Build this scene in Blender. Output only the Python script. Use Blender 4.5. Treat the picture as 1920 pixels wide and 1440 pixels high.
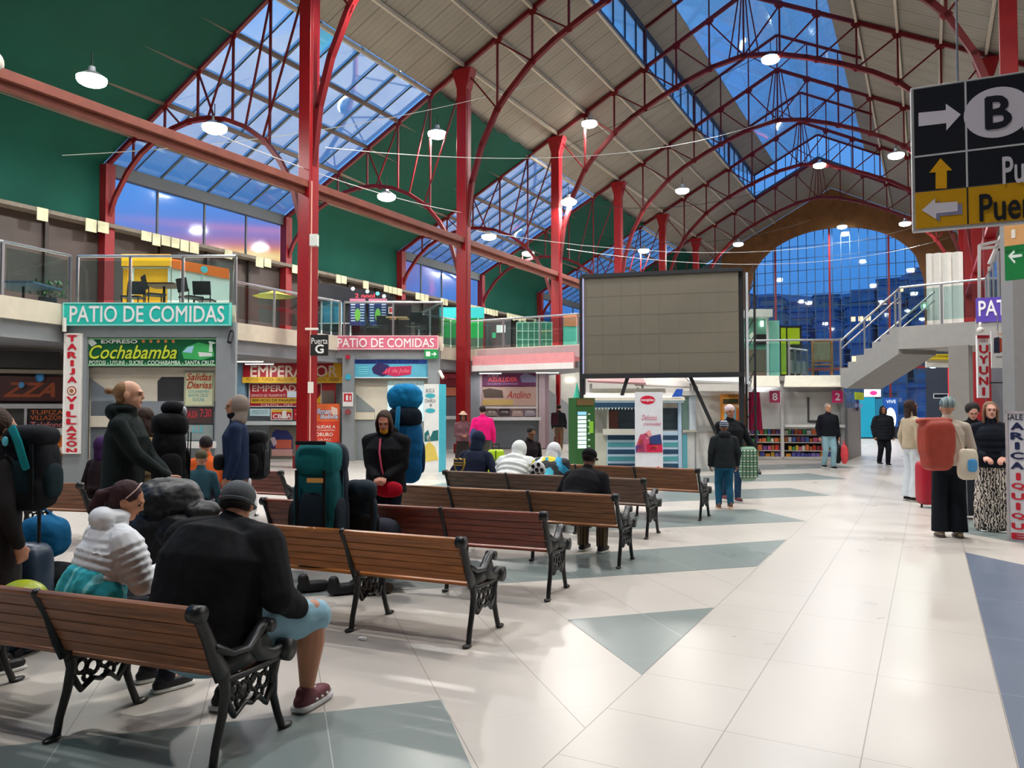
import bpy, math, random
from mathutils import Vector, Matrix
random.seed(7)
SC = bpy.context.scene
for _o in list(bpy.data.objects): bpy.data.objects.remove(_o)
# ---------------------------------------------------------------- camera, sky, exposure
FPX = 1450.0; YAW = math.radians(28.33); PITCH = math.radians(1.78); CH = 1.65
cd = bpy.data.cameras.new('camera'); cam = bpy.data.objects.new('camera', cd); SC.collection.objects.link(cam)
cd.sensor_fit = 'HORIZONTAL'; cd.sensor_width = 36.0; cd.lens = 36.0*FPX/1920; cd.clip_end = 2000; cd.clip_start = .05
cam.location = (0, 0, CH); cam.rotation_euler = (math.pi/2+PITCH, 0, YAW); SC.camera = cam
SC.view_settings.view_transform = 'Standard'; SC.view_settings.look = 'None'
SC.view_settings.exposure = 0.0; SC.view_settings.gamma = 1.0
try: SC.view_settings.use_curve_mapping = False
except Exception: pass
SC.cycles.use_denoising = True; SC.cycles.max_bounces = 7; SC.cycles.transparent_max_bounces = 16
SC.cycles.diffuse_bounces = 3; SC.cycles.glossy_bounces = 3; SC.cycles.transmission_bounces = 4
SC.cycles.sample_clamp_indirect = 6.0; SC.cycles.caustics_reflective = False; SC.cycles.caustics_refractive = False
LAMP_W = 740.0

def lin(h):
    if isinstance(h, (tuple, list)): return tuple(h)[:3]
    h = h.lstrip('#'); c = [int(h[i:i+2], 16)/255 for i in (0, 2, 4)]
    return tuple((x/12.92 if x <= .04045 else ((x+.055)/1.055)**2.4) for x in c)

def build_world():
    w = bpy.data.worlds.new('dusk_sky'); SC.world = w; w.use_nodes = True
    N = w.node_tree.nodes; L = w.node_tree.links; N.clear()
    out = N.new('ShaderNodeOutputWorld'); bg = N.new('ShaderNodeBackground')
    tc = N.new('ShaderNodeTexCoord'); sep = N.new('ShaderNodeSeparateXYZ')
    L.new(tc.outputs['Generated'], sep.inputs[0])
    rmp = N.new('ShaderNodeValToRGB'); e = rmp.color_ramp.elements
    e[0].position = 0.0; e[0].color = lin('3c66b0')+(1,)
    e[1].position = 1.0; e[1].color = lin('6ab4f2')+(1,)
    for p, c in ((.16, '4690d6'), (.30, '5f9ee0'), (.50, '68b0ee')):
        x = rmp.color_ramp.elements.new(p); x.color = lin(c)+(1,)
    L.new(sep.outputs['Z'], rmp.inputs[0])
    # soft cloud mottling
    nz = N.new('ShaderNodeTexNoise'); nz.inputs['Scale'].default_value = 3.2; nz.inputs['Detail'].default_value = 5
    L.new(tc.outputs['Generated'], nz.inputs['Vector'])
    nr = N.new('ShaderNodeMapRange'); nr.inputs[1].default_value = .35; nr.inputs[2].default_value = .7; nr.inputs[3].default_value = .0; nr.inputs[4].default_value = .12
    L.new(nz.outputs[0], nr.inputs[0])
    mx0 = N.new('ShaderNodeMixRGB'); L.new(nr.outputs[0], mx0.inputs[0]); L.new(rmp.outputs[0], mx0.inputs[1]); mx0.inputs[2].default_value = lin('8796dc')+(1,)
    # sunset: a long flat glow low in the west
    az = math.radians(-47.3); d0 = Vector((math.sin(az), math.cos(az), 0))
    def dotn(v):
        n = N.new('ShaderNodeVectorMath'); n.operation = 'DOT_PRODUCT'; n.inputs[1].default_value = v
        L.new(tc.outputs['Generated'], n.inputs[0]); return n.outputs['Value']
    def mth(op, a, b=None, c=None):
        n = N.new('ShaderNodeMath'); n.operation = op
        for i, v in enumerate((a, b, c)):
            if v is None: continue
            if isinstance(v, (int, float)): n.inputs[i].default_value = v
            else: L.new(v, n.inputs[i])
        return n.outputs[0]
    def blob(azd, zc, sx, sz):
        az = math.radians(azd); side = Vector((math.cos(az), -math.sin(az), 0)); f = Vector((math.sin(az), math.cos(az), 0))
        a = mth('DIVIDE', dotn(side), sx); b = mth('DIVIDE', mth('SUBTRACT', sep.outputs['Z'], zc), sz)
        r = mth('ADD', mth('MULTIPLY', a, a), mth('MULTIPLY', b, b))
        g = mth('EXPONENT', mth('MULTIPLY', r, -1.0))
        return mth('MULTIPLY', g, mth('GREATER_THAN', dotn(f), 0.0))
    last = mx0.outputs[0]
    for (a, zc, sx, sz, colr, k) in ((-45.5, .170, .16, .050, '8a64b0', .75), (-46, .178, .13, .028, 'd8706c', .75), (-46.5, .182, .10, .014, 'ff9a3c', .9), (-46.6, .184, .055, .007, 'ffe9a0', 1.0), (-46.0, .215, .14, .005, 'd890b4', .5)):
        m = N.new('ShaderNodeMixRGB'); f = mth('MULTIPLY', blob(a, zc, sx, sz), k)
        L.new(f, m.inputs[0]); L.new(last, m.inputs[1]); m.inputs[2].default_value = lin(colr)+(1,); last = m.outputs[0]
    L.new(last, bg.inputs[0]); bg.inputs[1].default_value = 1.15; L.new(bg.outputs[0], out.inputs[0])
build_world()

# ---------------------------------------------------------------- photo geometry helpers (rays into the place)
_R = Vector((math.cos(YAW), math.sin(YAW), 0)); _F = Vector((-math.sin(YAW)*math.cos(PITCH), math.cos(YAW)*math.cos(PITCH), math.sin(PITCH))); _U = _R.cross(_F)
def ray(px, py): return _F + _R*((px-960)/FPX) + _U*((720-py)/FPX)
def onz(px, py, z=0):
    d = ray(px, py); return Vector((0, 0, CH)) + d*((z-CH)/d.z)
def dep(px, t, z=0):                       # point at forward depth t under pixel column px
    u = (px-960)/FPX; return Vector(((-math.sin(YAW)+math.cos(YAW)*u)*t, (math.cos(YAW)+math.sin(YAW)*u)*t, z))

# ---------------------------------------------------------------- materials
_M = {}
def mat(hexc, rough=.55, metal=0.0, spec=.4, var=.06, scale=6.0, bump=0.0, bscale=40.0, emit=0.0, coat=0.0, name=None):
    key = (hexc if isinstance(hexc, str) else tuple(hexc), rough, metal, spec, var, scale, bump, bscale, emit, coat)
    if key in _M: return _M[key]
    m = bpy.data.materials.new(name or 'paint'); m.use_nodes = True
    N = m.node_tree.nodes; L = m.node_tree.links; b = N['Principled BSDF']
    c = lin(hexc)
    b.inputs['Roughness'].default_value = rough; b.inputs['Metallic'].default_value = metal
    b.inputs['Specular IOR Level'].default_value = spec; b.inputs['Coat Weight'].default_value = coat
    tc = N.new('ShaderNodeTexCoord'); nz = N.new('ShaderNodeTexNoise'); nz.inputs['Scale'].default_value = scale; nz.inputs['Detail'].default_value = 4
    L.new(tc.outputs['Object'], nz.inputs['Vector'])
    mx = N.new('ShaderNodeMixRGB'); mx.inputs[1].default_value = tuple(x*(1-var*1.6) for x in c)+(1,); mx.inputs[2].default_value = tuple(min(1, x*(1+var*1.6)) for x in c)+(1,)
    L.new(nz.outputs[0], mx.inputs[0]); L.new(mx.outputs[0], b.inputs['Base Color'])
    if bump > 0:
        n2 = N.new('ShaderNodeTexNoise'); n2.inputs['Scale'].default_value = bscale; n2.inputs['Detail'].default_value = 3
        L.new(tc.outputs['Object'], n2.inputs['Vector'])
        bp = N.new('ShaderNodeBump'); bp.inputs['Strength'].default_value = bump; bp.inputs['Distance'].default_value = .02
        L.new(n2.outputs[0], bp.inputs['Height']); L.new(bp.outputs[0], b.inputs['Normal'])
    if emit > 0:
        b.inputs['Emission Color'].default_value = c+(1,); b.inputs['Emission Strength'].default_value = emit
    _M[key] = m; return m
def fabric(h, var=.12): return mat(h, rough=.85, spec=.15, var=var, scale=9, bump=.25, bscale=14, name='fabric')
def skin(h='c48a70'): return mat(h, rough=.5, spec=.4, var=.05, scale=20, name='skin')
def steel(): return mat('b4b6ba', rough=.3, metal=.9, name='steel')
def stripes(cols, axis='Z', period=.4, rough=.5, name='stripes'):     # repeating painted / woven stripes
    m = bpy.data.materials.new(name); m.use_nodes = True; N = m.node_tree.nodes; L = m.node_tree.links; b = N['Principled BSDF']
    tc = N.new('ShaderNodeTexCoord'); sp = N.new('ShaderNodeSeparateXYZ'); L.new(tc.outputs['Object'], sp.inputs[0])
    d = N.new('ShaderNodeMath'); d.operation = 'DIVIDE'; L.new(sp.outputs[axis], d.inputs[0]); d.inputs[1].default_value = period
    f = N.new('ShaderNodeMath'); f.operation = 'FRACT'; L.new(d.outputs[0], f.inputs[0])
    r = N.new('ShaderNodeValToRGB'); r.color_ramp.interpolation = 'CONSTANT'; L.new(f.outputs[0], r.inputs[0])
    els = r.color_ramp.elements
    while len(els) > 1: els.remove(els[0])
    els[0].position = 0; els[0].color = lin(cols[0][1])+(1,)
    for p, c in cols[1:]:
        e = els.new(p); e.color = lin(c)+(1,)
    L.new(r.outputs[0], b.inputs['Base Color']); b.inputs['Roughness'].default_value = rough
    return m
def wood(h1, h2, rough=.35, name='wood'):
    m = bpy.data.materials.new(name); m.use_nodes = True; N = m.node_tree.nodes; L = m.node_tree.links; b = N['Principled BSDF']
    tc = N.new('ShaderNodeTexCoord'); mp = N.new('ShaderNodeMapping'); mp.inputs['Scale'].default_value = (1.2, 14, 14)
    L.new(tc.outputs['Object'], mp.inputs[0]); nz = N.new('ShaderNodeTexNoise'); nz.inputs['Scale'].default_value = 3.5; nz.inputs['Detail'].default_value = 6
    L.new(mp.outputs[0], nz.inputs['Vector']); r = N.new('ShaderNodeValToRGB'); r.color_ramp.elements[0].position = .3; r.color_ramp.elements[1].position = .7
    r.color_ramp.elements[0].color = lin(h1)+(1,); r.color_ramp.elements[1].color = lin(h2)+(1,)
    L.new(nz.outputs[0], r.inputs[0]); L.new(r.outputs[0], b.inputs['Base Color']); b.inputs['Roughness'].default_value = rough
    return m
def glass(h='dfeaf0', a=.10, rough=.03, name='glass', fw=.6):
    key = ('glass', h, a, rough, fw)
    if key in _M: return _M[key]
    m = bpy.data.materials.new(name); m.use_nodes = True; N = m.node_tree.nodes; L = m.node_tree.links; N.clear()
    o = N.new('ShaderNodeOutputMaterial'); t = N.new('ShaderNodeBsdfTransparent'); g = N.new('ShaderNodeBsdfGlossy'); mx = N.new('ShaderNodeMixShader')
    t.inputs[0].default_value = lin(h)+(1,); g.inputs['Roughness'].default_value = rough; g.inputs[0].default_value = (1, 1, 1, 1)
    fr = N.new('ShaderNodeFresnel'); fr.inputs[0].default_value = 1.35
    ad = N.new('ShaderNodeMath'); ad.operation = 'MULTIPLY_ADD'; L.new(fr.outputs[0], ad.inputs[0]); ad.inputs[1].default_value = fw; ad.inputs[2].default_value = a
    L.new(ad.outputs[0], mx.inputs[0]); L.new(t.outputs[0], mx.inputs[1]); L.new(g.outputs[0], mx.inputs[2]); L.new(mx.outputs[0], o.inputs[0])
    _M[key] = m; return m

# ---------------------------------------------------------------- mesh builder
RM = {}                                    # root object name -> world matrix of the frame its parts are written in
def rootinv(p):
    while p.parent: p = p.parent
    return RM.get(p.name, Matrix.Identity(4)).inverted()
def link(o): SC.collection.objects.link(o); return o
def tag(o, label=None, cat=None, group=None, kind=None):
    if label: o['label'] = label
    if cat: o['category'] = cat
    if group: o['group'] = group
    if kind: o['kind'] = kind
    return o
def thing(name, label, cat, loc=(0, 0, 0), rz=0.0, group=None, local=False):
    o = link(bpy.data.objects.new(name, None)); o.location = loc; o.rotation_euler = (0, 0, rz); o.empty_display_size = .2
    tag(o, label, cat, group)
    RM[o.name] = Matrix.Identity(4) if local else Matrix.Translation(Vector(loc)) @ Matrix.Rotation(rz, 4, 'Z')
    return o
class MB:
    def __init__(s): s.v = []; s.f = []; s.mi = []; s.cur = 0
    def add(s, vs, fs):
        n = len(s.v); s.v += [Vector(v) for v in vs]; s.f += [tuple(i+n for i in f) for f in fs]; s.mi += [s.cur]*len(fs); return s
    def box(s, c, size, rz=0, M=None):
        hx, hy, hz = size[0]/2, size[1]/2, size[2]/2
        R = M if M is not None else Matrix.Rotation(rz, 3, 'Z'); c = Vector(c)
        vs = [c+R@Vector((x, y, z)) for z in (-hz, hz) for (x, y) in ((-hx, -hy), (hx, -hy), (hx, hy), (-hx, hy))]
        return s.add(vs, [(3, 2, 1, 0), (4, 5, 6, 7), (0, 1, 5, 4), (1, 2, 6, 5), (2, 3, 7, 6), (3, 0, 4, 7)])
    def b2(s, x0, x1, y0, y1, z0, z1): return s.box(((x0+x1)/2, (y0+y1)/2, (z0+z1)/2), (abs(x1-x0), abs(y1-y0), abs(z1-z0)))
    def beam(s, p, q, w, h=None, up=(0, 0, 1)):
        p, q = Vector(p), Vector(q); h = h or w; t = (q-p); L = t.length
        if L < 1e-6: return s
        t /= L; u = Vector(up)
        if abs(t.dot(u)) > .97: u = Vector((0, 1, 0))
        a = t.cross(u).normalized(); b = a.cross(t)
        return s.box((p+q)/2, (L, w, h), M=Matrix((t, a, b)).transposed())
    def cyl(s, p, q, r, r2=None, n=12):
        p, q = Vector(p), Vector(q); r2 = r if r2 is None else r2; t = (q-p).normalized()
        u = Vector((0, 0, 1)) if abs(t.z) < .9 else Vector((1, 0, 0)); a = t.cross(u).normalized(); b = t.cross(a)
        vs = [p+(a*math.cos(k*2*math.pi/n)+b*math.sin(k*2*math.pi/n))*r for k in range(n)]+[q+(a*math.cos(k*2*math.pi/n)+b*math.sin(k*2*math.pi/n))*r2 for k in range(n)]
        return s.add(vs, [(k, (k+1) % n, (k+1) % n+n, k+n) for k in range(n)]+[tuple(range(n-1, -1, -1)), tuple(range(n, 2*n))])
    def prism(s, pts, z0, z1):             # polygon in plan, extruded up
        n = len(pts); vs = [(p[0], p[1], z0) for p in pts]+[(p[0], p[1], z1) for p in pts]
        return s.add(vs, [tuple(range(n-1, -1, -1)), tuple(range(n, 2*n))]+[(k, (k+1) % n, (k+1) % n+n, k+n) for k in range(n)])
    def poly(s, pts, nrm):                 # any planar polygon given thickness vector
        n = len(pts); nv = Vector(nrm); vs = [Vector(p) for p in pts]+[Vector(p)+nv for p in pts]
        return s.add(vs, [tuple(range(n-1, -1, -1)), tuple(range(n, 2*n))]+[(k, (k+1) % n, (k+1) % n+n, k+n) for k in range(n)])
    def tube(s, pts, rad, n=12, ref=(1, 0, 0), caps=True, puff=None):
        pts = [Vector(p) for p in pts]; rad = [(r, r) if isinstance(r, (int, float)) else tuple(r) for r in rad]
        if puff:
            amp, wl = puff; P = [pts[0]]; Rr = [rad[0]]; acc = 0.0
            for i in range(len(pts)-1):
                L = (pts[i+1]-pts[i]).length; k = max(1, int(L/(wl/6)))
                for j in range(1, k+1):
                    f = j/k; P.append(pts[i].lerp(pts[i+1], f)); a = abs(math.sin((acc+L*f)*math.pi/wl))*amp-amp*.5
                    Rr.append((rad[i][0]*(1-f)+rad[i+1][0]*f+a, rad[i][1]*(1-f)+rad[i+1][1]*f+a))
                acc += L
            pts, rad = P, Rr
        if caps:
            t0 = (pts[0]-pts[1]).normalized(); t1 = (pts[-1]-pts[-2]).normalized(); r0, r1 = rad[0], rad[-1]
            m0, m1 = min(r0), min(r1)
            pts = [pts[0]+t0*m0*.85, pts[0]+t0*m0*.55]+pts+[pts[-1]+t1*m1*.55, pts[-1]+t1*m1*.85]
            rad = [(r0[0]*.35, r0[1]*.35), (r0[0]*.8, r0[1]*.8)]+rad+[(r1[0]*.8, r1[1]*.8), (r1[0]*.35, r1[1]*.35)]
        m = len(pts); vs = []
        for i in range(m):
            t = (pts[min(i+1, m-1)]-pts[max(i-1, 0)]).normalized(); X = Vector(ref)
            if abs(X.dot(t)) > .93: X = Vector((0, 1, 0)) if abs(t.y) < .9 else Vector((0, 0, 1))
            X = (X-t*X.dot(t)).normalized(); Nn = t.cross(X); a, b = rad[i]
            vs += [pts[i]+X*(a*math.cos(k*2*math.pi/n))+Nn*(b*math.sin(k*2*math.pi/n)) for k in range(n)]
        fs = [(i*n+k, i*n+(k+1) % n, (i+1)*n+(k+1) % n, (i+1)*n+k) for i in range(m-1) for k in range(n)]
        fs += [tuple(range(n-1, -1, -1)), tuple(range((m-1)*n, m*n))]
        return s.add(vs, fs)
    def sbox(s, c, r, e=1.0, M=None, n=20, m=12):   # superellipsoid: e=1 ellipsoid, small e box-like
        c = Vector(c); R = M or Matrix.Identity(3); vs = []
        def p(x, k): return math.copysign(abs(x)**k, x)
        for i in range(m+1):
            ph = -math.pi/2+math.pi*i/m
            for k in range(n):
                th = 2*math.pi*k/n
                vs.append(c+R@Vector((r[0]*p(math.cos(ph), e)*p(math.cos(th), e), r[1]*p(math.cos(ph), e)*p(math.sin(th), e), r[2]*p(math.sin(ph), e))))
        fs = [(i*n+k, i*n+(k+1) % n, (i+1)*n+(k+1) % n, (i+1)*n+k) for i in range(m) for k in range(n)]
        return s.add(vs, fs)
    def wire(s, pts, r=.01, n=6): return s.tube(pts, [r]*len(pts), n=n, caps=False)
    def done(s, name, mats, parent=None, smooth=False, label=None, cat=None, group=None, kind=None, remesh=None, bevel=None, sm=4, disp=None):
        me = bpy.data.meshes.new(name); v = s.v
        if parent is not None:
            I = rootinv(parent); v = [I@x for x in v]; off = None
        else:
            lo = [min(x[i] for x in v) for i in range(3)]; hi = [max(x[i] for x in v) for i in range(3)]
            off = Vector(((lo[0]+hi[0])/2, (lo[1]+hi[1])/2, lo[2])); v = [x-off for x in v]
        me.from_pydata([tuple(x) for x in v], [], s.f)
        if not isinstance(mats, (list, tuple)): mats = [mats]
        for m in mats: me.materials.append(m)
        if len(mats) > 1: me.polygons.foreach_set('material_index', s.mi)
        if smooth: me.polygons.foreach_set('use_smooth', [True]*len(me.polygons))
        me.validate(); me.update()
        o = link(bpy.data.objects.new(name, me))
        if parent is not None: o.parent = parent
        else: o.location = off
        if bevel:
            b = o.modifiers.new('bevel', 'BEVEL'); b.width = bevel; b.segments = 2; b.limit_method = 'ANGLE'
        if remesh:
            r = o.modifiers.new('skin_over', 'REMESH'); r.mode = 'VOXEL'; r.voxel_size = remesh; r.use_smooth_shade = True
            q = o.modifiers.new('relax', 'SMOOTH'); q.factor = .5; q.iterations = sm
        if disp:
            tx = bpy.data.textures.get('folds%.2f' % disp[1]) or bpy.data.textures.new('folds%.2f' % disp[1], 'CLOUDS'); tx.noise_scale = disp[1]; tx.noise_depth = 2
            d = o.modifiers.new('folds', 'DISPLACE'); d.texture = tx; d.strength = disp[0]; d.mid_level = .5; d.texture_coords = 'LOCAL'
        if parent is None: RM[o.name] = Matrix.Translation(off)
        tag(o, label, cat, group, kind)
        return o
def kids(o): return [c for c in bpy.data.objects if c.parent == o]
def copy_tree(o, parent=None):
    ch = kids(o); c = o.copy(); link(c); c.parent = parent
    for k in ch: copy_tree(k, c)
    return c
def struct(mb, name, m, **k): return mb.done(name, m, kind='structure', **k)

# text as geometry, fitted to a w x h box; returns vertices in (x right, y up) with origin lower-left
def text_mesh(txt, shear=0.0, bold=0.0):
    cu = bpy.data.curves.new('t', 'FONT'); cu.body = txt; cu.shear = shear;  cu.fill_mode = 'FRONT'; cu.resolution_u = 3
    cu.space_line = .85
    ob = bpy.data.objects.new('t', cu); link(ob)
    dg = bpy.context.evaluated_depsgraph_get(); dg.update(); me = bpy.data.meshes.new_from_object(ob.evaluated_get(dg))
    vs = [v.co.copy() for v in me.vertices]; fs = [tuple(p.vertices) for p in me.polygons]
    bpy.data.objects.remove(ob); bpy.data.curves.remove(cu); bpy.data.meshes.remove(me)
    if not vs: return [], []
    if bold:
        n0 = len(vs); f0 = list(fs); lay = [0]*len(vs); b_ = bold*.9; base = list(vs)
        for dx, dy in ((b_, 0), (-b_, 0), (0, b_), (0, -b_)):
            k0 = len(vs); vs = vs+[v+Vector((dx, dy, 0)) for v in base]; lay = lay+[len(lay)//len(base)]*len(base); fs = fs+[tuple(i+k0 for i in f) for f in f0]
    x0 = min(v.x for v in vs); x1 = max(v.x for v in vs); y0 = min(v.y for v in vs); y1 = max(v.y for v in vs)
    L_ = lay if bold else [0]*len(vs)
    return [Vector(((v.x-x0)/max(1e-6, x1-x0), (v.y-y0)/max(1e-6, y1-y0), l*.0006)) for v, l in zip(vs, L_)], fs
class Face:
    """vertical plane through two ground points A (left) and B (right); s metres along it, z up, o metres towards the viewer"""
    def __init__(s, A, B, z=0):
        s.A = Vector((A[0], A[1], 0)); d = Vector((B[0]-A[0], B[1]-A[1], 0)); s.L = d.length; s.d = d.normalized(); s.n = Vector((s.d.y, -s.d.x, 0))
        if s.n.dot(-s.A) < 0: s.n = -s.n
        s.rz = math.atan2(s.d.y, s.d.x)
    def W(s, a, z, o=0): return s.A+s.d*a+s.n*o+Vector((0, 0, z))
    def at(s, px, py):
        r = ray(px, py); t = (s.A-Vector((0, 0, CH))).dot(s.n)/r.dot(s.n); p = Vector((0, 0, CH))+r*t
        return (p-s.A).dot(s.d), p.z
    def rect(s, mb, px0, py0, px1, py1, o=0.0, th=.03):
        """panel covering the pixel rectangle on this face"""
        a0, z1 = s.at(px0, py0); a1, z0 = s.at(px1, py1); return s.bx(mb, a0, a1, z0, z1, o, th)
    def bx(s, mb, a0, a1, z0, z1, o=0.0, th=.03):
        c = s.W((a0+a1)/2, (z0+z1)/2, o+th/2); mb.box(c, (abs(a1-a0), th, abs(z1-z0)), s.rz); return mb
    def quad(s, mb, pix, o=0.0, th=.02):
        P = []
        for p in pix:
            a, z = s.at(*p); P.append(s.W(a, z, o))
        return mb.poly(P, s.n*th)
    def text(s, mb, txt, px0, py0, px1, py1, o=.05, shear=0, bold=.0, th=.004):
        a0, z1 = s.at(px0, py0); a1, z0 = s.at(px1, py1)
        vs, fs = text_mesh(txt, shear, bold)
        if vs: mb.add([s.W(a0+(a1-a0)*v.x, z0+(z1-z0)*v.y, o+th+v.z) for v in vs], fs)
        return mb
    def vtext(s, mb, txt, px0, py0, px1, py1, o=.05, bold=.03):   # letters stacked downwards
        n = len(txt); h = (py1-py0)/n
        for i, c in enumerate(txt):
            if c == ' ': continue
            w = (px1-px0); q = 0.32*w if c in 'I' else (.2*w if c == 'J' else 0)
            s.text(mb, c, px0+q, py0+h*i+h*.1, px1-q, py0+h*(i+1)-h*.1, o, bold=bold)
        return mb
    def disc(s, mb, px, py, r, o=0.0, th=.02, n=24, ry=None):
        a, z = s.at(px, py); ry = ry or r
        return mb.poly([s.W(a+r*math.cos(2*math.pi*k/n), z+ry*math.sin(2*math.pi*k/n), o) for k in range(n)], s.n*th)
# ================================================================= STRUCTURE
XC, XR, XE, XE2, XM = -15.1, 2.0, -24.2, 11.1, -6.55      # column rows, eaves, ridge
SL = .52; ZC = 14.4
def zroof(x): return ZC+SL*(x-XC) if x <= XM else ZC+SL*(XR-x)
YT = [16.1+8.15*k for k in range(-1, 6)]                   # truss lines 7.95 ... 56.85
YEND = 65.0
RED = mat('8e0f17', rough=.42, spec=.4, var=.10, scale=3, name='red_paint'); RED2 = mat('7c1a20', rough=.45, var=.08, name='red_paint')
WHT = mat('e9e5dc', rough=.6); CREAM = mat('e3d9c6', rough=.6); GREY = mat('8f9398', rough=.5); DGREY = mat('5a5c5e', rough=.5); BLACK = mat('141416', rough=.45)
STEEL = steel()

# ---- floor
def floor_mat(base, lines=True):
    m = bpy.data.materials.new('floor_tiles'); m.use_nodes = True; N = m.node_tree.nodes; L = m.node_tree.links; b = N['Principled BSDF']
    g = N.new('ShaderNodeNewGeometry'); sp = N.new('ShaderNodeSeparateXYZ'); L.new(g.outputs['Position'], sp.inputs[0])
    def mth(op, a, b_=None, c=None):
        n = N.new('ShaderNodeMath'); n.operation = op
        for i, v in enumerate((a, b_, c)):
            if v is None: continue
            if isinstance(v, (int, float)): n.inputs[i].default_value = v
            else: L.new(v, n.inputs[i])
        return n.outputs[0]
    X, Y = sp.outputs['X'], sp.outputs['Y']
    def grid(v, off, per, w):
        f = mth('FRACT', mth('DIVIDE', mth('SUBTRACT', v, off), per)); d = mth('MINIMUM', f, mth('SUBTRACT', 1.0, f))
        return mth('LESS_THAN', d, w/per)
    a1 = mth('MAXIMUM', grid(X, -1.585, .64, .0032), grid(Y, 4.04-64*1.28, 1.28, .0022))
    a1 = mth('MAXIMUM', a1, mth('MULTIPLY', grid(Y, 4.68-64*1.28, 1.28, .0022), mth('LESS_THAN', X, -.94)))
    d1 = mth('MAXIMUM', grid(mth('ADD', X, Y), 1.25-90, .9, .004), mth('MULTIPLY', grid(mth('SUBTRACT', Y, X), 8.4-90, .9, .004), .22))
    left = mth('LESS_THAN', X, -1.588)
    ln = mth('ADD', mth('MULTIPLY', d1, left), mth('MULTIPLY', a1, mth('SUBTRACT', 1.0, left)))
    n1 = N.new('ShaderNodeTexNoise'); n1.inputs['Scale'].default_value = .8; n1.inputs['Detail'].default_value = 6; L.new(g.outputs['Position'], n1.inputs['Vector'])
    c = lin(base); mx = N.new('ShaderNodeMixRGB'); mx.inputs[1].default_value = tuple(x*.93 for x in c)+(1,); mx.inputs[2].default_value = tuple(min(1, x*1.05) for x in c)+(1,); L.new(n1.outputs[0], mx.inputs[0])
    m2 = N.new('ShaderNodeMixRGB'); L.new(mth('MULTIPLY', ln, .62), m2.inputs[0]); L.new(mx.outputs[0], m2.inputs[1]); m2.inputs[2].default_value = lin('5d5248' if lines == 1 else 'c9cfcc')+(1,)
    L.new(m2.outputs[0], b.inputs['Base Color'])
    r = N.new('ShaderNodeMapRange'); r.inputs[3].default_value = .22; r.inputs[4].default_value = .38; L.new(n1.outputs[0], r.inputs[0]); L.new(r.outputs[0], b.inputs['Roughness'])
    b.inputs['Specular IOR Level'].default_value = .45
    return m
fl = MB(); fl.b2(-24.4, 11.3, -6, YEND+9, -.3, 0); struct(fl, 'floor', floor_mat('c3bcb4', 1))
INL = floor_mat('7b8684', 2); INB = floor_mat('647083', 2)
for k, (poly, m) in enumerate([
    ([(-2.5, 5.56), (-1.59, 6.47), (-1.59, 4.64)], INL),
    ([(-1.87, 3.08), (-2.45, 3.71), (-5.6, .62), (-4.6, .35)], INL),
    ([(-1.6, 8.36), (-1.6, 10.21), (-3.88, 7.69), (-6.6, 4.95), (-6.6, 3.4)], INL),
    ([(-1.61, 12.02), (-2.53, 13.02), (-3.41, 12.4), (-7.6, 8.2), (-7.6, 6.2)], INL),
    ([(-1.65, 15.75), (-2.56, 16.82), (-4.92, 14.7), (-8.6, 11.0), (-8.6, 8.9)], INL),
    ([(-1.7, 19.6), (-2.7, 20.8), (-5.5, 18.2), (-9.4, 14.3), (-9.4, 12.2)], INL),
    ([(-1.75, 23.5), (-2.8, 24.7), (-6.0, 21.6), (-9.4, 18.2), (-9.4, 16.1)], INL),
    ([(.34, 10.28), (5.5, 5.0), (5.5, 1.0), (2.3, 1.0), (.34, 3.0)], INB),
    ([(.34, 11.9), (.34, 13.7), (4.5, 9.6), (4.5, 7.8)], INL),
    ([(.34, 15.6), (.34, 17.4), (4.5, 13.3), (4.5, 11.5)], INL)]):
    q = MB(); q.prism(poly[::-1] if k in (0,) else poly, 0, .002); struct(q, 'floor', m)

# ---- left outer wall: dark low part, then glass or cloth bays
DW = mat('3a302d', rough=.55, var=.25, scale=1.3, name='dark_panels')
q = MB(); q.b2(XE-.3, XE, -6, YEND, 0, 7.75); struct(q, 'wall_left', DW)
q = MB()
y = 8.0
while y < 60:
    q.b2(XE, XE+.12, y, y+.12, 3.9, 7.6); y += 2.04
struct(q, 'trim_1', mat('2a2422', rough=.6))
random.seed(3); q = MB(); q.b2(XE, XE+.5, -4, YEND, 7.62, 7.74)
struct(q, 'trim_2', mat('6b645c', rough=.8, var=.3))
q = MB(); y = 8.0
while y < 62:
    w = .28+.12*random.random()
    q.b2(XE+.5, XE+.53, y, y+w, 7.42-.1*random.random(), 7.74); y += w+(.05 if random.random() < .8 else 1.2)
struct(q, 'trim_3', mat('b9b79a', rough=.8, var=.35, scale=2))
q = MB(); q.b2(XE2, XE2+.3, -6, YEND, 0, 9.8); struct(q, 'wall_right', mat('7d7c7a', rough=.7))
q = MB(); q.b2(XE-.3, XE2+.3, -6.3, -6, 0, 19); struct(q, 'wall_back', mat('6a6866', rough=.7))

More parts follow.
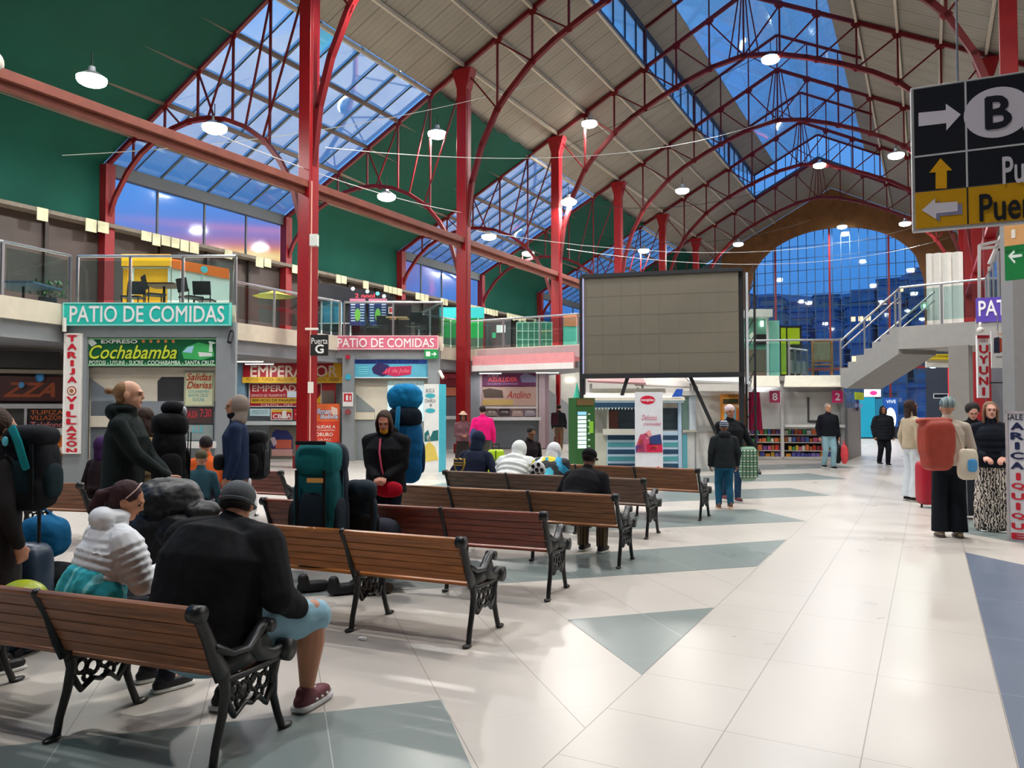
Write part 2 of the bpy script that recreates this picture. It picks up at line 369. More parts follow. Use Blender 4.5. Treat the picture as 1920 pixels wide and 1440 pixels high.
GLS = glass('f4f8ff', a=.015, rough=.05)
wn = [1]
def window(mb, m=GLS): o = struct(mb, 'window_%d' % wn[0], m); wn[0] += 1; return o
BARS = mat('4b545c', rough=.5); CLOTH = mat('09453a', rough=.75, spec=.2, var=.18, scale=.6, bump=.35, bscale=1.2, name='green_cloth')
def roofpoly(mb, x0, x1, y0, y1, dz=.0, th=.03, zf=zroof):
    return mb.poly([(x0, y0, zf(x0)+dz), (x1, y0, zf(x1)+dz), (x1, y1, zf(x1)+dz), (x0, y1, zf(x0)+dz)], (0, 0, th))
XG = -16.55
bays = [(-6, YT[0], 'green'), (YT[0], YT[1], 'green'), (YT[1], YT[2], 'glass'), (YT[2], YT[3], 'green'), (YT[3], YT[4], 'glass'), (YT[4], YT[5], 'green'), (YT[5], YT[6], 'glass'), (YT[6], YEND, 'green')]
names = ['', 'nearest, over the far left corner', '', 'between the first two tall red columns', '', 'third along, beyond the third red column', '', 'farthest, by the end wall']
for i, (y0, y1, kd) in enumerate(bays):
    if kd == 'glass':
        g = MB(); roofpoly(g, XE, XG, y0+.1, y1-.1, .12, .01); w = window(g)
        bar = MB()
        for k in range(1, 8):
            yy = y0+(y1-y0)*k/8
            wd = .08 if k % 2 == 0 else .02
            bar.beam((XE, yy, zroof(XE)+.08), (XG, yy, zroof(XG)+.08), wd, .06)
        bar.done('window_frame', BARS, parent=w)
        g = MB(); g.b2(XE-.02, XE, y0+.2, y1-.2, 7.75, 9.45); w = window(g, glass('f4f6ff', a=.0, rough=.08, fw=.22))
        bar = MB()
        for k in range(1, 4): bar.b2(XE-.02, XE+.05, y0+(y1-y0)*k/4-.03, y0+(y1-y0)*k/4+.03, 7.75, 9.5)
        bar.b2(XE-.05, XE+.2, y0+.1, y1-.1, 9.42, 9.85); bar.b2(XE-.03, XE+.06, y0+.1, y1-.1, 7.72, 7.85)
        bar.done('window_frame', mat('555a5e', rough=.6), parent=w)
    else:
        g = MB(); ny = 12; nx = 8                          # sagging cloth
        P = lambda a, b: (XE+.02+(XG+.25-XE)*a/nx, y0+.08+(y1-y0-.16)*b/ny, zroof(XE+(XG-XE)*a/nx)+.10-.10*math.sin(math.pi*b/ny)*(1 if a < nx else .3)-(.12*(b % 2) if a == nx else 0))
        vs = [P(a, b) for a in range(nx+1) for b in range(ny+1)]; vs += [(XE+.05+.05*math.sin(b*1.3), y0+.08+(y1-y0-.16)*b/ny, 7.72) for b in range(ny+1)]
        fs = [(a*(ny+1)+b, (a+1)*(ny+1)+b, (a+1)*(ny+1)+b+1, a*(ny+1)+b+1) for a in range(nx) for b in range(ny)]
        o0 = (nx+1)*(ny+1); fs += [(o0+b, b, b+1, o0+b+1) for b in range(ny)]
        g.add(vs, fs)
        g.add([v+Vector((-.02, 0, .03)) for v in g.v], [tuple(reversed(f)) for f in fs])
        if i: g.done('shade_cloth', CLOTH, smooth=True, label='dark green shade cloth stretched under the side roof, '+names[i], cat='cloth', group='green cloths under the side roof')

# roof sheets
def sheet_mat(h):
    m = bpy.data.materials.new('roof_sheet'); m.use_nodes = True; N = m.node_tree.nodes; L = m.node_tree.links; b = N['Principled BSDF']
    g = N.new('ShaderNodeNewGeometry'); mp = N.new('ShaderNodeMapping'); L.new(g.outputs['Position'], mp.inputs[0]); mp.inputs['Scale'].default_value = (.25, 1, 1)
    n1 = N.new('ShaderNodeTexNoise'); n1.inputs['Scale'].default_value = 1.6; n1.inputs['Detail'].default_value = 7; L.new(mp.outputs[0], n1.inputs['Vector'])
    sp = N.new('ShaderNodeSeparateXYZ'); L.new(g.outputs['Position'], sp.inputs[0])
    def st(per, w):
        d = N.new('ShaderNodeMath'); d.operation = 'DIVIDE'; L.new(sp.outputs['Y'], d.inputs[0]); d.inputs[1].default_value = per
        f = N.new('ShaderNodeMath'); f.operation = 'FRACT'; L.new(d.outputs[0], f.inputs[0])
        l = N.new('ShaderNodeMath'); l.operation = 'LESS_THAN'; L.new(f.outputs[0], l.inputs[0]); l.inputs[1].default_value = w; return l.outputs[0]
    c = lin(h); mx = N.new('ShaderNodeMixRGB'); mx.inputs[1].default_value = tuple(x*.72 for x in c)+(1,); mx.inputs[2].default_value = tuple(x*1.08 for x in c)+(1,); L.new(n1.outputs[0], mx.inputs[0])
    m2 = N.new('ShaderNodeMixRGB'); m2.blend_type = 'MULTIPLY'; s1 = st(1.02, .035); L.new(s1, m2.inputs[0]); L.new(mx.outputs[0], m2.inputs[1]); m2.inputs[2].default_value = (.45, .43, .40, 1)
    m3 = N.new('ShaderNodeMixRGB'); m3.blend_type = 'MULTIPLY'; L.new(st(.255, .14), m3.inputs[0]); L.new(m2.outputs[0], m3.inputs[1]); m3.inputs[2].default_value = (.82, .81, .80, 1)
    L.new(m3.outputs[0], b.inputs['Base Color']); b.inputs['Roughness'].default_value = .6
    return m
SHEET = sheet_mat('8c877d')
XL, XL2 = XM-4.275, XM+4.275                  # lantern walls
ZL = 18.4
def zlan(x): return ZL+SL*(4.275-abs(x-XM))
def ceil(mb): return struct(mb, 'ceiling', SHEET)
ceil(roofpoly(MB(), XG, XL, -6, YEND, .12, .04)); ceil(roofpoly(MB(), XL2, 3.5, -6, YEND, .12, .04)); ceil(roofpoly(MB(), 3.5, XE2, -6, YEND, .12, .04))
ceil(roofpoly(MB(), XL-.15, -9.5, -6, YT[6], .06, .04, zlan)); ceil(roofpoly(MB(), -3.6, XL2+.15, -6, YT[6], .06, .04, zlan))
ceil(roofpoly(MB(), XL, XM, YT[6], YEND, .12, .04)); ceil(roofpoly(MB(), XM, XL2, YT[6], YEND, .12, .04))
window(roofpoly(MB(), -9.5, XM, -6, YT[6], .06, .01, zlan)); window(roofpoly(MB(), XM, -3.6, -6, YT[6], .06, .01, zlan))
zr = zroof(XL)+.12
for xx in (XL, XL2):
    g = MB(); g.b2(xx-.01, xx+.01, -6, YT[6], zr, ZL); w = window(g)
    bar = MB(); y = 0.0
    while y < YT[6]: bar.b2(xx-.03, xx+.03, y, y+.06, zr, ZL+.05); y += 8.15/6
    bar.b2(xx-.05, xx+.05, -6, YT[6], zr-.05, zr+.08); bar.b2(xx-.05, xx+.05, -6, YT[6], ZL-.08, ZL+.05)
    bar.done('window_frame', mat('3d4e66', rough=.5), parent=w)
g = MB(); ye = YT[6]; g.poly([(XL, ye, zr), (XM, ye, zroof(XM)+.15), (XL2, ye, zr), (XL2, ye, ZL), (XM, ye, zlan(XM)), (XL, ye, ZL)], (0, .01, 0)); w = window(g)
bar = MB()
bar.beam((XL, ye, zr), (XM, ye, zroof(XM)+.15), .1, .22); bar.beam((XM, ye, zroof(XM)+.15), (XL2, ye, zr), .1, .22)
for k in range(1, 12):
    x = XL+(XL2-XL)*k/12; bar.b2(x-.025, x+.025, ye-.03, ye+.03, zroof(x)+.1, zlan(x))
bar.done('window_frame', mat('39475c', rough=.5), parent=w)

# purlins
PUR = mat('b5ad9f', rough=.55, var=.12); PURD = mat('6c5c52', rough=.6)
nodes_n = [XC+1.425*k for k in range(13)]; nodes_l = [XC-9.1/6*k for k in range(0, 7)]; nodes_r = [XR+9.1/6*k for k in range(0, 7)]
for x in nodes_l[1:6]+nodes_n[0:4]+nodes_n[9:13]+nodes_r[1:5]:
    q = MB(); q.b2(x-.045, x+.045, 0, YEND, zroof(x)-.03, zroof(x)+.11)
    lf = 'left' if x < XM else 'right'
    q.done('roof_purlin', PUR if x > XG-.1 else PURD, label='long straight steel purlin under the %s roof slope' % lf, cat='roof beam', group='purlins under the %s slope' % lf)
# tie beam along the left column row
q = MB(); q.b2(XC-.17, XC+.17, 0, YEND, 7.72, 7.92); q.b2(XC-.05, XC+.05, 0, YEND, 7.55, 7.72)
q.done('tie_beam', mat('7d4336', rough=.6, var=.2, scale=3), label='long dull red beam joining the left columns above head height', cat='beam', bevel=.01)
q = MB(); q.b2(XR-.17, XR+.17, 12, YEND, 7.72, 7.92)
q.done('tie_beam', RED, label='long red beam joining the right hand columns', cat='beam')

# ---- trusses
NAVE = [(-15.0, 8.2), (-14.75, 10.0), (-14.33, 11.3), (-13.7, 12.5), (-13.3, 12.98), (-12.24, 14.0), (-11.4, 14.55), (-10.2, 15.15), (-9.0, 15.65), (-7.8, 16.05), (XM, 16.25)]
NAVE = NAVE+[(2*XM-x, z) for x, z in reversed(NAVE[:-1])]
AIS = [(-24.05, 7.7), (-23.6, 8.6), (-22.95, 9.38), (-22.3, 9.88), (-21.6, 10.2), (-20.8, 10.42), (-20.0, 10.52), (-19.2, 10.47), (-18.4, 10.28), (-17.6, 9.93), (-16.8, 9.38), (-16.2, 8.7), (-15.7, 7.9), (-15.3, 6.6)]
def zi(P, x):
    for (a, za), (b, zb) in zip(P, P[1:]):
        if a <= x <= b: return za+(zb-za)*(x-a)/(b-a)
    return P[0][1] if x < P[0][0] else P[-1][1]
def make_truss():
    r = thing('roof_truss', 'x', 'roof truss', local=True); 
    def bm(name, p, q, w, h=None): m = MB(); m.beam((p[0], 0, p[1]), (q[0], 0, q[1]), w, h); return m.done(name, RED, parent=r)
    bm('rafter', (XE, zroof(XE)), (XM, zroof(XM)), .12, .15); bm('rafter', (XM, zroof(XM)), (XE2, zroof(XE2)), .12, .15)
    bm('lantern_rafter', (XL, ZL), (XM, zlan(XM)), .08, .12); bm('lantern_rafter', (XM, zlan(XM)), (XL2, ZL), .08, .12)
    for P, w in ((NAVE, .17), (AIS, .13), ([(XC+XR-x, z) for x, z in reversed(AIS)], .13)):
        m = MB()
        for a, b in zip(P, P[1:]): m.beam((a[0], 0, a[1]), (b[0], 0, b[1]), w, w)
        for a in P[1:-1]: m.cyl((a[0], -w/2, a[1]), (a[0], w/2, a[1]), w/2*1.02, n=10)
        m.done('arch_chord', RED, parent=r)
    def gus(x, z, s=.2):
        m = MB(); m.poly([(x-s, -.02, z), (x-s*.5, -.02, z-s*.8), (x+s*.5, -.02, z-s*.8), (x+s, -.02, z), (x+s*.5, -.02, z+s*.7), (x-s*.5, -.02, z+s*.7)], (0, .04, 0)); m.done('gusset_plate', RED2, parent=r)
    for x in nodes_n[1:-1]:
        bm('strut', (x, zroof(x)), (x, zi(NAVE, x)), .07); gus(x, zroof(x)-.05); gus(x, zi(NAVE, x), .17)
    for k in range(0, 6):
        for sgn in (1, -1):
            x0 = nodes_n[k]; x1 = nodes_n[k+1]
            if sgn < 0: x0, x1 = 2*XM-x0, 2*XM-x1
            bm('strut', (x0, zroof(x0)-.1), (x1, zi(NAVE, x1)), .055)
    for dx in (.25, -.25, .6, -.6): bm('strut', (XM+dx*.3, zroof(XM)), (XM+dx, 16.25), .05)
    for x in nodes_n[4:9]: bm('strut', (x, zroof(x)), (x, zlan(x)), .055)
    for sg in (1, -1): bm('strut', (XM+sg*4.275, zroof(XL)), (XM+sg*4.275, ZL), .09); bm('strut', (XM+sg*1.425, zlan(XM+1.425)), (XM, zroof(XM)), .045)
    for side in (0, 1):
        f = (lambda x: x) if side == 0 else (lambda x: XC+XR-x)
        for x in nodes_l[1:-1]:
            bm('strut', (f(x), zroof(f(x))), (f(x), zi(AIS, x)), .06); gus(f(x), zroof(f(x))-.04, .15)
        for a, b in ((-16.62, -17.6), (-18.13, -19.2), (-21.17, -20.4), (-19.65, -18.9), (-22.7, -21.7)):
            bm('strut', (f(a), zroof(f(a))-.05), (f(b), zi(AIS, b)), .05)
        bm('strut', (f(XC), 14.0), (f(-16.9), zi(AIS, -16.9)), .05)
        for b in (-20.0, -19.0, -16.8): gus(f(b), zi(AIS, b), .14)
    return r
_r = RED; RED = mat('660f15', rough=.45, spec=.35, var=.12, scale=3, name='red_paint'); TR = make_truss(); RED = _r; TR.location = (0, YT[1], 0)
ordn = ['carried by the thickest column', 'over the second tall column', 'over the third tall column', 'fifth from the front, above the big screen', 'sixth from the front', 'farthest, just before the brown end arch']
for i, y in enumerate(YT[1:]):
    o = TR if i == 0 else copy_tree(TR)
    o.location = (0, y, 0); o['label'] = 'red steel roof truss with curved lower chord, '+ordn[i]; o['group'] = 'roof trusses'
# ---- columns
def make_col():
    r = thing('steel_column', 'x', 'column', local=True)
    m = MB(); m.b2(-.19, .19, -.19, .19, 0, 14.0); m.b2(-.205, .205, -.205, -.17, 0, 14.0); m.b2(.17, .205, -.10, .10, 0, 14.0); m.done('shaft', RED, parent=r, bevel=.01)
    m = MB()
    for (za, zb, w0, w1) in ((13.5, 14.25, .2, .42),):
        m.poly([(-w0, -.2, za), (w0, -.2, za), (w1, -.2, zb), (-w1, -.2, zb)], (0, .4, 0))
    m.done('capital', RED, parent=r)
    m = MB(); m.b2(-.27, .27, -.27, .27, 0, .35); m.done('footing', RED2, parent=r, bevel=.02)
    return r
COL = make_col()
lab = ['thickest in view, beside the black door G sign', 'second in the left row, left of the pink awning', 'third in the left row, left of the big screen', 'fourth in the left row, above the big screen', 'fifth in the left row, above the big screen', 'sixth in the left row, far down the hall']
first = True
for i, y in enumerate(YT[1:]):
    o = COL if i == 0 else copy_tree(COL); o.location = (XC, y, 0); o['label'] = 'tall red steel column, '+lab[i]; o['group'] = 'red columns'
for i, y in enumerate(YT[2:]):
    o = copy_tree(COL); o.location = (XR, y, 0); o['label'] = 'tall red steel column of the right row, '+['at the right edge behind the hanging direction board', 'just behind the hanging direction board', 'beyond the white hanging cloth', 'fourth along', 'farthest'][i]; o['group'] = 'red columns'
for x, sd in ((XE+.2, 'left'), (XE2-.2, 'right')):
    for i, y in enumerate(YT):
        m = MB(); m.b2(x-.17, x+.17, y-.17, y+.17, 0, 9.75)
        m.done('eave_post', RED2, label='dark red eave post against the %s outer wall, %s along' % (sd, ['first', 'second', 'third', 'fourth', 'fifth', 'sixth', 'seventh'][i]), cat='post', group='eave posts')

# ---- end wall: ochre arch board, great glass arch with red posts
OCH = mat('7a5230', rough=.7, var=.3, scale=1.5, name='ochre_board')
def zopen(x):
    d = (x-XM)/6.35; return 11.2+4.6*math.sqrt(max(0, 1-abs(d)**2.1)) if abs(d) < 1 else 0
g = MB(); n = 24; xs = [XM-6.35+12.7*k/n for k in range(n+1)]
for a, b in zip(xs, xs[1:]):
    g.poly([(a, YEND, max(zopen(a), 11.2)), (b, YEND, max(zopen(b), 11.2)), (b, YEND, zroof(b)+.1), (a, YEND, zroof(a)+.1)], (0, .25, 0))
g.b2(XC, XM-6.35, YEND, YEND+.25, 6.0, 11.2); g.b2(XM+6.35, XR, YEND, YEND+.25, 6.0, 11.2)
for sa, sb in ((XC, XM-6.35), (XM+6.35, XR)): g.poly([(sa, YEND, 11.2), (sb, YEND, 11.2), (sb, YEND, zroof(sb)+.1), (sa, YEND, zroof(sa)+.1)], (0, .25, 0))
struct(g, 'wall_end', OCH)
g = MB(); g.b2(XC, XM-6.35, YEND, YEND+.25, 0, 6.0); g.b2(XM+6.35, XR, YEND, YEND+.25, 0, 6.0); struct(g, 'wall_end', mat('2b3648', rough=.5))
for (x0, x1) in ((XE, XC), (XR, XE2)):
    g = MB(); g.poly([(x0, YEND, 0), (x1, YEND, 0), (x1, YEND, zroof(x1)), (x0, YEND, zroof(x0))], (0, .2, 0)); struct(g, 'wall_end', mat('59636e', rough=.7))
g = MB(); g.poly([(XM-6.4, YEND+.4, 0), (XM+6.4, YEND+.4, 0)]+[(XM+6.4-12.8*k/20, YEND+.4, max(11.2, zopen(XM+6.35-12.7*k/20)+.1)) for k in range(21)], (0, .01, 0)); w = window(g, glass('f2f7ff', a=.03, rough=.02))
bar = MB()
for k in range(1, 20):
    x = XM-6.4+12.8*k/20; bar.b2(x-.025, x+.025, YEND+.33, YEND+.4, 0, zopen(x)+.1)
for z in [1.9+.98*k for k in range(14)]: bar.b2(XM-6.4, XM+6.4, YEND+.34, YEND+.4, z-.02, z+.02)
bar.done('window_frame', mat('27405f', rough=.5), parent=w)
for x in (XM-4.3, XM-.2, XM+4.0):
    bar = MB(); bar.b2(x-.07, x+.07, YEND+.2, YEND+.36, 0, zopen(x)); bar.done('red_post', RED2, parent=w)
bar = MB(); bar.b2(XM-6.4, XM+6.4, YEND+.15, YEND+.35, 4.6, 4.8); bar.done('transom', RED2, parent=w)
# lamps
HOUS = mat('c9ccd0', rough=.4, metal=.6); LENS = mat('f4ffec', rough=.5, emit=28.0, name='lamp_lens')
def make_lamp():
    r = thing('ceiling_lamp', 'x', 'lamp', local=True)
    m = MB(); m.cyl((0, 0, .06), (0, 0, .2), .37, .18, n=20); m.cyl((0, 0, .2), (0, 0, .36), .1, .08); m.done('housing', HOUS, parent=r, smooth=False)
    m = MB(); m.sbox((0, 0, 0.0), (.36, .36, .15), n=20, m=8); m.done('diffuser', LENS, parent=r, smooth=True)
    m = MB(); m.cyl((0, 0, .36), (0, 0, .75), .015, n=6); m.done('hanger', BLACK, parent=r)
    return r
LAMP = make_lamp()
ld = bpy.data.lights.new('lamp_glow', 'AREA'); ld.shape = 'DISK'; ld.size = .62; ld.energy = LAMP_W; ld.color = (1.0, .965, .915); ld.spread = math.radians(178)
lamps = [((-18.9, 12.2, 10.1), 'hanging before the nearest green cloth', .55), ((-18.9, 16.1, 10.1), 'under the side arch left of the thick red column', .7), ((-18.8, 24.4, 10.0), 'under the side arch right of the thick red column', .8),
    ((-18.8, 32.5, 10.0), 'small, right of the second tall column', .7), ((-20.8, 40.6, 10.8), 'smallest, far off in the left side aisle', .5), ((-16.4, 24.4, 12.1), 'large, just left of the second tall column', 1.2),
    ((-13.45, 32.4, 14.6), 'large, below the white roof slope', 1.2), ((-5.5, 32.5, 15.9), 'biggest and brightest, high near the ridge', 1.3), ((-14.45, 32.3, 11.1), 'beside the top of the third tall column', 1.0),
    ((-11.5, 40.6, 13.3), 'on the fifth truss over the big screen', 1.0), ((-5.5, 48.6, 16.0), 'at the crown of the sixth truss', 1.0), ((-16.4, 48.7, 12.0), 'low, left above the big screen', 1.0),
    ((-12.0, 56.8, 13.5), 'low, above the right corner of the big screen', 1.0), ((-5.7, 64.2, 15.6), 'at the top of the glass end arch', .8)]
near = [(-5.5, 16.1, 16), (-12.5, 16.1, 13.4), (-.6, 16.1, 13.4), (-12.5, 7.95, 13.4), (-2.5, 7.95, 15.5), (-5.5, 0, 16), (6.5, 24.2, 10.2), (6.5, 12, 10.2), (-1.2, 40.6, 13.6), (6.5, 40, 10.2), (-1.2, 56, 13.6)]  # unseen lamps, added as fill for the foreground and hall
for i, (p, lb, k) in enumerate(lamps+[(p, '', 1.0) for p in near]):
    o = LAMP if i == 0 else copy_tree(LAMP)
    o.location = p; o['label'] = ('glowing round ceiling lamp, '+lb) if lb else 'round ceiling lamp added outside the view for fill light'; o['group'] = 'hall ceiling lamps'
    d = ld.copy(); d.energy = LAMP_W*k*(1 if lb else (1.0 if p[1] < 10 else .8)); l = link(bpy.data.objects.new('lamp_glow', d)); l.location = (p[0], p[1], p[2]-.17)
# wires
def cable(p, q, sag, lb, m=None, r=.012):
    p, q = Vector(p), Vector(q); w = MB(); w.wire([p.lerp(q, k/14)+Vector((0, 0, -sag*4*(k/14)*(1-k/14))) for k in range(15)], r, 5)
    w.done('cable', m or mat('d9dcd8', rough=.6), label=lb, cat='cable', group='cables strung across the hall')
cable((XE+.3, 14.5, 9.6), (XM-6, 26, 14.0), .5, 'thin pale cable crossing before the nearest green cloth to the white slope')
q = MB(); q.sbox((XC+.0, 7.75, 8.0), (.26, .26, .26)); q.done('ball_finial', mat('c9c2b6', rough=.6), smooth=True, label='pale round ball at the near end of the dull red beam', cat='ball')
cable((XC, 12.5, 8.3), (XC, 24.3, 8.9), .25, 'thin white cable above the dull red tie beam, left part')
cable((XC+.4, 16.3, 8.9), (XM, 40.6, 16.4), 1.0, 'long white cable rising from the thick column to the ridge')
cable((XC+.45, 24.4, 8.2), (XR-.7, 56.7, 14.0), 1.5, 'long cable sagging across the hall above the screen')
cable((XC+.45, 32.5, 9.0), (XR-.7, 60, 13.2), 1.2, 'thin cable running to the ochre end arch')
cable((XC+.4, 32.1, 13.6), (XM+1, 32.4, 16.2), .1, 'thin dark cable tying lamps of the fourth truss', BLACK)
cable((XC-2, 32.4, 12.0), (XC+8, 40.6, 12.8), .9, 'thin dark cable behind the third column', BLACK)
cable((XC-2, 40.6, 11.6), (XC+9, 48.6, 12.8), .9, 'thin dark cable over the big screen', BLACK)

# ---- hillside town beyond the glass
g = MB(); nx, ny = 40, 12; random.seed(5)
def hz(x, y): return max(0, (y-110)*.235)*(1+.18*math.sin(x*.021+1)+.12*math.sin(x*.06))*(1 if y < 300 else .92)
vs = [(-420+800*i/nx, 95+260*j/ny, hz(-420+800*i/nx, 95+260*j/ny)-1) for j in range(ny+1) for i in range(nx+1)]
fs = [(j*(nx+1)+i, j*(nx+1)+i+1, (j+1)*(nx+1)+i+1, (j+1)*(nx+1)+i) for j in range(ny) for i in range(nx)]
g.add(vs, fs); struct(g, 'ground', mat('5a6c8c', rough=.95, var=.4, scale=.05), smooth=True)
hm = [mat(h, rough=.9, var=.15, scale=.3) for h in ('8a90a4', '9c9898', '7488a8', 'a89a90')]; winm = mat('8fa0b4', rough=.3); lit = mat('ffcf80', emit=3.0)
for i in range(150):
    y = 116+(i//15)*17+random.uniform(-2, 2); x = -.105*y+(i % 15-7)*.034*y+random.uniform(-.004, .004)*y; w = random.uniform(.018, .030)*y; h = random.uniform(1.5, 4.5); z = hz(x, y)-2
    r = thing('house', 'small dark house stacked on the hillside beyond the glass arch', 'house', (x, y, z), random.uniform(-.3, .3), 'houses on the dusk hillside')
    M0 = RM[r.name]; m = MB(); m.b2(-w/2, w/2, 0, 6, 0, h+2); m.v = [M0@v for v in m.v]; m.done('walls', random.choice(hm), parent=r)
    m = MB(); m.b2(-w/2-.3, w/2+.3, -.3, 6.3, h+2, h+2.3); m.v = [M0@v for v in m.v]; m.done('roof', hm[2], parent=r)
    m = MB()
    for a in (-.28, .0, .28): m.b2(a*w-.5, a*w+.5, -.05, 0, h*.6, h*.6+1.1)
    m.v = [M0@v for v in m.v]; m.done('windows', lit if random.random() < .14 else winm, parent=r)

def tube_lamp(x, y, z, rz, lb, L=.9, W=15):
    r = thing('tube_light', lb, 'lamp', (x, y, z), rz, 'tube lights under the upper floor'); M0 = RM[r.name]
    m = MB(); m.box((0, 0, .02), (L, .12, .04)); m.v = [M0@v for v in m.v]; m.done('housing', WHT, parent=r); m = MB(); m.box((0, 0, -.012), (L*.96, .07, .02)); m.v = [M0@v for v in m.v]; m.done('tube', mat('f4fbff', emit=3), parent=r)
    d = bpy.data.lights.new('tube_glow', 'AREA'); d.shape = 'RECTANGLE'; d.size = L; d.size_y = .1; d.energy = W; d.color = (.95, .98, 1); l = link(bpy.data.objects.new('tube_glow', d)); l.location = (x, y, z-.06); l.rotation_euler = (0, 0, rz)
for i, (x, y, rz) in enumerate(((-17.2, 8.6, .5), (-15.0, 12.0, .5), (-17.6, 16.3, .5), (-18.3, 17.4, .5), (-14.9, 20.6, .5), (-17.2, 24.6, .5), (-15.2, 26.4, .5), (-13.0, 27.0, .5))):
    tube_lamp(x, y, 3.02, rz, 'tube light fixed under the upper floor slab')
tube_lamp(-4.6, 25.9, 2.48, YAW, 'tube light under the small kiosk deck, left', .8, 12); tube_lamp(-3.2, 26.7, 2.48, YAW, 'tube light under the small kiosk deck, right', .8, 12)
tube_lamp(2.5, 21, 3.2, 0, 'tube light under the right landing slab', 1.0, 25)
# ================================================================= MEZZANINE, SHOPS, SIGNS
def cr(h, **k): return mat(h, rough=k.pop('rough', .5), **k)
def D(px, t): p = dep(px, t); return (p.x, p.y)
def facething(name, label, cat, face, a, z, group=None, o=0):
    p = face.W(a, z, o); return thing(name, label, cat, tuple(p), face.rz, group)
def sign(face, box, colr, label, texts=(), o=.06, th=.05, name='shop_sign', cat='sign', border=None, group=None, extra=None, rough=.45, emit=0, shear0=0, boardname='board'):
    a0, z1 = face.at(box[0], box[1]); a1, z0 = face.at(box[2], box[3])
    r = facething(name, label, cat, face, (a0+a1)/2, min(z0, z1), group, o)
    m = MB(); face.bx(m, a0, a1, z0, z1, o, th); m.done(boardname, mat(colr, rough=rough, emit=emit), parent=r)
    if border:
        m = MB(); w = .03
        for (p, q, s, t) in ((a0, a1, z1-w, z1), (a0, a1, z0, z0+w), (a0, a0+w, z0, z1), (a1-w, a1, z0, z1)): face.bx(m, p, q, s, t, o+th, .012)
        m.done('border', mat(border, rough=.5), parent=r)
    for t in texts:
        txt, x0, y0, x1, y1, c = t[:6]; kw = t[6] if len(t) > 6 else {}
        m = MB()
        if kw.get('v'): face.vtext(m, txt, x0, y0, x1, y1, o+th+.004, bold=kw.get('bold', .03))
        else: face.text(m, txt, x0, y0, x1, y1, o+th+kw.get('lift', .004), shear=kw.get('shear', 0), bold=kw.get('bold', 0))
        if m.v: m.done('lettering', mat(c, rough=.5, emit=kw.get('emit', 0)), parent=r)
    if extra: extra(r, o+th+.002)
    return r
def qp(face, r, pix, c, o, name='panel', th=.004, emit=0):
    m = MB(); face.quad(m, pix, o, th); return m.done(name, mat(c, rough=.5, emit=emit), parent=r)
def rp(face, r, b, c, o=0, th=.03, name='panel', emit=0, m_=None):
    m = MB()
    if b[3] >= 998:
        a0, z1 = face.at(b[0], b[1]); a1, _ = face.at(b[2], b[1]); face.bx(m, a0, a1, r.location.z+.002, z1, o, th)
    else: face.rect(m, *b, o=o, th=th)
    return m.done(name, m_ or mat(c, rough=.5, emit=emit), parent=r)
def dp(face, r, px, py, rad, c, o, name='disc', ry=None, emit=0, th=.004):
    m = MB(); face.disc(m, px, py, rad, o, th, ry=ry); return m.done(name, mat(c, rough=.5, emit=emit), parent=r)

ZM = 3.9
EDGE = [(-16.2, 5.0), (-16.2, 8.7), (-16.5, 10.2), (-13.3, 11.95), (-16.0, 14.4), (-16.2, 18.7), (-13.4, 20.3), (-15.9, 22.6), (-15.5, 25.3), (-10.8, 25.1), (-10.8, 27.2), (-15.6, 31.6), (-16, 36), (-16, 60)]
m = MB(); m.prism(EDGE+[(XE+.02, 60), (XE+.02, 5.0)], 3.45, ZM); struct(m, 'floor', mat('d8cdb9', rough=.6))
m = MB(); m.prism([(x-.12, y+.05) for x, y in EDGE]+[(XE+.02, 60.05), (XE+.02, 5.05)], 3.08, 3.45); struct(m, 'ceiling', mat('8d8f93', rough=.6))
def railing(pts, z, label, group='glass balustrades', dz=1.1, step=1.35, glassy=True, vbars=0):
    r = thing('glass_railing', label, 'railing', (pts[0][0], pts[0][1], z), 0, group)
    h = MB()
    def P(p): return Vector((p[0], p[1], p[2] if len(p) > 2 else z))
    pane = MB(); k = 0
    for a, b in zip(pts, pts[1:]):
        a, b = P(a), P(b); L = (b-a).length; n = max(1, round(L/step)); h.cyl(a+Vector((0, 0, dz)), b+Vector((0, 0, dz)), .032, n=8)
        for i in range(n+1):
            if i == 0 and k: continue
            p = a.lerp(b, i/n); q = MB(); q.box(p+Vector((0, 0, dz/2)), (.05, .05, dz), math.atan2((b-a).y, (b-a).x)); q.done('post', STEEL, parent=r)
        for i in range(n):
            p = a.lerp(b, (i+.05)/n); q = a.lerp(b, (i+.95)/n); u = Vector((0, 0, 1)); t = (b-a).normalized(); nn = t.cross(u).normalized()*.008
            pane.poly([p+u*.12, q+u*.12, q+u*(dz-.1), p+u*(dz-.1)], nn)
        k += 1
    h.done('handrail', STEEL, parent=r)
    if glassy: pane.done('glass_panes', glass('dfeeee', a=.03, rough=.02), parent=r)
    return r
inset = .12
railing([(-16.35, 5.5), (-16.35, 8.75), (-16.6, 10.3)], ZM, 'steel and glass balustrade at the far left edge of the upper floor')
railing([(-16.5, 10.4), (-13.42, 12.05), (-16.1, 14.4)], ZM, 'steel and glass balustrade above the turquoise food court sign')
railing([(-16.15, 14.5), (-16.3, 18.8)], ZM, 'steel and glass balustrade left of the thickest red column', step=1.5)
railing([(-16.25, 18.95), (-13.52, 20.42), (-15.95, 22.6), (-15.7, 25.2)], ZM, 'white framed balustrade above the pink food court sign')
railing([(-15.6, 25.45), (-10.95, 25.25), (-10.95, 27.1)], ZM, 'glass balustrade above the pink awning')
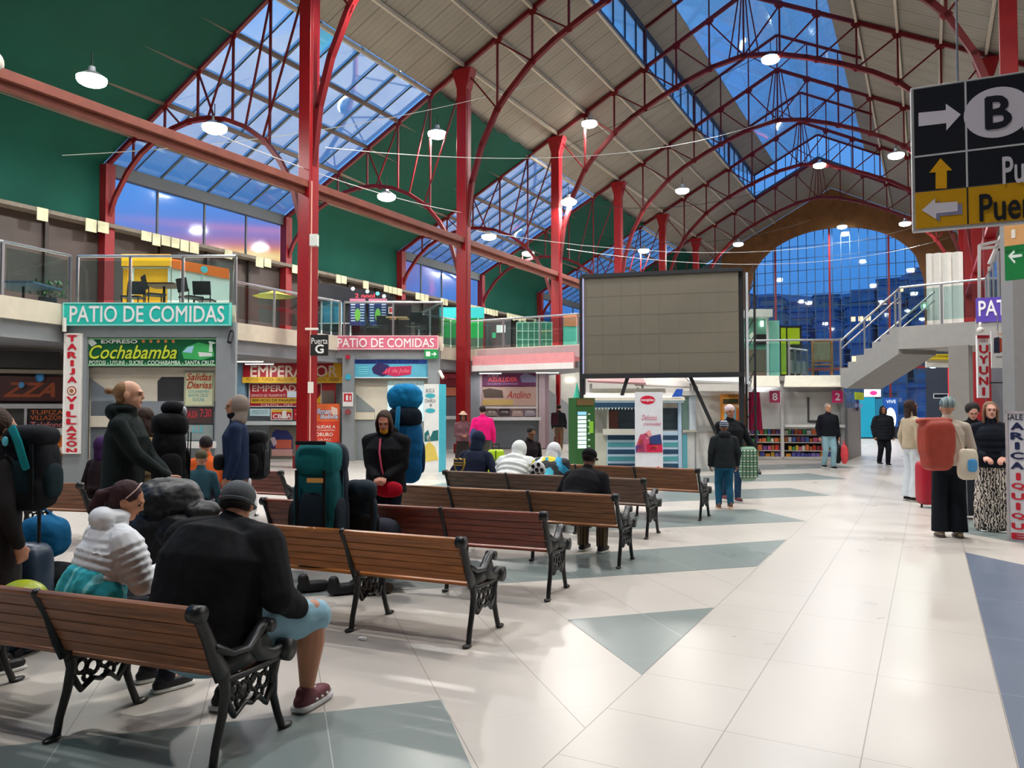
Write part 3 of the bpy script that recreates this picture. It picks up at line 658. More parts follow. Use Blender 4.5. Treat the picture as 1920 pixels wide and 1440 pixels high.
# column bracket, junction box, door sign on the thick column
FC1 = Face(D(560, 21.0), D(640, 21.0))
sign(FC1, (583, 628, 616, 667), '1c1c1e', 'small square black sign reading Puerta G beside the thickest red column', [('Puerta', 585, 634, 615, 645, 'e8e8e4'), ('G', 592, 646, 608, 663, 'e8e8e4', {'bold': .03})], o=0, name='door_sign')
m = MB(); FC1.rect(m, 573, 615, 597, 619, 0, .06); m.done('sign_bracket', WHT, label='short white bar bracket on the thickest red column above the black sign', cat='bracket')
m = MB(); FC1.rect(m, 583, 441, 598, 463, .0, .16); m.done('junction_box', mat('cfd2cc', rough=.5), label='grey junction box high on the thickest red column', cat='box', bevel=.01)
m = MB(); FC1.rect(m, 578, 716, 588, 737, .02, .03); m.done('notice', WHT, label='small white notice on the thickest red column', cat='notice')
m = MB(); a, z0 = FC1.at(581, 860); _, z1 = FC1.at(581, 340); m.cyl(FC1.W(a, z0, .03), FC1.W(a, z1, .03), .018); m.done('conduit', mat('d8a090', rough=.5), label='thin pale conduit running up the thickest red column', cat='pipe')

# ------------------------------------------------------------ shops under the mezzanine, left to right
W0 = Face(D(-60, 17.6), D(125, 18.4))
r = facething('ticket_shop', 'dark ticket shop at the far left edge with glazed counter front', 'shop', W0, 1, 0)
rp(W0, r, (-60, 626, 128, 655), 'b4a998', 0, .06, 'fascia'); rp(W0, r, (-60, 655, 128, 960), '5c5450', -.5, .08, 'back_wall')
rp(W0, r, (-60, 657, 114, 692), '2b2725', .25, .05, 'roller_box'); rp(W0, r, (-60, 692, 122, 702), '8a7e6c', .15, .1, 'lintel')
rp(W0, r, (-60, 702, 122, 757), '3a2a2a', -.1, .04, 'window'); rp(W0, r, (-60, 757, 124, 766), 'b9b9bc', .05, .08, 'sill')
rp(W0, r, (-60, 766, 47, 805), '4c4a48', -.1, .04, 'window'); rp(W0, r, (47, 764, 51, 806), 'b9b9bc', .05, .06, 'frame')
rp(W0, r, (-60, 804, 122, 815), 'd9d6d0', .1, .25, 'counter'); rp(W0, r, (-60, 815, 124, 960), '6a5a50', -.05, .08, 'base')
sign(W0, (-60, 704, 118, 752), '4a2420', 'dim brown banner with slanted orange letters inside the far left shop', [('ZZA', 6, 716, 104, 745, '9c4a28', {'shear': .4, 'bold': .04})], o=-.02, name='shop_banner')
sign(W0, (54, 767, 120, 803), '2c2024', 'small dark window sign with orange and pink lines of town names', [('TUPIZA', 58, 769, 119, 777, 'e0702c'), ('VILLAZON', 58, 779, 119, 787, 'e0702c'), ('Telefono', 58, 791, 119, 801, 'e88a90', {'bold': .02})], o=.0, name='window_sign')
sign(W0, (85, 817, 125, 852), 'e87820', 'orange panel low on the far left shop behind the purple hooded person', [('MA', 98, 838, 122, 850, 'f2efe6', {'bold': .03})], o=.08, name='orange_sign')
for px, py, rr, c in ((76, 708, .09, '3f8fd0'), (42, 722, .06, '5a9fd8')):
    m = MB(); a, z = W0.at(px, py); m.sbox(W0.W(a, z, .12), (rr, rr, rr*1.25)); m.done('balloon', mat(c, rough=.3), smooth=True, label='%s blue balloon hanging in the far left shop' % ('larger' if rr > .07 else 'smaller'), cat='balloon')

P1 = Face(D(125, 16.8), D(437, 16.8))
r = facething('ticket_office', 'grey framed ticket office front below the turquoise sign', 'shop', P1, 1.8, 0)
rp(P1, r, (125, 605, 160, 990), '8b9094', -.05, .12, 'pillar'); rp(P1, r, (408, 605, 440, 990), '8b9094', -.05, .12, 'pillar'); rp(P1, r, (125, 610, 440, 633), '8b9094', -.05, .12, 'lintel')
rp(P1, r, (158, 633, 410, 990), 'ded6c6', -.35, .1, 'back_wall'); rp(P1, r, (158, 688, 410, 706), 'b9b0a2', -.25, .06, 'shutter_box')
qp(P1, r, [(160, 710), (205, 742), (205, 990), (160, 990)], '7d868f', -.25, 'grey_triangle', .02); rp(P1, r, (160, 752, 410, 990), '848b93', -.26, .03, 'lower_wall')
rp(P1, r, (160, 780, 206, 801), 'd6cdbc', -.22, .03, 'stripe'); qp(P1, r, [(286, 714), (302, 698), (340, 698), (340, 800), (286, 800)], '3a3a3e', -.24, 'window')
rp(P1, r, (340, 828, 408, 840), 'd9d9d6', -.2, .3, 'counter')
sign(P1, (126, 569, 437, 612), '2cc4b6', 'long turquoise sign reading PATIO DE COMIDAS', [('PATIO DE COMIDAS', 139, 575, 426, 606, 'f4f6f4', {'bold': .015})], o=.08, th=.08, border='8fe0d6')
def grn(r, o):
    qp(P1, r, [(341, 660), (350, 650), (372, 642), (398, 648), (402, 668), (380, 675), (345, 673)], '3fb060', o, 'bus_picture'); qp(P1, r, [(343, 660), (352, 651), (364, 648), (360, 662)], '9fd0e8', o+.004, 'bus_window')
    qp(P1, r, [(372, 660), (398, 662), (398, 668), (374, 669)], 'dfe8e0', o+.004, 'bus_bumper'); qp(P1, r, [(163, 640), (172, 634), (182, 644), (172, 650)], 'dfe6e0', o, 'map_shape')
    qp(P1, r, [(393, 645), (391, 640), (397, 640), (406, 643), (398, 646), (399, 660), (392, 660)], 'd0e4d4', o+.006, 'statue_shape')
    for k in range(5):
        dp(P1, r, 269+k*14, 640, .035, 'd88a4a', o, 'star')
sign(P1, (160, 634, 409, 686), '0c5c38', 'green bus company board above the ticket window under the turquoise sign', [('EXPRESO', 190, 637, 258, 644, 'f2f2ec', {'bold': .03}), ('Cochabamba', 166, 646, 334, 675, '1c3d1c', {'shear': .35, 'bold': .06}), ('Cochabamba', 168, 647, 332, 673, 'c8d83c', {'shear': .35, 'bold': .015, 'lift': .008}), ('POTOSI - UYUNI - SUCRE - COCHABAMBA - SANTA CRUZ', 168, 676, 402, 684, 'dff0e0', {'bold': .02})], o=-.05, border='8fd0a0', extra=grn)
sign(P1, (340, 697, 395, 762), 'cfd4ae', 'cream hand lettered timetable board in the green company ticket window', [('Salidas', 344, 699, 392, 713, 'b8452c', {'shear': .3, 'bold': .02}), ('Diarias', 345, 715, 392, 728, 'b8452c', {'shear': .3, 'bold': .02}), ('COCHABAMBA', 348, 731, 387, 736, '2f8fa8'), ('SANTA CRUZ', 348, 738, 385, 744, '2f8fa8'), ('SUCRE', 356, 746, 378, 752, '2f8fa8')], o=-.18, th=.02, name='timetable_board', border='a8a892')
sign(P1, (342, 765, 393, 794), '4a3838', 'dark board with red letters below the cream timetable board', [('SALIDA', 345, 770, 365, 784, 'd8404c'), ('7:30', 370, 767, 391, 782, 'd8404c')], o=-.18, th=.02, name='time_board')
sign(P1, (345, 797, 393, 826), '8f9a98', 'grey window pane with small blue letters under the red lettered board', [('LLE', 356, 799, 376, 811, '4cc0d0')], o=-.18, th=.02, name='window_sign')
def tz(r, o):
    dp(P1, r, 141, 733, .10, 'a83c30', o, 'round_mark'); dp(P1, r, 141, 733, .078, 'efe6d6', o+.004, 'round_mark'); dp(P1, r, 141, 733, .045, 'a86a50', o+.008, 'round_mark')
sign(P1, (127, 626, 156, 850), 'ece8e2', 'tall white sign with red letters reading Tarija and Villazon downwards', [('TARIJA', 133, 628, 151, 720, 'cf2434', {'v': 1, 'bold': .06}), ('VILLAZON', 131, 742, 151, 852, 'cf2434', {'v': 1, 'bold': .06})], o=.08, th=.05, name='vertical_sign', border='f6f2ec', extra=tz)
m = MB(); a, z = P1.at(132, 598); m.cyl(P1.W(a, z, .22), P1.W(a, z-.3, .22), .04); m.done('security_camera', WHT, label='small white camera on the left end of the turquoise sign', cat='camera')
m = MB(); a, z = P1.at(440, 622); m.cyl(P1.W(a-.04, z, .05), P1.W(a-.04, z-.25, .2), .05); m.done('security_camera', BLACK, label='small dark camera at the right end of the turquoise sign', cat='camera')

W1 = Face(D(436, 24.6), D(642, 24.6))
r = facething('ticket_office', 'grey blue shop bay behind the thickest red column', 'shop', W1, 1.8, 0)
rp(W1, r, (436, 640, 660, 905), '8b9297', -.5, .1, 'back_wall'); rp(W1, r, (436, 662, 455, 905), '7fa0b4', -.4, .3, 'pillar'); rp(W1, r, (436, 655, 655, 672), '8d9296', -.4, .5, 'lintel')
rp(W1, r, (458, 790, 625, 797), 'cfd4d4', -.35, .35, 'counter'); rp(W1, r, (624, 715, 640, 905), '6d7074', -.4, .15, 'pillar'); rp(W1, r, (460, 862, 600, 875), 'c2c2be', -.4, .3, 'step')
m = MB(); W1.rect(m, 463, 664, 484, 667, .15, .15); m.done('tube_light', mat('f4f8ff', emit=6), label='small glowing tube light above the red company board', cat='lamp')
def emp(r, o): qp(W1, r, [(604, 716), (604, 709), (620, 690), (632, 673), (640, 673), (640, 716)], 'd8a41c', o, 'gold_corner')
sign(W1, (455, 672, 642, 717), '9c1420', 'wide dark red company board with pale capital letters and gold corner', [('EMPERADOR', 469, 685, 632, 707, 'e2c8b4', {'bold': .02, 'lift': .008})], o=-.1, th=.06, extra=emp, border='8a1018')
sign(W1, (455, 707, 642, 718), 'd0a42c', 'thin gold strip sign under the wide red company board', [('POTOSI - TUPIZA - VILLAZON', 463, 709, 550, 715, '6a3c14'), ('LA PAZ - ORURO', 596, 709, 636, 715, '6a3c14')], o=-.02, th=.04, name='strip_sign')
def emp2(r, o):
    rp(W1, r, (466, 746, 590, 756), 'd0a42c', o, .004, 'gold_band'); rp(W1, r, (535, 733, 553, 745), 'cfdce4', o, .006, 'pasted_paper')
    m = MB(); W1.text(m, 'SERVICIO DE TRANSPORTE', 467, 740-1, 532, 744, o+.004); W1.text(m, '71817226 - 7267', 485, 757, 545, 762, o+.004); m.done('lettering', mat('e8c8c0'), parent=r)
    m = MB(); W1.text(m, 'SERVICIO DE PASAJEROS', 469, 748, 560, 754, o+.008, bold=.02); m.done('lettering', mat('5a3410'), parent=r)
sign(W1, (463, 718, 600, 763), 'a01826', 'smaller red board repeating the company name under the wide one', [('EMPERADOR', 469, 722, 580, 734, 'dcc0b0', {'bold': .02})], o=-.25, th=.04, extra=emp2, border='c8c4c0')
def emp3(r, o): qp(W1, r, [(590, 756), (590, 750), (602, 735), (602, 756)], 'd8a41c', o, 'gold_panel'); rp(W1, r, (600, 732, 624, 762), '7c6e64', o, .01, 'opening')
sign(W1, (588, 718, 626, 763), 'b3202a', 'narrow red and gold window panel right of the thickest red column', [], o=-.25, th=.04, name='window_panel', extra=emp3)
sign(W1, (464, 766, 502, 780), 'c8e0e4', 'pale blue notice under the smaller red board', [('PRECIOS', 468, 769, 498, 776, '6a9aa4')], o=-.25, th=.03, name='notice')
def cb(r, o): rp(W1, r, (505, 766, 544, 773), 'd8b03c', o, .004, 'gold_band'); qp(W1, r, [(524, 785), (526, 771), (533, 769), (535, 785)], 'efe8e0', o+.01, 'white_shape')
sign(W1, (504, 766, 545, 788), 'c41c2c', 'little red sign with white capital letters CBBA above the shop counter', [('CB', 508, 776, 524, 785, 'f4ece8', {'bold': .03}), ('A', 534, 776, 542, 785, 'f4ece8', {'bold': .03}), ], o=-.24, th=.03, name='window_sign', extra=cb, border='e0d8d0')
sign(W1, (547, 766, 600, 788), 'b01c28', 'little red sign partly hidden by the thickest red column', [('TJA', 550, 776, 566, 785, 'f4ece8', {'bold': .03})], o=-.24, th=.03, name='window_sign')
def bus(r, o):
    qp(W1, r, [(506, 812), (512, 806), (535, 808), (544, 820), (545, 850), (510, 855), (503, 840)], '27316c', o, 'coach_picture'); rp(W1, r, (512, 825, 542, 842), 'c8604c', o+.004, .004, 'coach_lights'); rp(W1, r, (505, 843, 544, 856), 'c89890', o+.005, .004, 'coach_bumper')
    qp(W1, r, [(502, 822), (510, 820), (515, 832), (508, 838)], 'd8c4cc', o+.006, 'coach_mirror')
sign(W1, (500, 800, 556, 866), '6f6a60', 'poster of a dark blue coach low on the shop wall', [], o=-.3, th=.03, name='coach_poster', cat='poster', extra=bus)
def pull(r, o):
    qp(W1, r, [(622, 762), (633, 766), (634, 776), (628, 782), (622, 774)], 'f0d8c8', o, 'bird_shape'); rp(W1, r, (580, 790, 636, 829), 'e0452c', o-.001, .003, 'red_field')
sign(W1, (580, 757, 637, 829), 'ee7038', 'orange poster with blue and white lettering right of the thickest red column', [('Pullman', 583, 765, 621, 777, '3f74b4', {'bold': .05, 'shear': .15}), ('Pullman', 584, 766, 621, 776, 'f6f2ee', {'bold': .01, 'shear': .15, 'lift': .01}), ('Bolivia', 601, 776, 635, 786, '3f74b4', {'bold': .05, 'shear': .15}), ('Bolivia', 602, 777, 634, 785, 'f6f2ee', {'bold': .01, 'shear': .15, 'lift': .01}), ('SALIDAS A', 588, 797, 630, 803, 'f6e8dc', {'bold': .03, 'lift': .01}), ('COCHABAMBA', 588, 805, 629, 808, 'f6e8dc', {'lift': .01}), ('ORURO', 593, 811, 625, 818, 'f6e8dc', {'bold': .03, 'lift': .01}), ('LA PAZ', 598, 822, 622, 826, 'f6e8dc', {'lift': .01})], o=.0, th=.04, name='orange_poster', cat='poster', extra=pull)
m = MB(); W1.rect(m, 578, 829, 640, 870, -.05, .1); m.done('low_cabinet', mat('8a1c22', rough=.5), label='dark red cabinet below the orange poster', cat='cabinet')

P2 = Face(D(640, 24.2), D(823, 24.2))
r = facething('ticket_office', 'grey framed closed ticket office below the pink sign', 'shop', P2, 1.5, 0)
rp(P2, r, (643, 652, 664, 872), '8f9598', -.05, .12, 'pillar'); rp(P2, r, (803, 652, 824, 872), '8f9598', -.05, .12, 'pillar'); rp(P2, r, (622, 655, 824, 672), '8f9598', -.06, .12, 'lintel')
rp(P2, r, (663, 670, 805, 875), 'd9d2c0', -.35, .1, 'back_wall'); rp(P2, r, (663, 709, 805, 722), 'a9a498', -.25, .06, 'shutter_box'); qp(P2, r, [(664, 738), (700, 768), (705, 875), (664, 875)], '87908f', -.25, 'grey_triangle')
rp(P2, r, (664, 786, 805, 875), '8a9192', -.255, .02, 'lower_wall'); rp(P2, r, (662, 773, 700, 787), 'd6cdb8', -.22, .03, 'stripe'); rp(P2, r, (725, 714, 793, 790), 'cfeef4', -.22, .03, 'glowing_poster', emit=.35)  # the blue-white poster gets its brightness from added emission
sign(P2, (622, 630, 823, 656), 'dc7389', 'long pink sign reading PATIO DE COMIDAS', [('PATIO DE COMIDAS', 635, 635, 815, 652, 'fbf2f2', {'bold': .012})], o=.08, th=.08, border='f2c0c8')
def uy(r, o):
    qp(P2, r, [(664, 674), (800, 674), (800, 682), (664, 682)], '22489c', o, 'sky_band'); qp(P2, r, [(697, 690), (708, 680), (728, 684), (740, 700), (716, 706), (700, 700)], '33285c', o+.002, 'dark_splash'); qp(P2, r, [(716, 700), (730, 688), (772, 686), (770, 702), (740, 706)], 'c8305c', o+.004, 'red_splash')
    m = MB(); P2.text(m, 'SALIDAS DIARIAS A UYUNI', 668, 675, 785, 681, o+.006, bold=.02); m.done('lettering', mat('0f1c4c'), parent=r)
    m = MB(); P2.text(m, '11 de Julio', 722, 691, 768, 701, o+.01, shear=.3, bold=.03); m.done('lettering', mat('f07088'), parent=r)
    for k in range(4): rp(P2, r, (670, 688+k*4, 690, 690+k*4), '6fd0dc', o+.004, .003, 'text_line')
sign(P2, (663, 672, 805, 709), '5fb4d0', 'blue banner with splashed red lettering over the closed office', [], o=-.05, th=.04, name='shop_banner', extra=uy, border='e8f0f0')
def ar(r, o): rp(P2, r, (800, 660, 808, 669), 'eefaf0', o, .004, 'person_mark'); qp(P2, r, [(810, 664), (815, 664), (815, 660), (820, 664.7), (815, 669), (815, 666), (810, 666)], 'eefaf0', o, 'arrow')
sign(P2, (797, 656, 822, 673), '1f9a50', 'small green exit arrow sign on the right end of the pink sign', [], o=.17, th=.03, name='exit_sign', extra=ar)
def fh(r, o): rp(P2, r, (646, 738, 661, 753), 'c82a34', o, .004, 'red_square'); rp(P2, r, (650, 741, 654, 751), 'f4eeee', o+.005, .003, 'figure_mark'); rp(P2, r, (657, 742, 659, 751), 'f4eeee', o+.005, .003, 'figure_mark')
sign(P2, (644, 736, 663, 762), 'f0eeec', 'white and red fire notice on the left pillar of the pink sign office', [], o=.08, th=.02, name='fire_notice', extra=fh)
m = MB(); P2.disc(m, 654, 707, .09, .08, .02); m.done('round_sign', mat('39b4d0'), label='small round blue sign on the pillar above the fire notice', cat='sign')
m = MB(); a, z = P2.at(654, 670); m.box(P2.W(a, z, .14), (.13, .08, .13), P2.rz); m.done('alarm_box', mat('b0203c'), label='small red alarm box under the pink sign', cat='alarm', bevel=.01)
m = MB(); a, z = P2.at(654, 772); m.cyl(P2.W(a, z, .08), P2.W(a, z, .18), .09); m.done('hose_valve', mat('9a4a50'), label='round dull red valve below the fire notice', cat='valve')
m = MB(); a, z = P2.at(825, 702); m.cyl(P2.W(a, z+.1, .1), P2.W(a+.12, z-.12, .25), .05); m.done('security_camera', WHT, label='white camera on the right pillar of the pink sign office', cat='camera')

# standing advertising totem
TT = Face(D(796, 20.0), D(823, 20.0))
r = facething('advert_totem', 'tall white and turquoise advertising box standing beside the woman with the blue rucksack', 'advert', TT, .2, 0)
a0, _ = TT.at(795, 800); a1, _ = TT.at(823, 800); m = MB(); TT.bx(m, a0, a1, 0, 2.27, 0, .03); m.done('front_panel', mat('eceeea', rough=.4, emit=.12), parent=r)
TS = Face((TT.W(a1, 0, .03).x, TT.W(a1, 0, .03).y), (TT.W(a1+.16, 0, -.25).x, TT.W(a1+.16, 0, -.25).y))
m = MB(); TS.bx(m, 0, TS.L, 0, 2.27, -.03, .03); m.done('side_panel', mat('4fc4d8', rough=.4, emit=.12), parent=r)
m = MB(); TT.bx(m, a0, a1, 0, 2.25, -.27, .26); m.done('body', mat('c8d0d0'), parent=r)
mm = MB()
for t, x0, y0, x1, y1 in (('BUSCA', 799, 729, 815, 736), ('CHARLA', 797, 748, 817, 755), ('a', 806, 757, 810, 762)): TT.text(mm, t, x0, y0, x1, y1, .036)
mm.done('lettering', mat('5a5c60'), parent=r)
for y in (742, 770): m = MB(); TT.disc(m, 807, y, .13, .034, .004, ry=.06); m.done('blue_label', mat('46bccb'), parent=r)
for pts, c in (([(796, 812), (803, 806), (807, 820), (812, 808), (822, 806), (822, 826), (796, 828)], '1f6e6e'), ([(797, 835), (806, 828), (816, 838), (822, 862), (796, 866)], 'e6cf62'), ([(800, 818), (805, 814), (808, 826), (802, 828)], 'f4f4f0')): qp(TT, r, pts, c, .035, 'cartoon_patch')
# snack kiosk row behind second column
W2 = Face(D(822, 30.5), D(900, 30.8))
r = facething('ticket_shop', 'reddish brown ticket window between the totem and second tall column', 'shop', W2, .8, 0)
rp(W2, r, (820, 655, 905, 690), 'b98272', -.3, .1, 'upper_wall'); rp(W2, r, (820, 690, 905, 850), '8a8c92', -.35, .1, 'wall'); rp(W2, r, (820, 692, 862, 725), '7c1f2c', -.2, .04, 'red_banner'); rp(W2, r, (820, 726, 862, 742), 'b8684c', -.2, .04, 'banner')
rp(W2, r, (820, 744, 862, 782), '5c5c64', -.22, .04, 'window'); rp(W2, r, (820, 780, 862, 786), 'dcdcdc', -.2, .3, 'counter'); m = MB(); W2.text(m, 'Expreso', 828, 697, 858, 712, -.15, shear=.3, bold=.03); m.done('lettering', mat('e05060'), parent=r)
K3 = Face(D(888, 31.2), D(1030, 31.2))
r = facething('ticket_shop', 'mauve walled ticket office under the pink awning', 'shop', K3, 1.5, 0)
rp(K3, r, (884, 680, 1030, 842), 'a88f98', -.25, .1, 'wall'); rp(K3, r, (902, 690, 1012, 700), '9a8088', -.1, .1, 'head'); rp(K3, r, (1010, 690, 1022, 840), 'b7a2a8', -.15, .3, 'pillar'); rp(K3, r, (884, 690, 904, 840), 'b7a2a8', -.15, .3, 'pillar')
rp(K3, r, (904, 786, 1012, 840), '6f747c', -.14, .05, 'lower_panel'); rp(K3, r, (904, 782, 1014, 788), 'e4e0e0', -.14, .35, 'counter'); rp(K3, r, (906, 762, 1008, 766), 'd8ccc8', -.05, .05, 'rail'); rp(K3, r, (1005, 700, 1009, 782), 'd8ccc8', -.06, .05, 'frame')
sign(K3, (904, 694, 1010, 724), '6f2c58', 'purple company banner with a coach drawing under the pink awning', [('Trans', 914, 699, 935, 706, 'e0c8d8', {'shear': .3}), ('AZULLIDER', 915, 707, 970, 716, 'f05a68', {'bold': .05}), ('SALIDAS DIARIAS', 914, 718, 970, 721, 'c8a8e0')], o=-.05, th=.03, name='shop_banner', extra=lambda r, o: qp(K3, r, [(975, 705), (985, 699), (1004, 706), (1006, 717), (978, 717)], '8a84a8', o, 'coach_drawing'))
def an(r, o):
    qp(K3, r, [(905, 731), (918, 728), (942, 732), (944, 746), (908, 746)], '5c4c44', o, 'coach_picture'); rp(K3, r, (904, 749, 962, 760), 'c8a868', o, .004, 'list_strip')
sign(K3, (904, 725, 1008, 761), 'c2a094', 'pale brown banner with a coach and slanted red lettering', [('Andino', 950, 733, 995, 747, 'b03c34', {'shear': .4, 'bold': .01})], o=-.1, th=.03, name='shop_banner', extra=an)
for k, c in enumerate(('8a7a74', '4a3a40', 'b0948c', '9a8c98')): sign(K3, (912+k*24, 766, 932+k*24, 780), c, ['first small poster behind the counter glass under the pink awning', 'dark small poster behind the counter glass under the pink awning', 'small tan coach poster behind the counter glass', 'small grey poster, rightmost behind the counter glass'][k], [('VIAJE', 915+k*24, 770, 929+k*24, 775, 'e8e0dc')], o=-.1, th=.02, name='small_poster', cat='poster')
# pink awning
AW = Face(D(888, 28.6), D(1080, 26.4))
r = facething('awning', 'long pink awning hanging below the upper floor edge', 'awning', AW, 1.8, 2.9)
rp(AW, r, (888, 668, 1078, 688), 'f0a0a4', 0, .08, 'front'); rp(AW, r, (888, 686, 1078, 691), 'f8f0ee', .02, .1, 'white_edge')
a0, z0 = AW.at(890, 688); a1, z1 = AW.at(1076, 668); m = MB(); m.poly([AW.W(a0, 3.3, -.8), AW.W(a1, 3.3, -.8), AW.W(a1, z1, 0), AW.W(a0, z1, 0)], (0, 0, .03)); m.done('top', mat('e89498'), parent=r)
m = MB(); AW.rect(m, 884, 655, 1092, 668, -.5, .12); m.done('fascia_board', mat('b8a4a4'), label='mauve grey fascia board above the pink awning', cat='board')
# wall stretches beyond
F5 = Face(D(1018, 35.5), D(1400, 37)); m = MB(); F5.rect(m, 1018, 690, 1420, 830, 0, .1); struct(m, 'wall_left', mat('cfcdc8', rough=.6))
r = facething('wall_panel', 'pale wall with a grey slanted wedge behind the third column', 'wall panel', F5, 1, 0); qp(F5, r, [(1020, 725), (1082, 770), (1082, 832), (1020, 832)], '9a9ea2', .11, 'wedge')
m = MB(); F5.rect(m, 1060, 712, 1076, 716, .1, .1); m.done('wall_lamp', mat('fff6e0', emit=5), label='tiny warm light on the pale wall right of the third column', cat='lamp')

# ------------------------------------------------------------ upper floor stalls on the left
def chairs_proto():
    r = thing('cafe_chair', 'x', 'chair', local=True); B = mat('17181c', rough=.5)
    m = MB(); m.box((0, 0, .45), (.44, .42, .04)); m.done('seat', B, parent=r, bevel=.01)
    m = MB(); M = Matrix.Rotation(math.radians(-12), 3, 'X'); m.box((0, .24, .72), (.44, .03, .34), M=M); m.done('backrest', B, parent=r, bevel=.01)
    for x in (-.19, .19):
        for y in (-.18, .18): m = MB(); m.cyl((x, y, 0), (x, y, .45 if y < 0 else .62), .014, n=6); m.done('leg', B, parent=r)
    return r
CHP = chairs_proto(); cn = [0]
def chair(px, t, rz, lb):
    o = CHP if cn[0] == 0 else copy_tree(CHP); cn[0] += 1; p = dep(px, t, ZM); o.location = p; o.rotation_euler = (0, 0, rz); o['label'] = lb; o['group'] = 'black chairs on the upper floor'
def table(px, t, top, lb, h=.75, s=.7):
    p = dep(px, t, ZM); r = thing('cafe_table', lb, 'table', tuple(p)); m = MB(); m.box(p+Vector((0, 0, h)), (s, s, .04), .5); m.done('tabletop', mat(top), parent=r)
    m = MB(); m.cyl(p+Vector((0, 0, .02)), p+Vector((0, 0, h)), .03); m.box(p+Vector((0, 0, .02)), (.4, .4, .03), .5); m.done('pedestal', BLACK, parent=r)
Y1 = Face(D(232, 21.2), D(322, 21.2)); Y2 = Face(D(322, 21.2), D(430, 22.2))
r = facething('food_stall', 'yellow food stall behind the turquoise sign railing', 'stall', Y1, .7, ZM)
rp(Y1, r, (232, 478, 322, 500), 'f0b020', 0, .12, 'header'); rp(Y1, r, (232, 500, 322, 999), 'eaa81c', -.05, .08, 'panel'); rp(Y1, r, (250, 502, 253, 999), 'dfe8dc', .03, .03, 'frame'); rp(Y1, r, (317, 500, 322, 999), 'd0dcd8', .03, .04, 'frame'); rp(Y1, r, (232, 501, 322, 504), 'dfe8dc', .03, .03, 'frame')
r = facething('food_stall', 'white food stall with orange band right of the yellow stall', 'stall', Y2, .7, ZM)
rp(Y2, r, (322, 500, 430, 999), 'd8e4dc', -.05, .08, 'panel'); qp(Y2, r, [(322, 486), (428, 505), (428, 524), (322, 503)], 'f07424', .05, 'orange_band', .03); dp(Y2, r, 381, 506, .1, '58c0c8', .09, 'round_logo')
rp(Y2, r, (376, 505, 379, 999), 'b8c8c4', .03, .04, 'frame')
chair(246, 18.8, .6, 'black mesh chair, leftmost on the upper floor before the yellow stall'); chair(288, 18.4, 2.7, 'black low chair before the yellow stall'); table(305, 19.2, '5c3c2c', 'dark brown square table between the yellow and white stalls', .8, .8)
chair(356, 18.8, 3.0, 'black armchair before the white stall'); chair(382, 19.3, -2.6, 'black chair, rightmost before the white stall')
m = MB(); p = dep(417, 19.0, ZM); m.cyl(p, p+Vector((0, 0, .28)), .15, .18, n=16); m.done('waste_basket', mat('6c8480'), label='small grey green basket by the corner post of the upper railing', cat='basket')
r = thing('potted_plant', 'dim leafy plant in a dark planter on the upper floor at far left', 'plant', tuple(dep(85, 19.5, ZM))); p = dep(85, 19.5, ZM)
m = MB(); m.box(p+Vector((0, 0, .25)), (1.0, .4, .5), -.5); m.done('planter', mat('22303c'), parent=r, bevel=.02)
m = MB(); random.seed(11)
for k in range(90):
    c = p+Vector((random.uniform(-.5, .5), random.uniform(-.25, .25), .5+random.random()*.4)); d = Vector((random.uniform(-1, 1), random.uniform(-1, 1), random.uniform(.2, 1))).normalized()*.2; s = d.cross(Vector((0, 0, 1))).normalized()*.03
    m.add([c, c+d*.5+s, c+d, c+d*.5-s], [(0, 1, 2, 3)])
m.done('foliage', mat('3c5c34', rough=.7, var=.3), parent=r)
table(40, 18.6, '33506c', 'blue grey table behind the far left railing', .7, 1.2)
# yellow lamp reflection, given the shape of an added low parasol
p = dep(512, 22.6, ZM); r = thing('parasol', 'yellow lamp reflection shaped as a flat parasol behind the railing left of the thickest column', 'parasol', tuple(p)); m = MB(); m.cyl(p+Vector((0, 0, 1.02)), p+Vector((0, 0, 1.18)), .62, .06, n=8); m.done('canopy', mat('c8b840', rough=.7), parent=r); m = MB(); m.cyl(p, p+Vector((0, 0, 1.1)), .02); m.done('pole', BLACK, parent=r)
# pink-sign terrace: dark menu wall with sheets
M1 = Face(D(588, 27.2), D(770, 27.2))
r = facething('food_stall', 'dark food stall with black header above the pink sign terrace', 'stall', M1, 1.7, ZM)
qp(M1, r, [(588, 530), (730, 552), (745, 566), (588, 566)], '1b1e28', .1, 'header', .1); rp(M1, r, (588, 562, 660, 999), '26333c', -.1, .06, 'back'); rp(M1, r, (604, 566, 643, 606), '2f86a4', 0, .05, 'lit_cabinet', emit=.15); rp(M1, r, (658, 560, 770, 999), '3c3034', -.4, .06, 'back'); rp(M1, r, (588, 606, 662, 999), '141c26', .05, .06, 'counter')
mm = MB()
for k in range(4): M1.rect(mm, 604+k*18, 562, 606+k*18, 630, .12, .03)
M1.rect(mm, 600, 606, 662, 608, .12, .03); mm.done('frame', mat('c0c8c8'), parent=r)
for px, py, c in ((664, 543, 'd8e0e8'), (691, 548, 'c8d8e0'), (710, 552, '70d0e0'), (722, 557, 'd8e8e0')): dp(M1, r, px, py, .07, c, .21, 'dish_picture', emit=.2)
m = MB(); M1.text(m, '2 nool', 668, 552, 705, 560, .21, bold=.03); m.done('lettering', mat('e04858', emit=.3), parent=r)
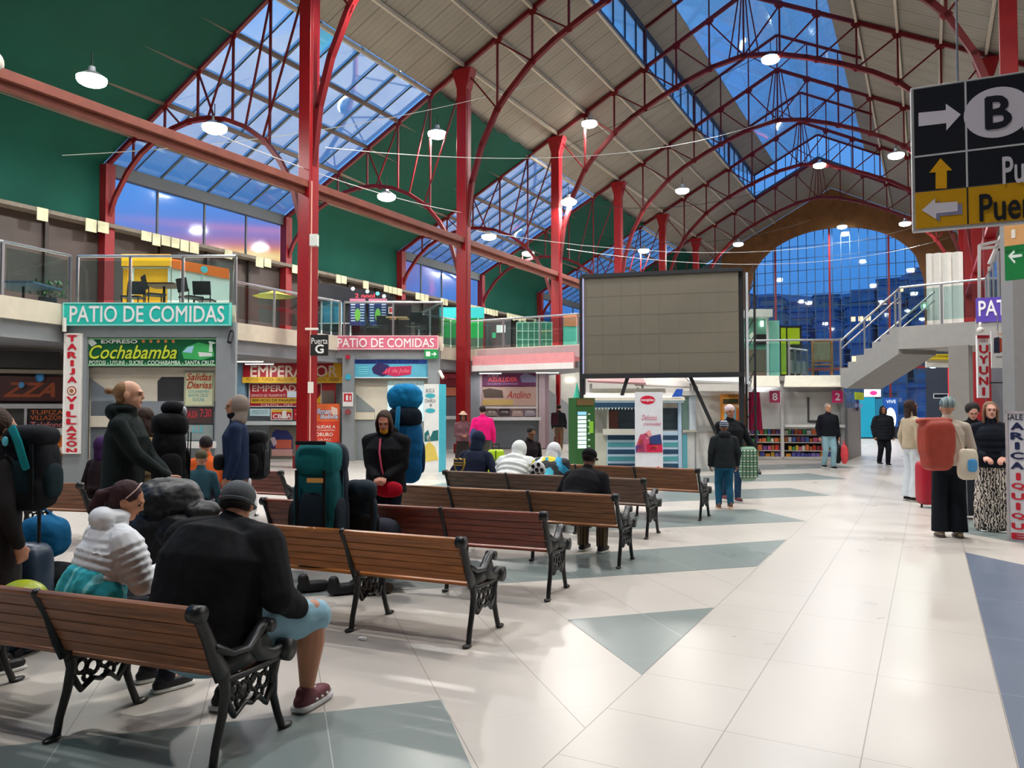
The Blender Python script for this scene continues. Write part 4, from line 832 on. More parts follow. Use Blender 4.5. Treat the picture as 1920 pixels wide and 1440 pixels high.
for (x0, x1, lb) in ((659, 688, 'left menu board with dark blue rows above the pink sign'), (694, 728, 'right menu board with dark blue rows above the pink sign')):
    sign(M1, (x0, 562, x1, 612), '23346c', lb, [], o=.25, th=.03, name='menu_board', cat='menu', extra=lambda r, o, x0=x0, x1=x1: ([rp(M1, r, (x0+2, 572+k*5, x0+10, 574+k*5), 'c8d8e8', o, .003, 'menu_line') for k in range(7)], [rp(M1, r, (x1-10, 572+k*5, x1-2, 574+k*5), 'c8d8e8', o, .003, 'menu_line') for k in range(7)], rp(M1, r, (x0, 562, x1, 567), 'c87898', o, .003, 'pink_heading'), dp(M1, r, (x0+x1)/2, 592, .1, '7cc050', o, 'dish_picture', ry=.22)))
chair(700, 25.6, 2.4, 'black chair on the terrace above the pink sign, left one'); chair(722, 26.4, 3.4, 'black chair on the pink sign terrace, beside the menu board'); table(745, 26.2, 'b8946c', 'light wooden table on the terrace above the pink sign', .8, .7)
chair(775, 25.4, -2.2, 'dark chair on the pink sign terrace, right of the wooden table'); chair(790, 26.2, -2.6, 'dark chair on the pink sign terrace, nearest its right corner post')
sign(M1, (736, 582, 746, 594), 'b8404c', 'tiny red and white card standing on the terrace table', [], o=.9, th=.02, name='menu_card', cat='card', border='f0e0e0')
G1 = Face(D(822, 31.5), D(910, 31.5))
r = facething('food_stall', 'bright green and teal stall behind the second tall column', 'stall', G1, .8, ZM)
rp(G1, r, (824, 577, 908, 597), '2fb4b8', .02, .1, 'teal_header'); rp(G1, r, (824, 597, 906, 634), '1f9a48', 0, .08, 'green_panel'); rp(G1, r, (824, 634, 906, 999), '4c5a4c', 0, .08, 'base')
for px in (831, 845, 896): rp(G1, r, (px, 597, px+1.5, 652), 'd0e0d0', .1, .02, 'frame')
G2 = Face(D(912, 32), D(960, 32)); r = facething('food_stall', 'dark grey booth with white paper beside the green stall', 'stall', G2, .5, ZM); rp(G2, r, (912, 600, 958, 999), '4c464a', 0, .08, 'panel'); rp(G2, r, (931, 610, 948, 624), 'e8e8e4', .09, .01, 'paper'); rp(G2, r, (923, 624, 930, 634), '38b080', .09, .01, 'green_card')
G3 = Face(D(962, 32), D(1040, 32)); r = facething('glass_booth', 'green tinted glass booth on the upper floor before the third column', 'booth', G3, .6, ZM)
rp(G3, r, (968, 605, 1036, 999), '3f7c68', -.1, .05, 'tinted_panel'); mm = MB()
for k in range(7): G3.rect(mm, 968+k*11, 604, 969.5+k*11, 655, 0, .03)
for k in range(3): G3.rect(mm, 968, 604+k*16, 1036, 605.5+k*16, 0, .03)
mm.done('frame', mat('a8c8b8'), parent=r)
G4 = Face(D(1052, 34), D(1095, 34)); r = facething('food_stall', 'small orange and teal stall left of the big screen', 'stall', G4, .4, ZM); rp(G4, r, (1056, 590, 1092, 612), 'd0845c', .02, .1, 'orange_header'); rp(G4, r, (1056, 612, 1092, 999), '66c0ac', 0, .08, 'teal_panel')

# ------------------------------------------------------------ LED screen
LS = Face(D(1088, 20.9), D(1394, 19.75))
r = facething('led_screen', 'big dark grey display screen on black posts over the kiosks', 'screen', LS, 2.1, 0)
LED = mat('6a6458', rough=.6, var=.05, scale=2.0)
m = MB(); a0, z1 = LS.at(1096, 527); a1, z0 = LS.at(1386, 697); zt0 = LS.at(1096, 527)[1]; zt1 = LS.at(1386, 505)[1]; zt = (zt0+zt1)/2; zb = (LS.at(1096, 704)[1]+LS.at(1386, 695)[1])/2
LS.bx(m, a0, a1, zb, zt, -.05, .12); m.done('display_panel', LED, parent=r)
mm = MB()
for k in range(1, 8): LS.bx(mm, a0+(a1-a0)*k/8-.002, a0+(a1-a0)*k/8+.002, zb, zt, .07, .003)
for k in range(1, 5): LS.bx(mm, a0, a1, zb+(zt-zb)*k/5-.002, zb+(zt-zb)*k/5+.002, .07, .003)
mm.done('panel_seams', mat('5f594e'), parent=r)
FR = mat('26272a', rough=.45)
m = MB(); LS.bx(m, a0-.1, a1+.1, zt, zt+.1, -.3, .42); m.done('top_beam', FR, parent=r); m = MB(); LS.bx(m, a0-.1, a1+.1, zb-.12, zb, -.2, .3); m.done('bottom_beam', FR, parent=r)
m = MB(); LS.bx(m, a0-.04, a0, zb, zt, .05, .06); m.done('edge_strip', mat('b4b4e0'), parent=r)
for aa in (a0-.09, a1+.06): m = MB(); LS.bx(m, aa-.07, aa+.07, 0, zt+.08, -.25, .16); m.done('post', FR, parent=r)
for (p, q) in ((1293, 703, ), ): pass
for (xa, ya, xb, yb) in ((1292, 702, 1346, 820), (1176, 705, 1150, 790)):
    pa = LS.at(xa, ya); pb = LS.at(xb, yb); m = MB(); m.beam(LS.W(pa[0], pa[1], -.15), LS.W(pb[0], pb[1], -.15), .09, .09); m.done('brace', FR, parent=r)
LT = a1+.28; m = MB()
for dx in (0, .22):
    for dy in (-.5, -.28): m.cyl(LS.W(LT+dx-.1, 0, dy), LS.W(LT+dx-.1, zt+.05, dy), .028, n=8)
for k in range(12): m.cyl(LS.W(LT-.1, .45*k, -.28), LS.W(LT+.12, .45*k+.4, -.28), .014, n=6)
m.done('lattice_mast', FR, parent=r)
m = MB(); LS.bx(m, LT-.1, LT-.04, zb-.3, zt, -.2, .04); m.done('pale_strip', mat('c8ccd4'), parent=r)
m = MB(); LS.bx(m, a1-.1, a1+.5, 0, .05, -.9, 1.3); m.done('foot_plate', FR, parent=r)

# ------------------------------------------------------------ striped snack kiosk
KS = Face(D(1118, 20.4), D(1276, 20.4))
r = facething('snack_kiosk', 'white kiosk with blue and teal stripes under the big screen', 'kiosk', KS, 1, 0)
TEAL = '57a4ac'; NAVY = '274a66'; LB = 'c4dcf0'
rp(KS, r, (1138, 808, 1276, 900), LB, 0, .05, 'base')
for k in range(6):
    y = 816+k*13.2
    for (xa, xb) in ((1139, 1272),): rp(KS, r, (xa, y, xb, y+8.6), NAVY if k % 2 == 0 else TEAL, .05, .01, 'stripe')
rp(KS, r, (1110, 812, 1140, 900), 'dcd8c8', -.05, .05, 'side_panel'); rp(KS, r, (1130, 804, 1200, 815), 'e0dcd0', .0, .2, 'counter')
rp(KS, r, (1140, 765, 1274, 806), '3c4a54', -.12, .03, 'window'); rp(KS, r, (1141, 770, 1160, 803), '6a3c34', -.08, .02, 'shelf_goods'); rp(KS, r, (1138, 764, 1141, 808), 'cfd0c8', 0, .06, 'frame'); rp(KS, r, (1270, 738, 1277, 885), 'b4d0e8', 0, .08, 'frame')
rp(KS, r, (1110, 755, 1190, 764), NAVY, .35, .03, 'valance_stripe'); rp(KS, r, (1112, 748, 1276, 755), 'b4d0e0', .35, .03, 'valance_stripe'); mm = MB()
for k in range(14):
    a, z = KS.at(1112+k*6, 765); mm.poly([KS.W(a, z+.02, .36), KS.W(a+.075, z+.02, .36), KS.W(a+.037, z-.05, .36)], KS.n*.01)
mm.done('scallops', mat('d8e8f0'), parent=r)
m = MB(); za = KS.at(1112, 740)[1]; a0, _ = KS.at(1098, 740); a1, _ = KS.at(1278, 740); m.poly([KS.W(a0, za, -1.4), KS.W(a1, za, -1.4), KS.W(a1, za-.16, .4), KS.W(a0, za-.16, .4)], (0, 0, .08)); m.done('roof', mat('ece4d4', rough=.6), parent=r)
qp(KS, r, [(1253, 745), (1262, 730), (1274, 730), (1272, 744)], '2c5cc0', .42, 'blue_corner')
m = MB(); KS.bx(m, 0, 2.1, 0, 2.2, -1.4, .05); m.done('back_wall', mat('c9c6bc'), parent=r)
KW = Face(D(1276, 20.4), D(1400, 20.9))
r = facething('white_kiosk', 'plain white panelled kiosk right of the striped one', 'kiosk', KW, 1, 0)
rp(KW, r, (1276, 735, 1400, 900), 'd6d8d6', -.05, .05, 'wall'); rp(KW, r, (1276, 733, 1402, 742), 'e8e8e4', .0, .12, 'top_edge'); rp(KW, r, (1278, 745, 1290, 810), '6f8c84', .01, .02, 'display_window'); rp(KW, r, (1290, 742, 1303, 806), 'cfdae4', .03, .04, 'door')
rp(KW, r, (1279, 814, 1288, 880), '62b0c0', .01, .02, 'blue_picture'); rp(KW, r, (1302, 742, 1304, 888), '9aa0a4', .02, .03, 'frame'); rp(KW, r, (1304, 799, 1400, 808), 'b8bcbc', .0, .04, 'rail'); rp(KW, r, (1277, 806, 1304, 810), 'b8b4a8', .0, .1, 'sill')
RB = Face(D(1188, 19.6), D(1243, 19.6))
def ban(r, o):
    dp(RB, r, 1214, 750, .19, 'd4183c', o, 'red_logo', ry=.11); m = MB(); RB.text(m, 'coopito', 1201, 747, 1226, 754, o+.006, bold=.03); m.done('lettering', mat('f8e8ea'), parent=r)
    m = MB(); RB.text(m, 'Deliciosa', 1203, 778, 1231, 788, o+.004, shear=.4); RB.text(m, 'cremosidad', 1206, 791, 1239, 798, o+.004, shear=.4); m.done('lettering', mat('c85878'), parent=r)
    for pts, c in (([(1191, 840), (1200, 815), (1212, 812), (1222, 830), (1218, 848), (1194, 848)], 'c0486c'), ([(1208, 812), (1218, 806), (1222, 818), (1212, 824)], 'e89ca0'), ([(1216, 818), (1238, 814), (1241, 834), (1218, 834)], '2c4078'), ([(1191, 836), (1206, 832), (1208, 848), (1192, 848)], '5c4ca0'), ([(1212, 832), (1241, 832), (1242, 848), (1212, 848)], 'd0204c'), ([(1220, 838), (1232, 836), (1230, 844), (1218, 844)], 'e8a050'), ([(1196, 826), (1204, 822), (1206, 832), (1198, 834)], 'e86c50')): qp(RB, r, pts, c, o+.002*len(c), 'picture_patch')
    rp(RB, r, (1194, 878, 1214, 880), 'd83c50', o, .003, 'small_print'); dp(RB, r, 1234, 878, .05, 'd83c50', o, 'small_logo')
sign(RB, (1190, 735, 1243, 884), 'dfe0e6', 'tall white roll-up banner with red oval logo before the striped kiosk', [], o=0, th=.02, name='roll_up_banner', cat='banner', extra=ban)
GT = Face(D(1078, 19.0), D(1120, 19.4))
def gt(r, o):
    for k in range(9): rp(GT, r, (1083, 772+k*7.8, 1099, 778+k*7.8), 'dff4ec' if k else '8cc8e8', o, .01, 'shelf_light', emit=.5)
    rp(GT, r, (1104, 790, 1112, 812), '8cc83c', o, .01, 'green_tag')
    for k in range(7): rp(GT, r, (1102, 775+k*12, 1106, 778+k*12), 'c8dcd0', o, .01, 'ornament')
    rp(GT, r, (1081, 748, 1112, 760), '6c5430', o, .02, 'top_trim')
sign(GT, (1080, 746, 1116, 890), '2c5c2c', 'green illuminated display stand left of the striped kiosk', [], o=-.3, th=.3, name='display_stand', cat='stand', extra=gt, boardname='body')
p = dep(1082, 21.5); m = MB(); m.cyl(p+Vector((0, 0, 1.9)), p+Vector((0, 0, 2.35)), .12, .01, n=8); m.cyl(p, p+Vector((0, 0, 1.95)), .02); m.done('folded_parasol', mat('3cc0a0'), label='small turquoise folded parasol top beside the screen left post', cat='parasol')
# cluttered roof frames behind the screen foot
for i, (px, t, w, z, c, lb) in enumerate(((1150, 25, 1.8, 2.45, 'b08080', 'pinkish slanted stall roof seen under the big screen, left'), (1240, 25.6, 2.0, 2.35, 'c8c0b8', 'pale slanted stall roof seen under the big screen, middle'), (1335, 24.6, 1.9, 2.45, 'd8d8d4', 'white stall roof seen under the big screen, right'))):
    p = dep(px, t); r = thing('stall', lb, 'stall', tuple(p), YAW); m = MB(); c0 = Matrix.Rotation(YAW, 3, 'Z')
    def Q(x, y, z): return p+c0@Vector((x, y, z))
    m.poly([Q(-w/2, -.9, z), Q(w/2, -.9, z-.08), Q(w/2, .9, z+.5), Q(-w/2, .9, z+.6)], (0, 0, .06)); m.done('roof', mat(c), parent=r)
    for sx in (-.45, .45): m = MB(); m.beam(Q(sx*w, -.8, 0), Q(sx*w, -.8, z-.04), .06); m.done('post', mat('9a9a98'), parent=r)
    m = MB(); m.beam(Q(-w/2, .8, 1), Q(w/2, .8, 1), .06, 2.0); m.done('back_panel', mat('b4b2ac'), parent=r)
# orange price board beside screen post
PB = Face(D(1345, 20.2), D(1400, 20.4))
sign(PB, (1350, 739, 1397, 876), 'd89038', 'tall orange menu board behind the woman with pale cap', [('ALMUERZO', 1354, 741, 1392, 745, '4c3418'), ('SALCHIPAPA', 1355, 759, 1393, 765, 'f0e4d0', {'bold': .03})], o=0, th=.04, name='menu_board', cat='menu', extra=lambda r, o: (rp(PB, r, (1354, 748, 1383, 757), '3c3c24', o, .004, 'dark_strip'), rp(PB, r, (1357, 766, 1378, 786), '8cc4e0', o, .004, 'blue_picture'), rp(PB, r, (1380, 768, 1395, 800), 'd86a34', o, .004, 'orange_patch'), [rp(PB, r, (1356, 800+k*10, 1394, 806+k*10), 'c85a34', o, .004, 'menu_line') for k in range(5)]), border='b87028')
m = MB(); a, z = PB.at(1412, 735)
pts = []
for k in range(9): pts.append((a-.12+.04*k, -.02+.03*(k % 2)))
for p0, p1 in zip(pts, pts[1:]): m.poly([PB.W(p0[0], z, p0[1]), PB.W(p1[0], z, p1[1]), PB.W(p1[0]+.09, z-1.02, p1[1]*1.6), PB.W(p0[0]+.0, z-1.02, p0[1]*1.6)], PB.n*.01)
m.cyl(PB.W(a, z, .05), PB.W(a, z+.5, .05), .012); m.done('hanging_cloth', fabric('8c1c40'), label='maroon cloth hanging beside the right post of the big screen', cat='cloth')

# ------------------------------------------------------------ right kiosk row with deck, shelves
RK = Face(D(1395, 25.0), D(1584, 24.6)); zD = 2.68
a1, _ = RK.at(1580, 760); a0, _ = RK.at(1398, 760); am, _ = RK.at(1467, 760)
m = MB(); P_ = [RK.W(a0-1.5, 0, .1), RK.W(a1, 0, .1), RK.W(a1, 0, -3.2), RK.W(a0-1.5, 0, -3.2)]; m.prism([(p.x, p.y) for p in P_], zD-.16, zD); struct(m, 'floor', mat('a09e9a', rough=.5))
r = facething('shop_kiosk', 'grey metal shop kiosk with snack shelves below the stair foot', 'kiosk', RK, 1.5, 0)
rp(RK, r, (1400, 735, 1580, 805), 'b6b6b4', -.1, .05, 'shutter'); rp(RK, r, (1395, 707, 1582, 735), 'a2a3a4', -.15, .05, 'header'); rp(RK, r, (1463, 735, 1470, 862), 'c4c4c2', -.05, .1, 'frame'); rp(RK, r, (1574, 705, 1583, 862), '8f9193', -.1, .2, 'frame'); rp(RK, r, (1400, 856, 1580, 862), 'bdbab4', -.4, .45, 'plinth')
rp(RK, r, (1514, 745, 1518, 792), '3a3c3e', -.04, .02, 'window_frame'); rp(RK, r, (1518, 788, 1556, 793), '3a3c3e', -.04, .02, 'window_frame'); rp(RK, r, (1470, 796, 1580, 801), 'd8d8d6', -.1, .35, 'counter')
m = MB(); RK.bx(m, a0, a1, 0, 1.15, -.55, .04); m.done('shelf_back', mat('4a4442'), parent=r)
SY = (815, 829.5, 845, 858); SZ = [RK.at(1500, y)[1] for y in SY]
for z in SZ: m = MB(); RK.bx(m, a0+.02, a1-.05, z-.025, z, -.5, .42); m.done('shelf', mat('b8b4ae'), parent=r)
for (xa, xb, lb) in ((1400, 1456, 'left cream sloping awning flap over the snack shelves'), (1460, 1572, 'right cream sloping awning flap, the longer one')):
    aa, _ = RK.at(xa, 710); ab, _ = RK.at(xb, 710); zt = RK.at(1480, 706)[1]; zb2 = zt-.36
    m = MB(); m.poly([RK.W(aa+.18, zt, .1), RK.W(ab+.05, zt, .1), RK.W(ab-.05, zb2, .75), RK.W(aa, zb2, .75)], (0, 0, .03)); m.done('awning_flap', mat('efe6d2', rough=.7), label=lb, cat='awning')
random.seed(21); gc = ['c83c30', '3f8f50', 'd8b040', '4c6cb0', 'c85c88', 'e0dcc8', 'b4683c', '6c4c8c', '2f9c8c', 'e07848', 'd8d8e0', '7c3438']
shn = ['top', 'second', 'third', 'bottom']
for si, z in enumerate(SZ):
    a = a0+.08
    while a < a1-.2:
        w = random.uniform(.08, .17); h = random.uniform(.11, .19)
        if not (am-.05 < a < am+.08 or a+w > a1-.1):
            m = MB(); c = RK.W(a+w/2, z+h/2+.001, -.25); m.box(c, (w*.92, .14, h), RK.rz)
            m.done('snack_packet', mat(random.choice(gc if si < 3 else ['e09a3c', '8c78c0', 'c8a040', '5c5cb0']), rough=.4), bevel=.008, label='small bright packet on the %s shelf of the grey kiosk' % shn[si], cat='packet', group='packets on the %s kiosk shelf' % shn[si])
        a += w+.01
for px, py, c, t, lb in ((1565, 744, 'e0287c', '2', 'pink round price flag with a white 2 on the grey kiosk corner'), (1449, 744, 'a8305c', '8', 'maroon price flag between the two cream flaps')):
    sign(RK, (px-10, py-11, px+10, py+11), c, lb, [(t, px-5, py-7, px+5, py+7, 'f8ecf0', {'bold': .03})], o=.3, th=.02, name='price_flag')
railing([(RK.W(a0-.2, 0, 0).x, RK.W(a0-.2, 0, 0).y), (RK.W(a1-.05, 0, 0).x, RK.W(a1-.05, 0, 0).y)], zD, 'low steel railing on the deck above the grey kiosk', step=1.6, dz=1.15)
# things on deck
DK = Face(D(1400, 27.2), D(1470, 27.2)); r = facething('glass_booth', 'mint green glass booth on the kiosk deck beside the screen mast', 'booth', DK, .6, zD)
rp(DK, r, (1392, 583, 1440, 597), 'c8d0c8', -.1, .6, 'roof'); rp(DK, r, (1392, 595, 1438, 655), '6fa890', -.1, .04, 'window'); rp(DK, r, (1392, 655, 1438, 999), '7c6c5c', -.1, .05, 'base'); rp(DK, r, (1436, 590, 1440, 999), 'dfe8e4', .0, .06, 'frame'); rp(DK, r, (1440, 600, 1464, 999), '8fd8c4', -.2, .05, 'side_panel')
dp(DK, r, 1412, 630, .13, 'd8ecd8', 0, 'leaf_logo'); rp(DK, r, (1415, 627, 1436, 646), '1c1c1c', .0, .04, 'dark_screen'); rp(DK, r, (1426, 602, 1431, 612), 'f4fff8', .0, .04, 'small_lamp', emit=4)
DL = Face(D(1464, 28), D(1505, 28)); r = facething('locker', 'lime green double cabinet with black frame on the kiosk deck', 'cabinet', DL, .4, zD)
rp(DL, r, (1462, 611, 1504, 999), '1e2220', -.1, .08, 'frame'); rp(DL, r, (1464, 615, 1474, 702), 'a8c81c', 0, .03, 'door'); rp(DL, r, (1476, 615, 1499, 646), 'a8c81c', 0, .03, 'door')
railing([D(1480, 25.6), D(1514, 26.6)], zD, 'small glass panel railing beside the lime cabinet', step=.5, dz=.95)
AB = Face(D(1521, 25.4), D(1561, 25.4)); r = facething('easel_board', 'brown wooden easel board on the deck beside the stair', 'board', AB, .3, zD)
mm = MB(); AB.rect(mm, 1521, 636, 1525, 705, 0, .05); AB.rect(mm, 1557, 636, 1561, 705, 0, .05); AB.rect(mm, 1521, 636, 1561, 640, 0, .05); AB.rect(mm, 1521, 675, 1561, 679, 0, .05); AB.rect(mm, 1521, 682, 1561, 685, 0, .05); mm.done('frame', mat('a8703c'), parent=r); rp(AB, r, (1525, 640, 1557, 676), '8a8468', -.02, .04, 'picture')
# stair + landing
S0 = Vector((-2.35, 25.3, zD)); S1 = Vector((-.72, 23.9, ZM)); dS = (S1-S0); dS.z = 0; LSn = dS.length; dS.normalize(); nS = Vector((dS.y, -dS.x, 0))
if nS.dot(-S0) < 0: nS = -nS
r = thing('staircase', 'grey concrete stair climbing from the kiosk deck to the right landing', 'stairs', tuple(S0)); NST = 7
m = MB(); prof = [(0, zD-.35)]
for k in range(NST): prof += [(LSn*k/NST, zD+(ZM-zD)*(k+1)/NST), (LSn*(k+1)/NST, zD+(ZM-zD)*(k+1)/NST)]
prof += [(LSn, ZM-.75), (LSn*.1, zD-.45)]
m.poly([S0*1+dS*a+Vector((0, 0, z-zD)) for a, z in prof], nS*-1.4); m.done('flight', mat('9b9a98', rough=.55), parent=r)
hr = MB(); 
for off in (.0, -1.35):
    A = S0+nS*(off-.03)+Vector((0, 0, 1.0)); B = S0+dS*LSn+nS*(off-.03)+Vector((0, 0, ZM-zD+1.05)); hr.cyl(A, B, .03, n=8); hr.cyl(A-Vector((0, 0, .25)), B-Vector((0, 0, .25)), .02, n=8)
hr.done('handrail', STEEL, parent=r)
for k in (0, 3, 6.6):
    p = S0+dS*(LSn*k/NST)+nS*-.03; z = zD+(ZM-zD)*(min(k, 6)+.9)/NST; m = MB(); m.box((p.x, p.y, (z+z+1.0)/2-.1), (.05, .05, 1.1)); m.done('baluster', STEEL, parent=r)
LD = [(-.72, 23.9), (1.3, 23.3), (1.3, 19.3), (5, 19.3), (XE2, 19.3), (XE2, 58), (3.4, 58), (3.4, 27), (.9, 26), (-.1, 25.0)]
m = MB(); m.prism(LD, ZM-.62, ZM); struct(m, 'floor', mat('a3a19e', rough=.55))
railing([(-.68, 23.98), (1.35, 23.4), (1.35, 19.5)], ZM, 'steel and glass balustrade of the right hand landing')
# white cloth, exit sign, frames beside landing
WC = Face(D(1735, 22.6), D(1815, 22.2)); m = MB(); a0, z1 = WC.at(1736, 476); a1, z0 = WC.at(1808, 612); n = 14
Pc = lambda k, z: WC.W(a0+(a1-a0)*k/n, z, .05*math.sin(k*1.7))
for k in range(n): m.poly([Pc(k, z0+.03), Pc(k+1, z0+.03), Pc(k+1, z1), Pc(k, z1)], WC.n*.01)
m.done('hanging_cloth', fabric('e6e4de', .04), label='large white cloth hanging behind the right landing railing', cat='cloth')
sign(WC, (1725, 568, 1739, 581), '1f9a58', 'small green exit sign left of the white hanging cloth', [], o=.1, th=.03, name='exit_sign', extra=lambda r, o: rp(WC, r, (1729, 571, 1735, 578), 'e0fae8', o, .01, 'arrow_mark', emit=.8), border='d0f0e0')
# pillar, PATIO sign, vertical sign, posters on the right
PI = Face(D(1893, 13.6), D(2010, 14.2)); a0, _ = PI.at(1900, 600); m = MB(); PI.bx(m, a0, a0+1.1, 0, 6.2, -.22, .22); struct(m, 'wall_right', mat('8d8d8f', rough=.55))
PT = Face(D(1829, 16.6), D(1960, 16.0)); sign(PT, (1829, 560, 1990, 598), '5f48b0', 'purple sign reading PATI cut off by the grey pillar', [('PATI', 1834, 565, 1893, 591, 'f2f0f8', {'bold': .02})], o=0, th=.08)
m = MB(); PT.rect(m, 1829, 598, 2000, 640, -.2, .25); m.done('beam_cladding', mat('a6a4a2'), label='grey cladding under the purple sign', cat='cladding')
VU = Face(D(1828, 14.6), D(1853, 14.6)); sign(VU, (1829, 629, 1852, 746), 'eceaea', 'narrow white hanging sign reading UYUNI downwards in red', [('UYUNI', 1832, 645, 1850, 744, 'c8202c', {'v': 1, 'bold': .05}), ('SALE A', 1831, 636, 1850, 642, 'b02030')], o=0, th=.05, name='vertical_sign', extra=lambda r, o: rp(VU, r, (1829, 629, 1852, 635), 'b81c30', o, .004, 'red_top'))
VP = Face(D(1856, 15.0), D(1893, 15.0)); vp_ = sign(VP, (1857, 621, 1897, 690), 'eceae8', 'white poster with dark coach and red block beside the grey pillar', [('TURISMO', 1868, 624, 1892, 629, 'e0703c')], o=0, th=.02, name='poster', cat='poster', extra=lambda r, o: (qp(VP, r, [(1862, 634), (1872, 632), (1874, 662), (1862, 662)], '2c3048', o, 'coach_picture'), rp(VP, r, (1872, 634, 1896, 660), 'b0442c', o, .004, 'red_block'), rp(VP, r, (1866, 668, 1888, 671), '9a9aa0', o, .004, 'caption')))
m = MB(); a, z = VP.at(1870, 621); m.cyl(VP.W(a, z, .01), VP.W(a, 3.5, .01), .01); m.done('hanger', STEEL, parent=vp_)
m = MB(); a, z = VU.at(1840, 718); m.cyl(VU.W(a+.1, z, .03), VU.W(a+.6, z+.01, .03), .015); m.done('wall_bracket', FR, label='thin dark arm holding the narrow UYUNI sign to the pillar', cat='bracket')
m = MB(); p = VU.W(*VU.at(1832, 620), .1); m.sbox(p, (.06, .06, .06)); m.cyl(p, p+Vector((0, 0, .15)), .02); m.done('security_camera', WHT, smooth=True, label='white dome camera above the UYUNI sign', cat='camera')
FF = Face(D(1830, 19), D(1895, 19)); r = facething('canopy_frame', 'light metal frame above the purple sign', 'frame', FF, .5, ZM)
mm = MB()
for (xa, ya, xb, yb) in ((1836, 460, 1836, 560), (1836, 460, 1900, 446), (1836, 466, 1900, 460), (1855, 495, 1885, 425), (1855, 500, 1855, 560), (1870, 528, 1870, 560)):
    A = FF.at(xa, ya); B = FF.at(xb, yb); mm.beam(FF.W(A[0], A[1]), FF.W(B[0], B[1]), .07)
mm.done('bars', mat('b8b4b4', rough=.4, metal=.5), parent=r)
# ground level behind the right hand people
BG = Face(D(1782, 18.6), D(1905, 17.6)); m = MB(); BG.rect(m, 1786, 650, 1828, 905, 0, .3); struct(m, 'wall_right', mat('8a8682', rough=.6))
m = MB(); BG.rect(m, 1845, 655, 1872, 905, -.6, .1); struct(m, 'wall_right', mat('6c6c74', rough=.6)); m = MB(); BG.rect(m, 1872, 690, 1915, 905, -.4, .1); struct(m, 'wall_right', mat('d8cfb8', rough=.6))
sign(Face(D(1730, 24.5), D(1800, 24.5)), (1736, 664, 1788, 674), 'd8c020', 'thin yellow sign on the white lintel below the landing', [('SALIDA DE PASAJEROS', 1740, 666, 1785, 671, '5c5010')], o=0, th=.05)
m = MB(); Face(D(1730, 24.6), D(1800, 24.6)).rect(m, 1736, 674, 1790, 689, -.05, .1); m.done('lintel_board', mat('c9c8c2'), label='pale board under the thin yellow sign', cat='board')
FE = Face(D(1600, 42), D(1800, 42))
for bx, c, lb, em, tx in (((1611, 745, 1640, 820), '1c9cc0', 'tall cyan lit banner at the far end right of the grey kiosk', .12, []), ((1620, 730, 1650, 744), 'f0e8f0', 'white lit oval sign with pink mark far down the hall', .7, []), ((1655, 746, 1682, 800), '1c4890', 'dark blue lit advert with white shape behind the woman in the dark coat', .7, [('VIVE', 1660, 750, 1678, 756, 'e8f4ff', {'emit': .8})]), ((1640, 748, 1654, 790), '186080', 'teal lit advert far down the hall', .6, []), ((1777, 690, 1790, 756), 'd81828', 'narrow red lit column sign at the far end', .8, []), ((1748, 738, 1776, 747), '141c2c', 'small dark hanging sign with white outline far away', 0, [])):
    sign(FE, bx, c, lb, tx, o=0, th=.1, name='lit_sign', emit=em, border='e8f0f8' if em == 0 else None)
dp(FE, [o for o in SC.objects if o.name.startswith('lit_sign')][1], 1636, 737, .2, 'e03080', .11, 'pink_mark', ry=.12, emit=.8)
dp(FE, [o for o in SC.objects if o.name.startswith('lit_sign')][2], 1668, 785, .3, 'e8f0f8', .11, 'white_shape', ry=.6, emit=.6)
m = MB(); FE.rect(m, 1598, 790, 1700, 822, -.6, .5); m.done('low_stall', mat('2c3444'), label='low dark stall counter at the far end of the hall', cat='stall')
p = dep(1750, 46, 4.2); m = MB(); m.sbox(p, (.25, .25, .18)); m.cyl(p, p+Vector((0, 0, 3)), .02); m.done('street_light', mat('b0f4ff', emit=14), smooth=True, label='small cold blue light below the landing', cat='lamp')
RN = Face(D(1584, 24.5), D(1620, 28))
r = facething('round_sign', 'round navy sign on the corner post beside the grey kiosk', 'sign', RN, .3, 1.4); dp(RN, r, 1601, 760, .19, '1c2050', .1, 'disc', th=.03); m = MB(); RN.text(m, 'BNB', 1594, 756, 1609, 764, .14, bold=.02); m.done('lettering', mat('a8a0d8'), parent=r)
m = MB(); RN.rect(m, 1596, 735, 1611, 750, .1, .05); m.done('lime_flag', mat('b4cc20'), label='small lime green flag above the round navy sign', cat='flag')
m = MB(); RN.rect(m, 1586, 765, 1612, 866, -.05, .1); m.done('news_rack', mat('8c8c90', metal=.3), label='grey rack post right of the grey kiosk', cat='rack')
# ------------------------------------------------------------ big hanging direction board
BA = Vector((-.12, 6.2, 0)); bd = Vector((.998, .0645, 0)); HB = Face((BA.x, BA.y), ((BA+bd*2).x, (BA+bd*2).y))
_, zt = HB.at(1708, 165); _, zb = HB.at(1711, 435); a0, _ = HB.at(1709, 300); ai, _ = HB.at(1812, 290)
_, zm = HB.at(1760, 290); _, zy = HB.at(1760, 357)
zm = (zm); H_ = zt-zb
r = thing('direction_board', 'large hanging direction board in black and yellow with white arrows', 'sign', tuple(HB.W(a0+.8, zb)), HB.rz)
W_ = 1.95
m = MB(); HB.bx(m, a0, a0+W_, zb, zt, -.06, .06); m.done('case', mat('b9b9bb', rough=.4, metal=.4), parent=r, bevel=.008)
m = MB(); HB.bx(m, a0+.02, a0+W_-.02, zy+.004, zt-.02, 0, .01); m.done('black_field', mat('1a1d26', rough=.3), parent=r)
m = MB(); HB.bx(m, a0+.02, a0+W_-.02, zb+.02, zy-.004, 0, .01); m.done('yellow_field', mat('d29c14', rough=.35), parent=r)
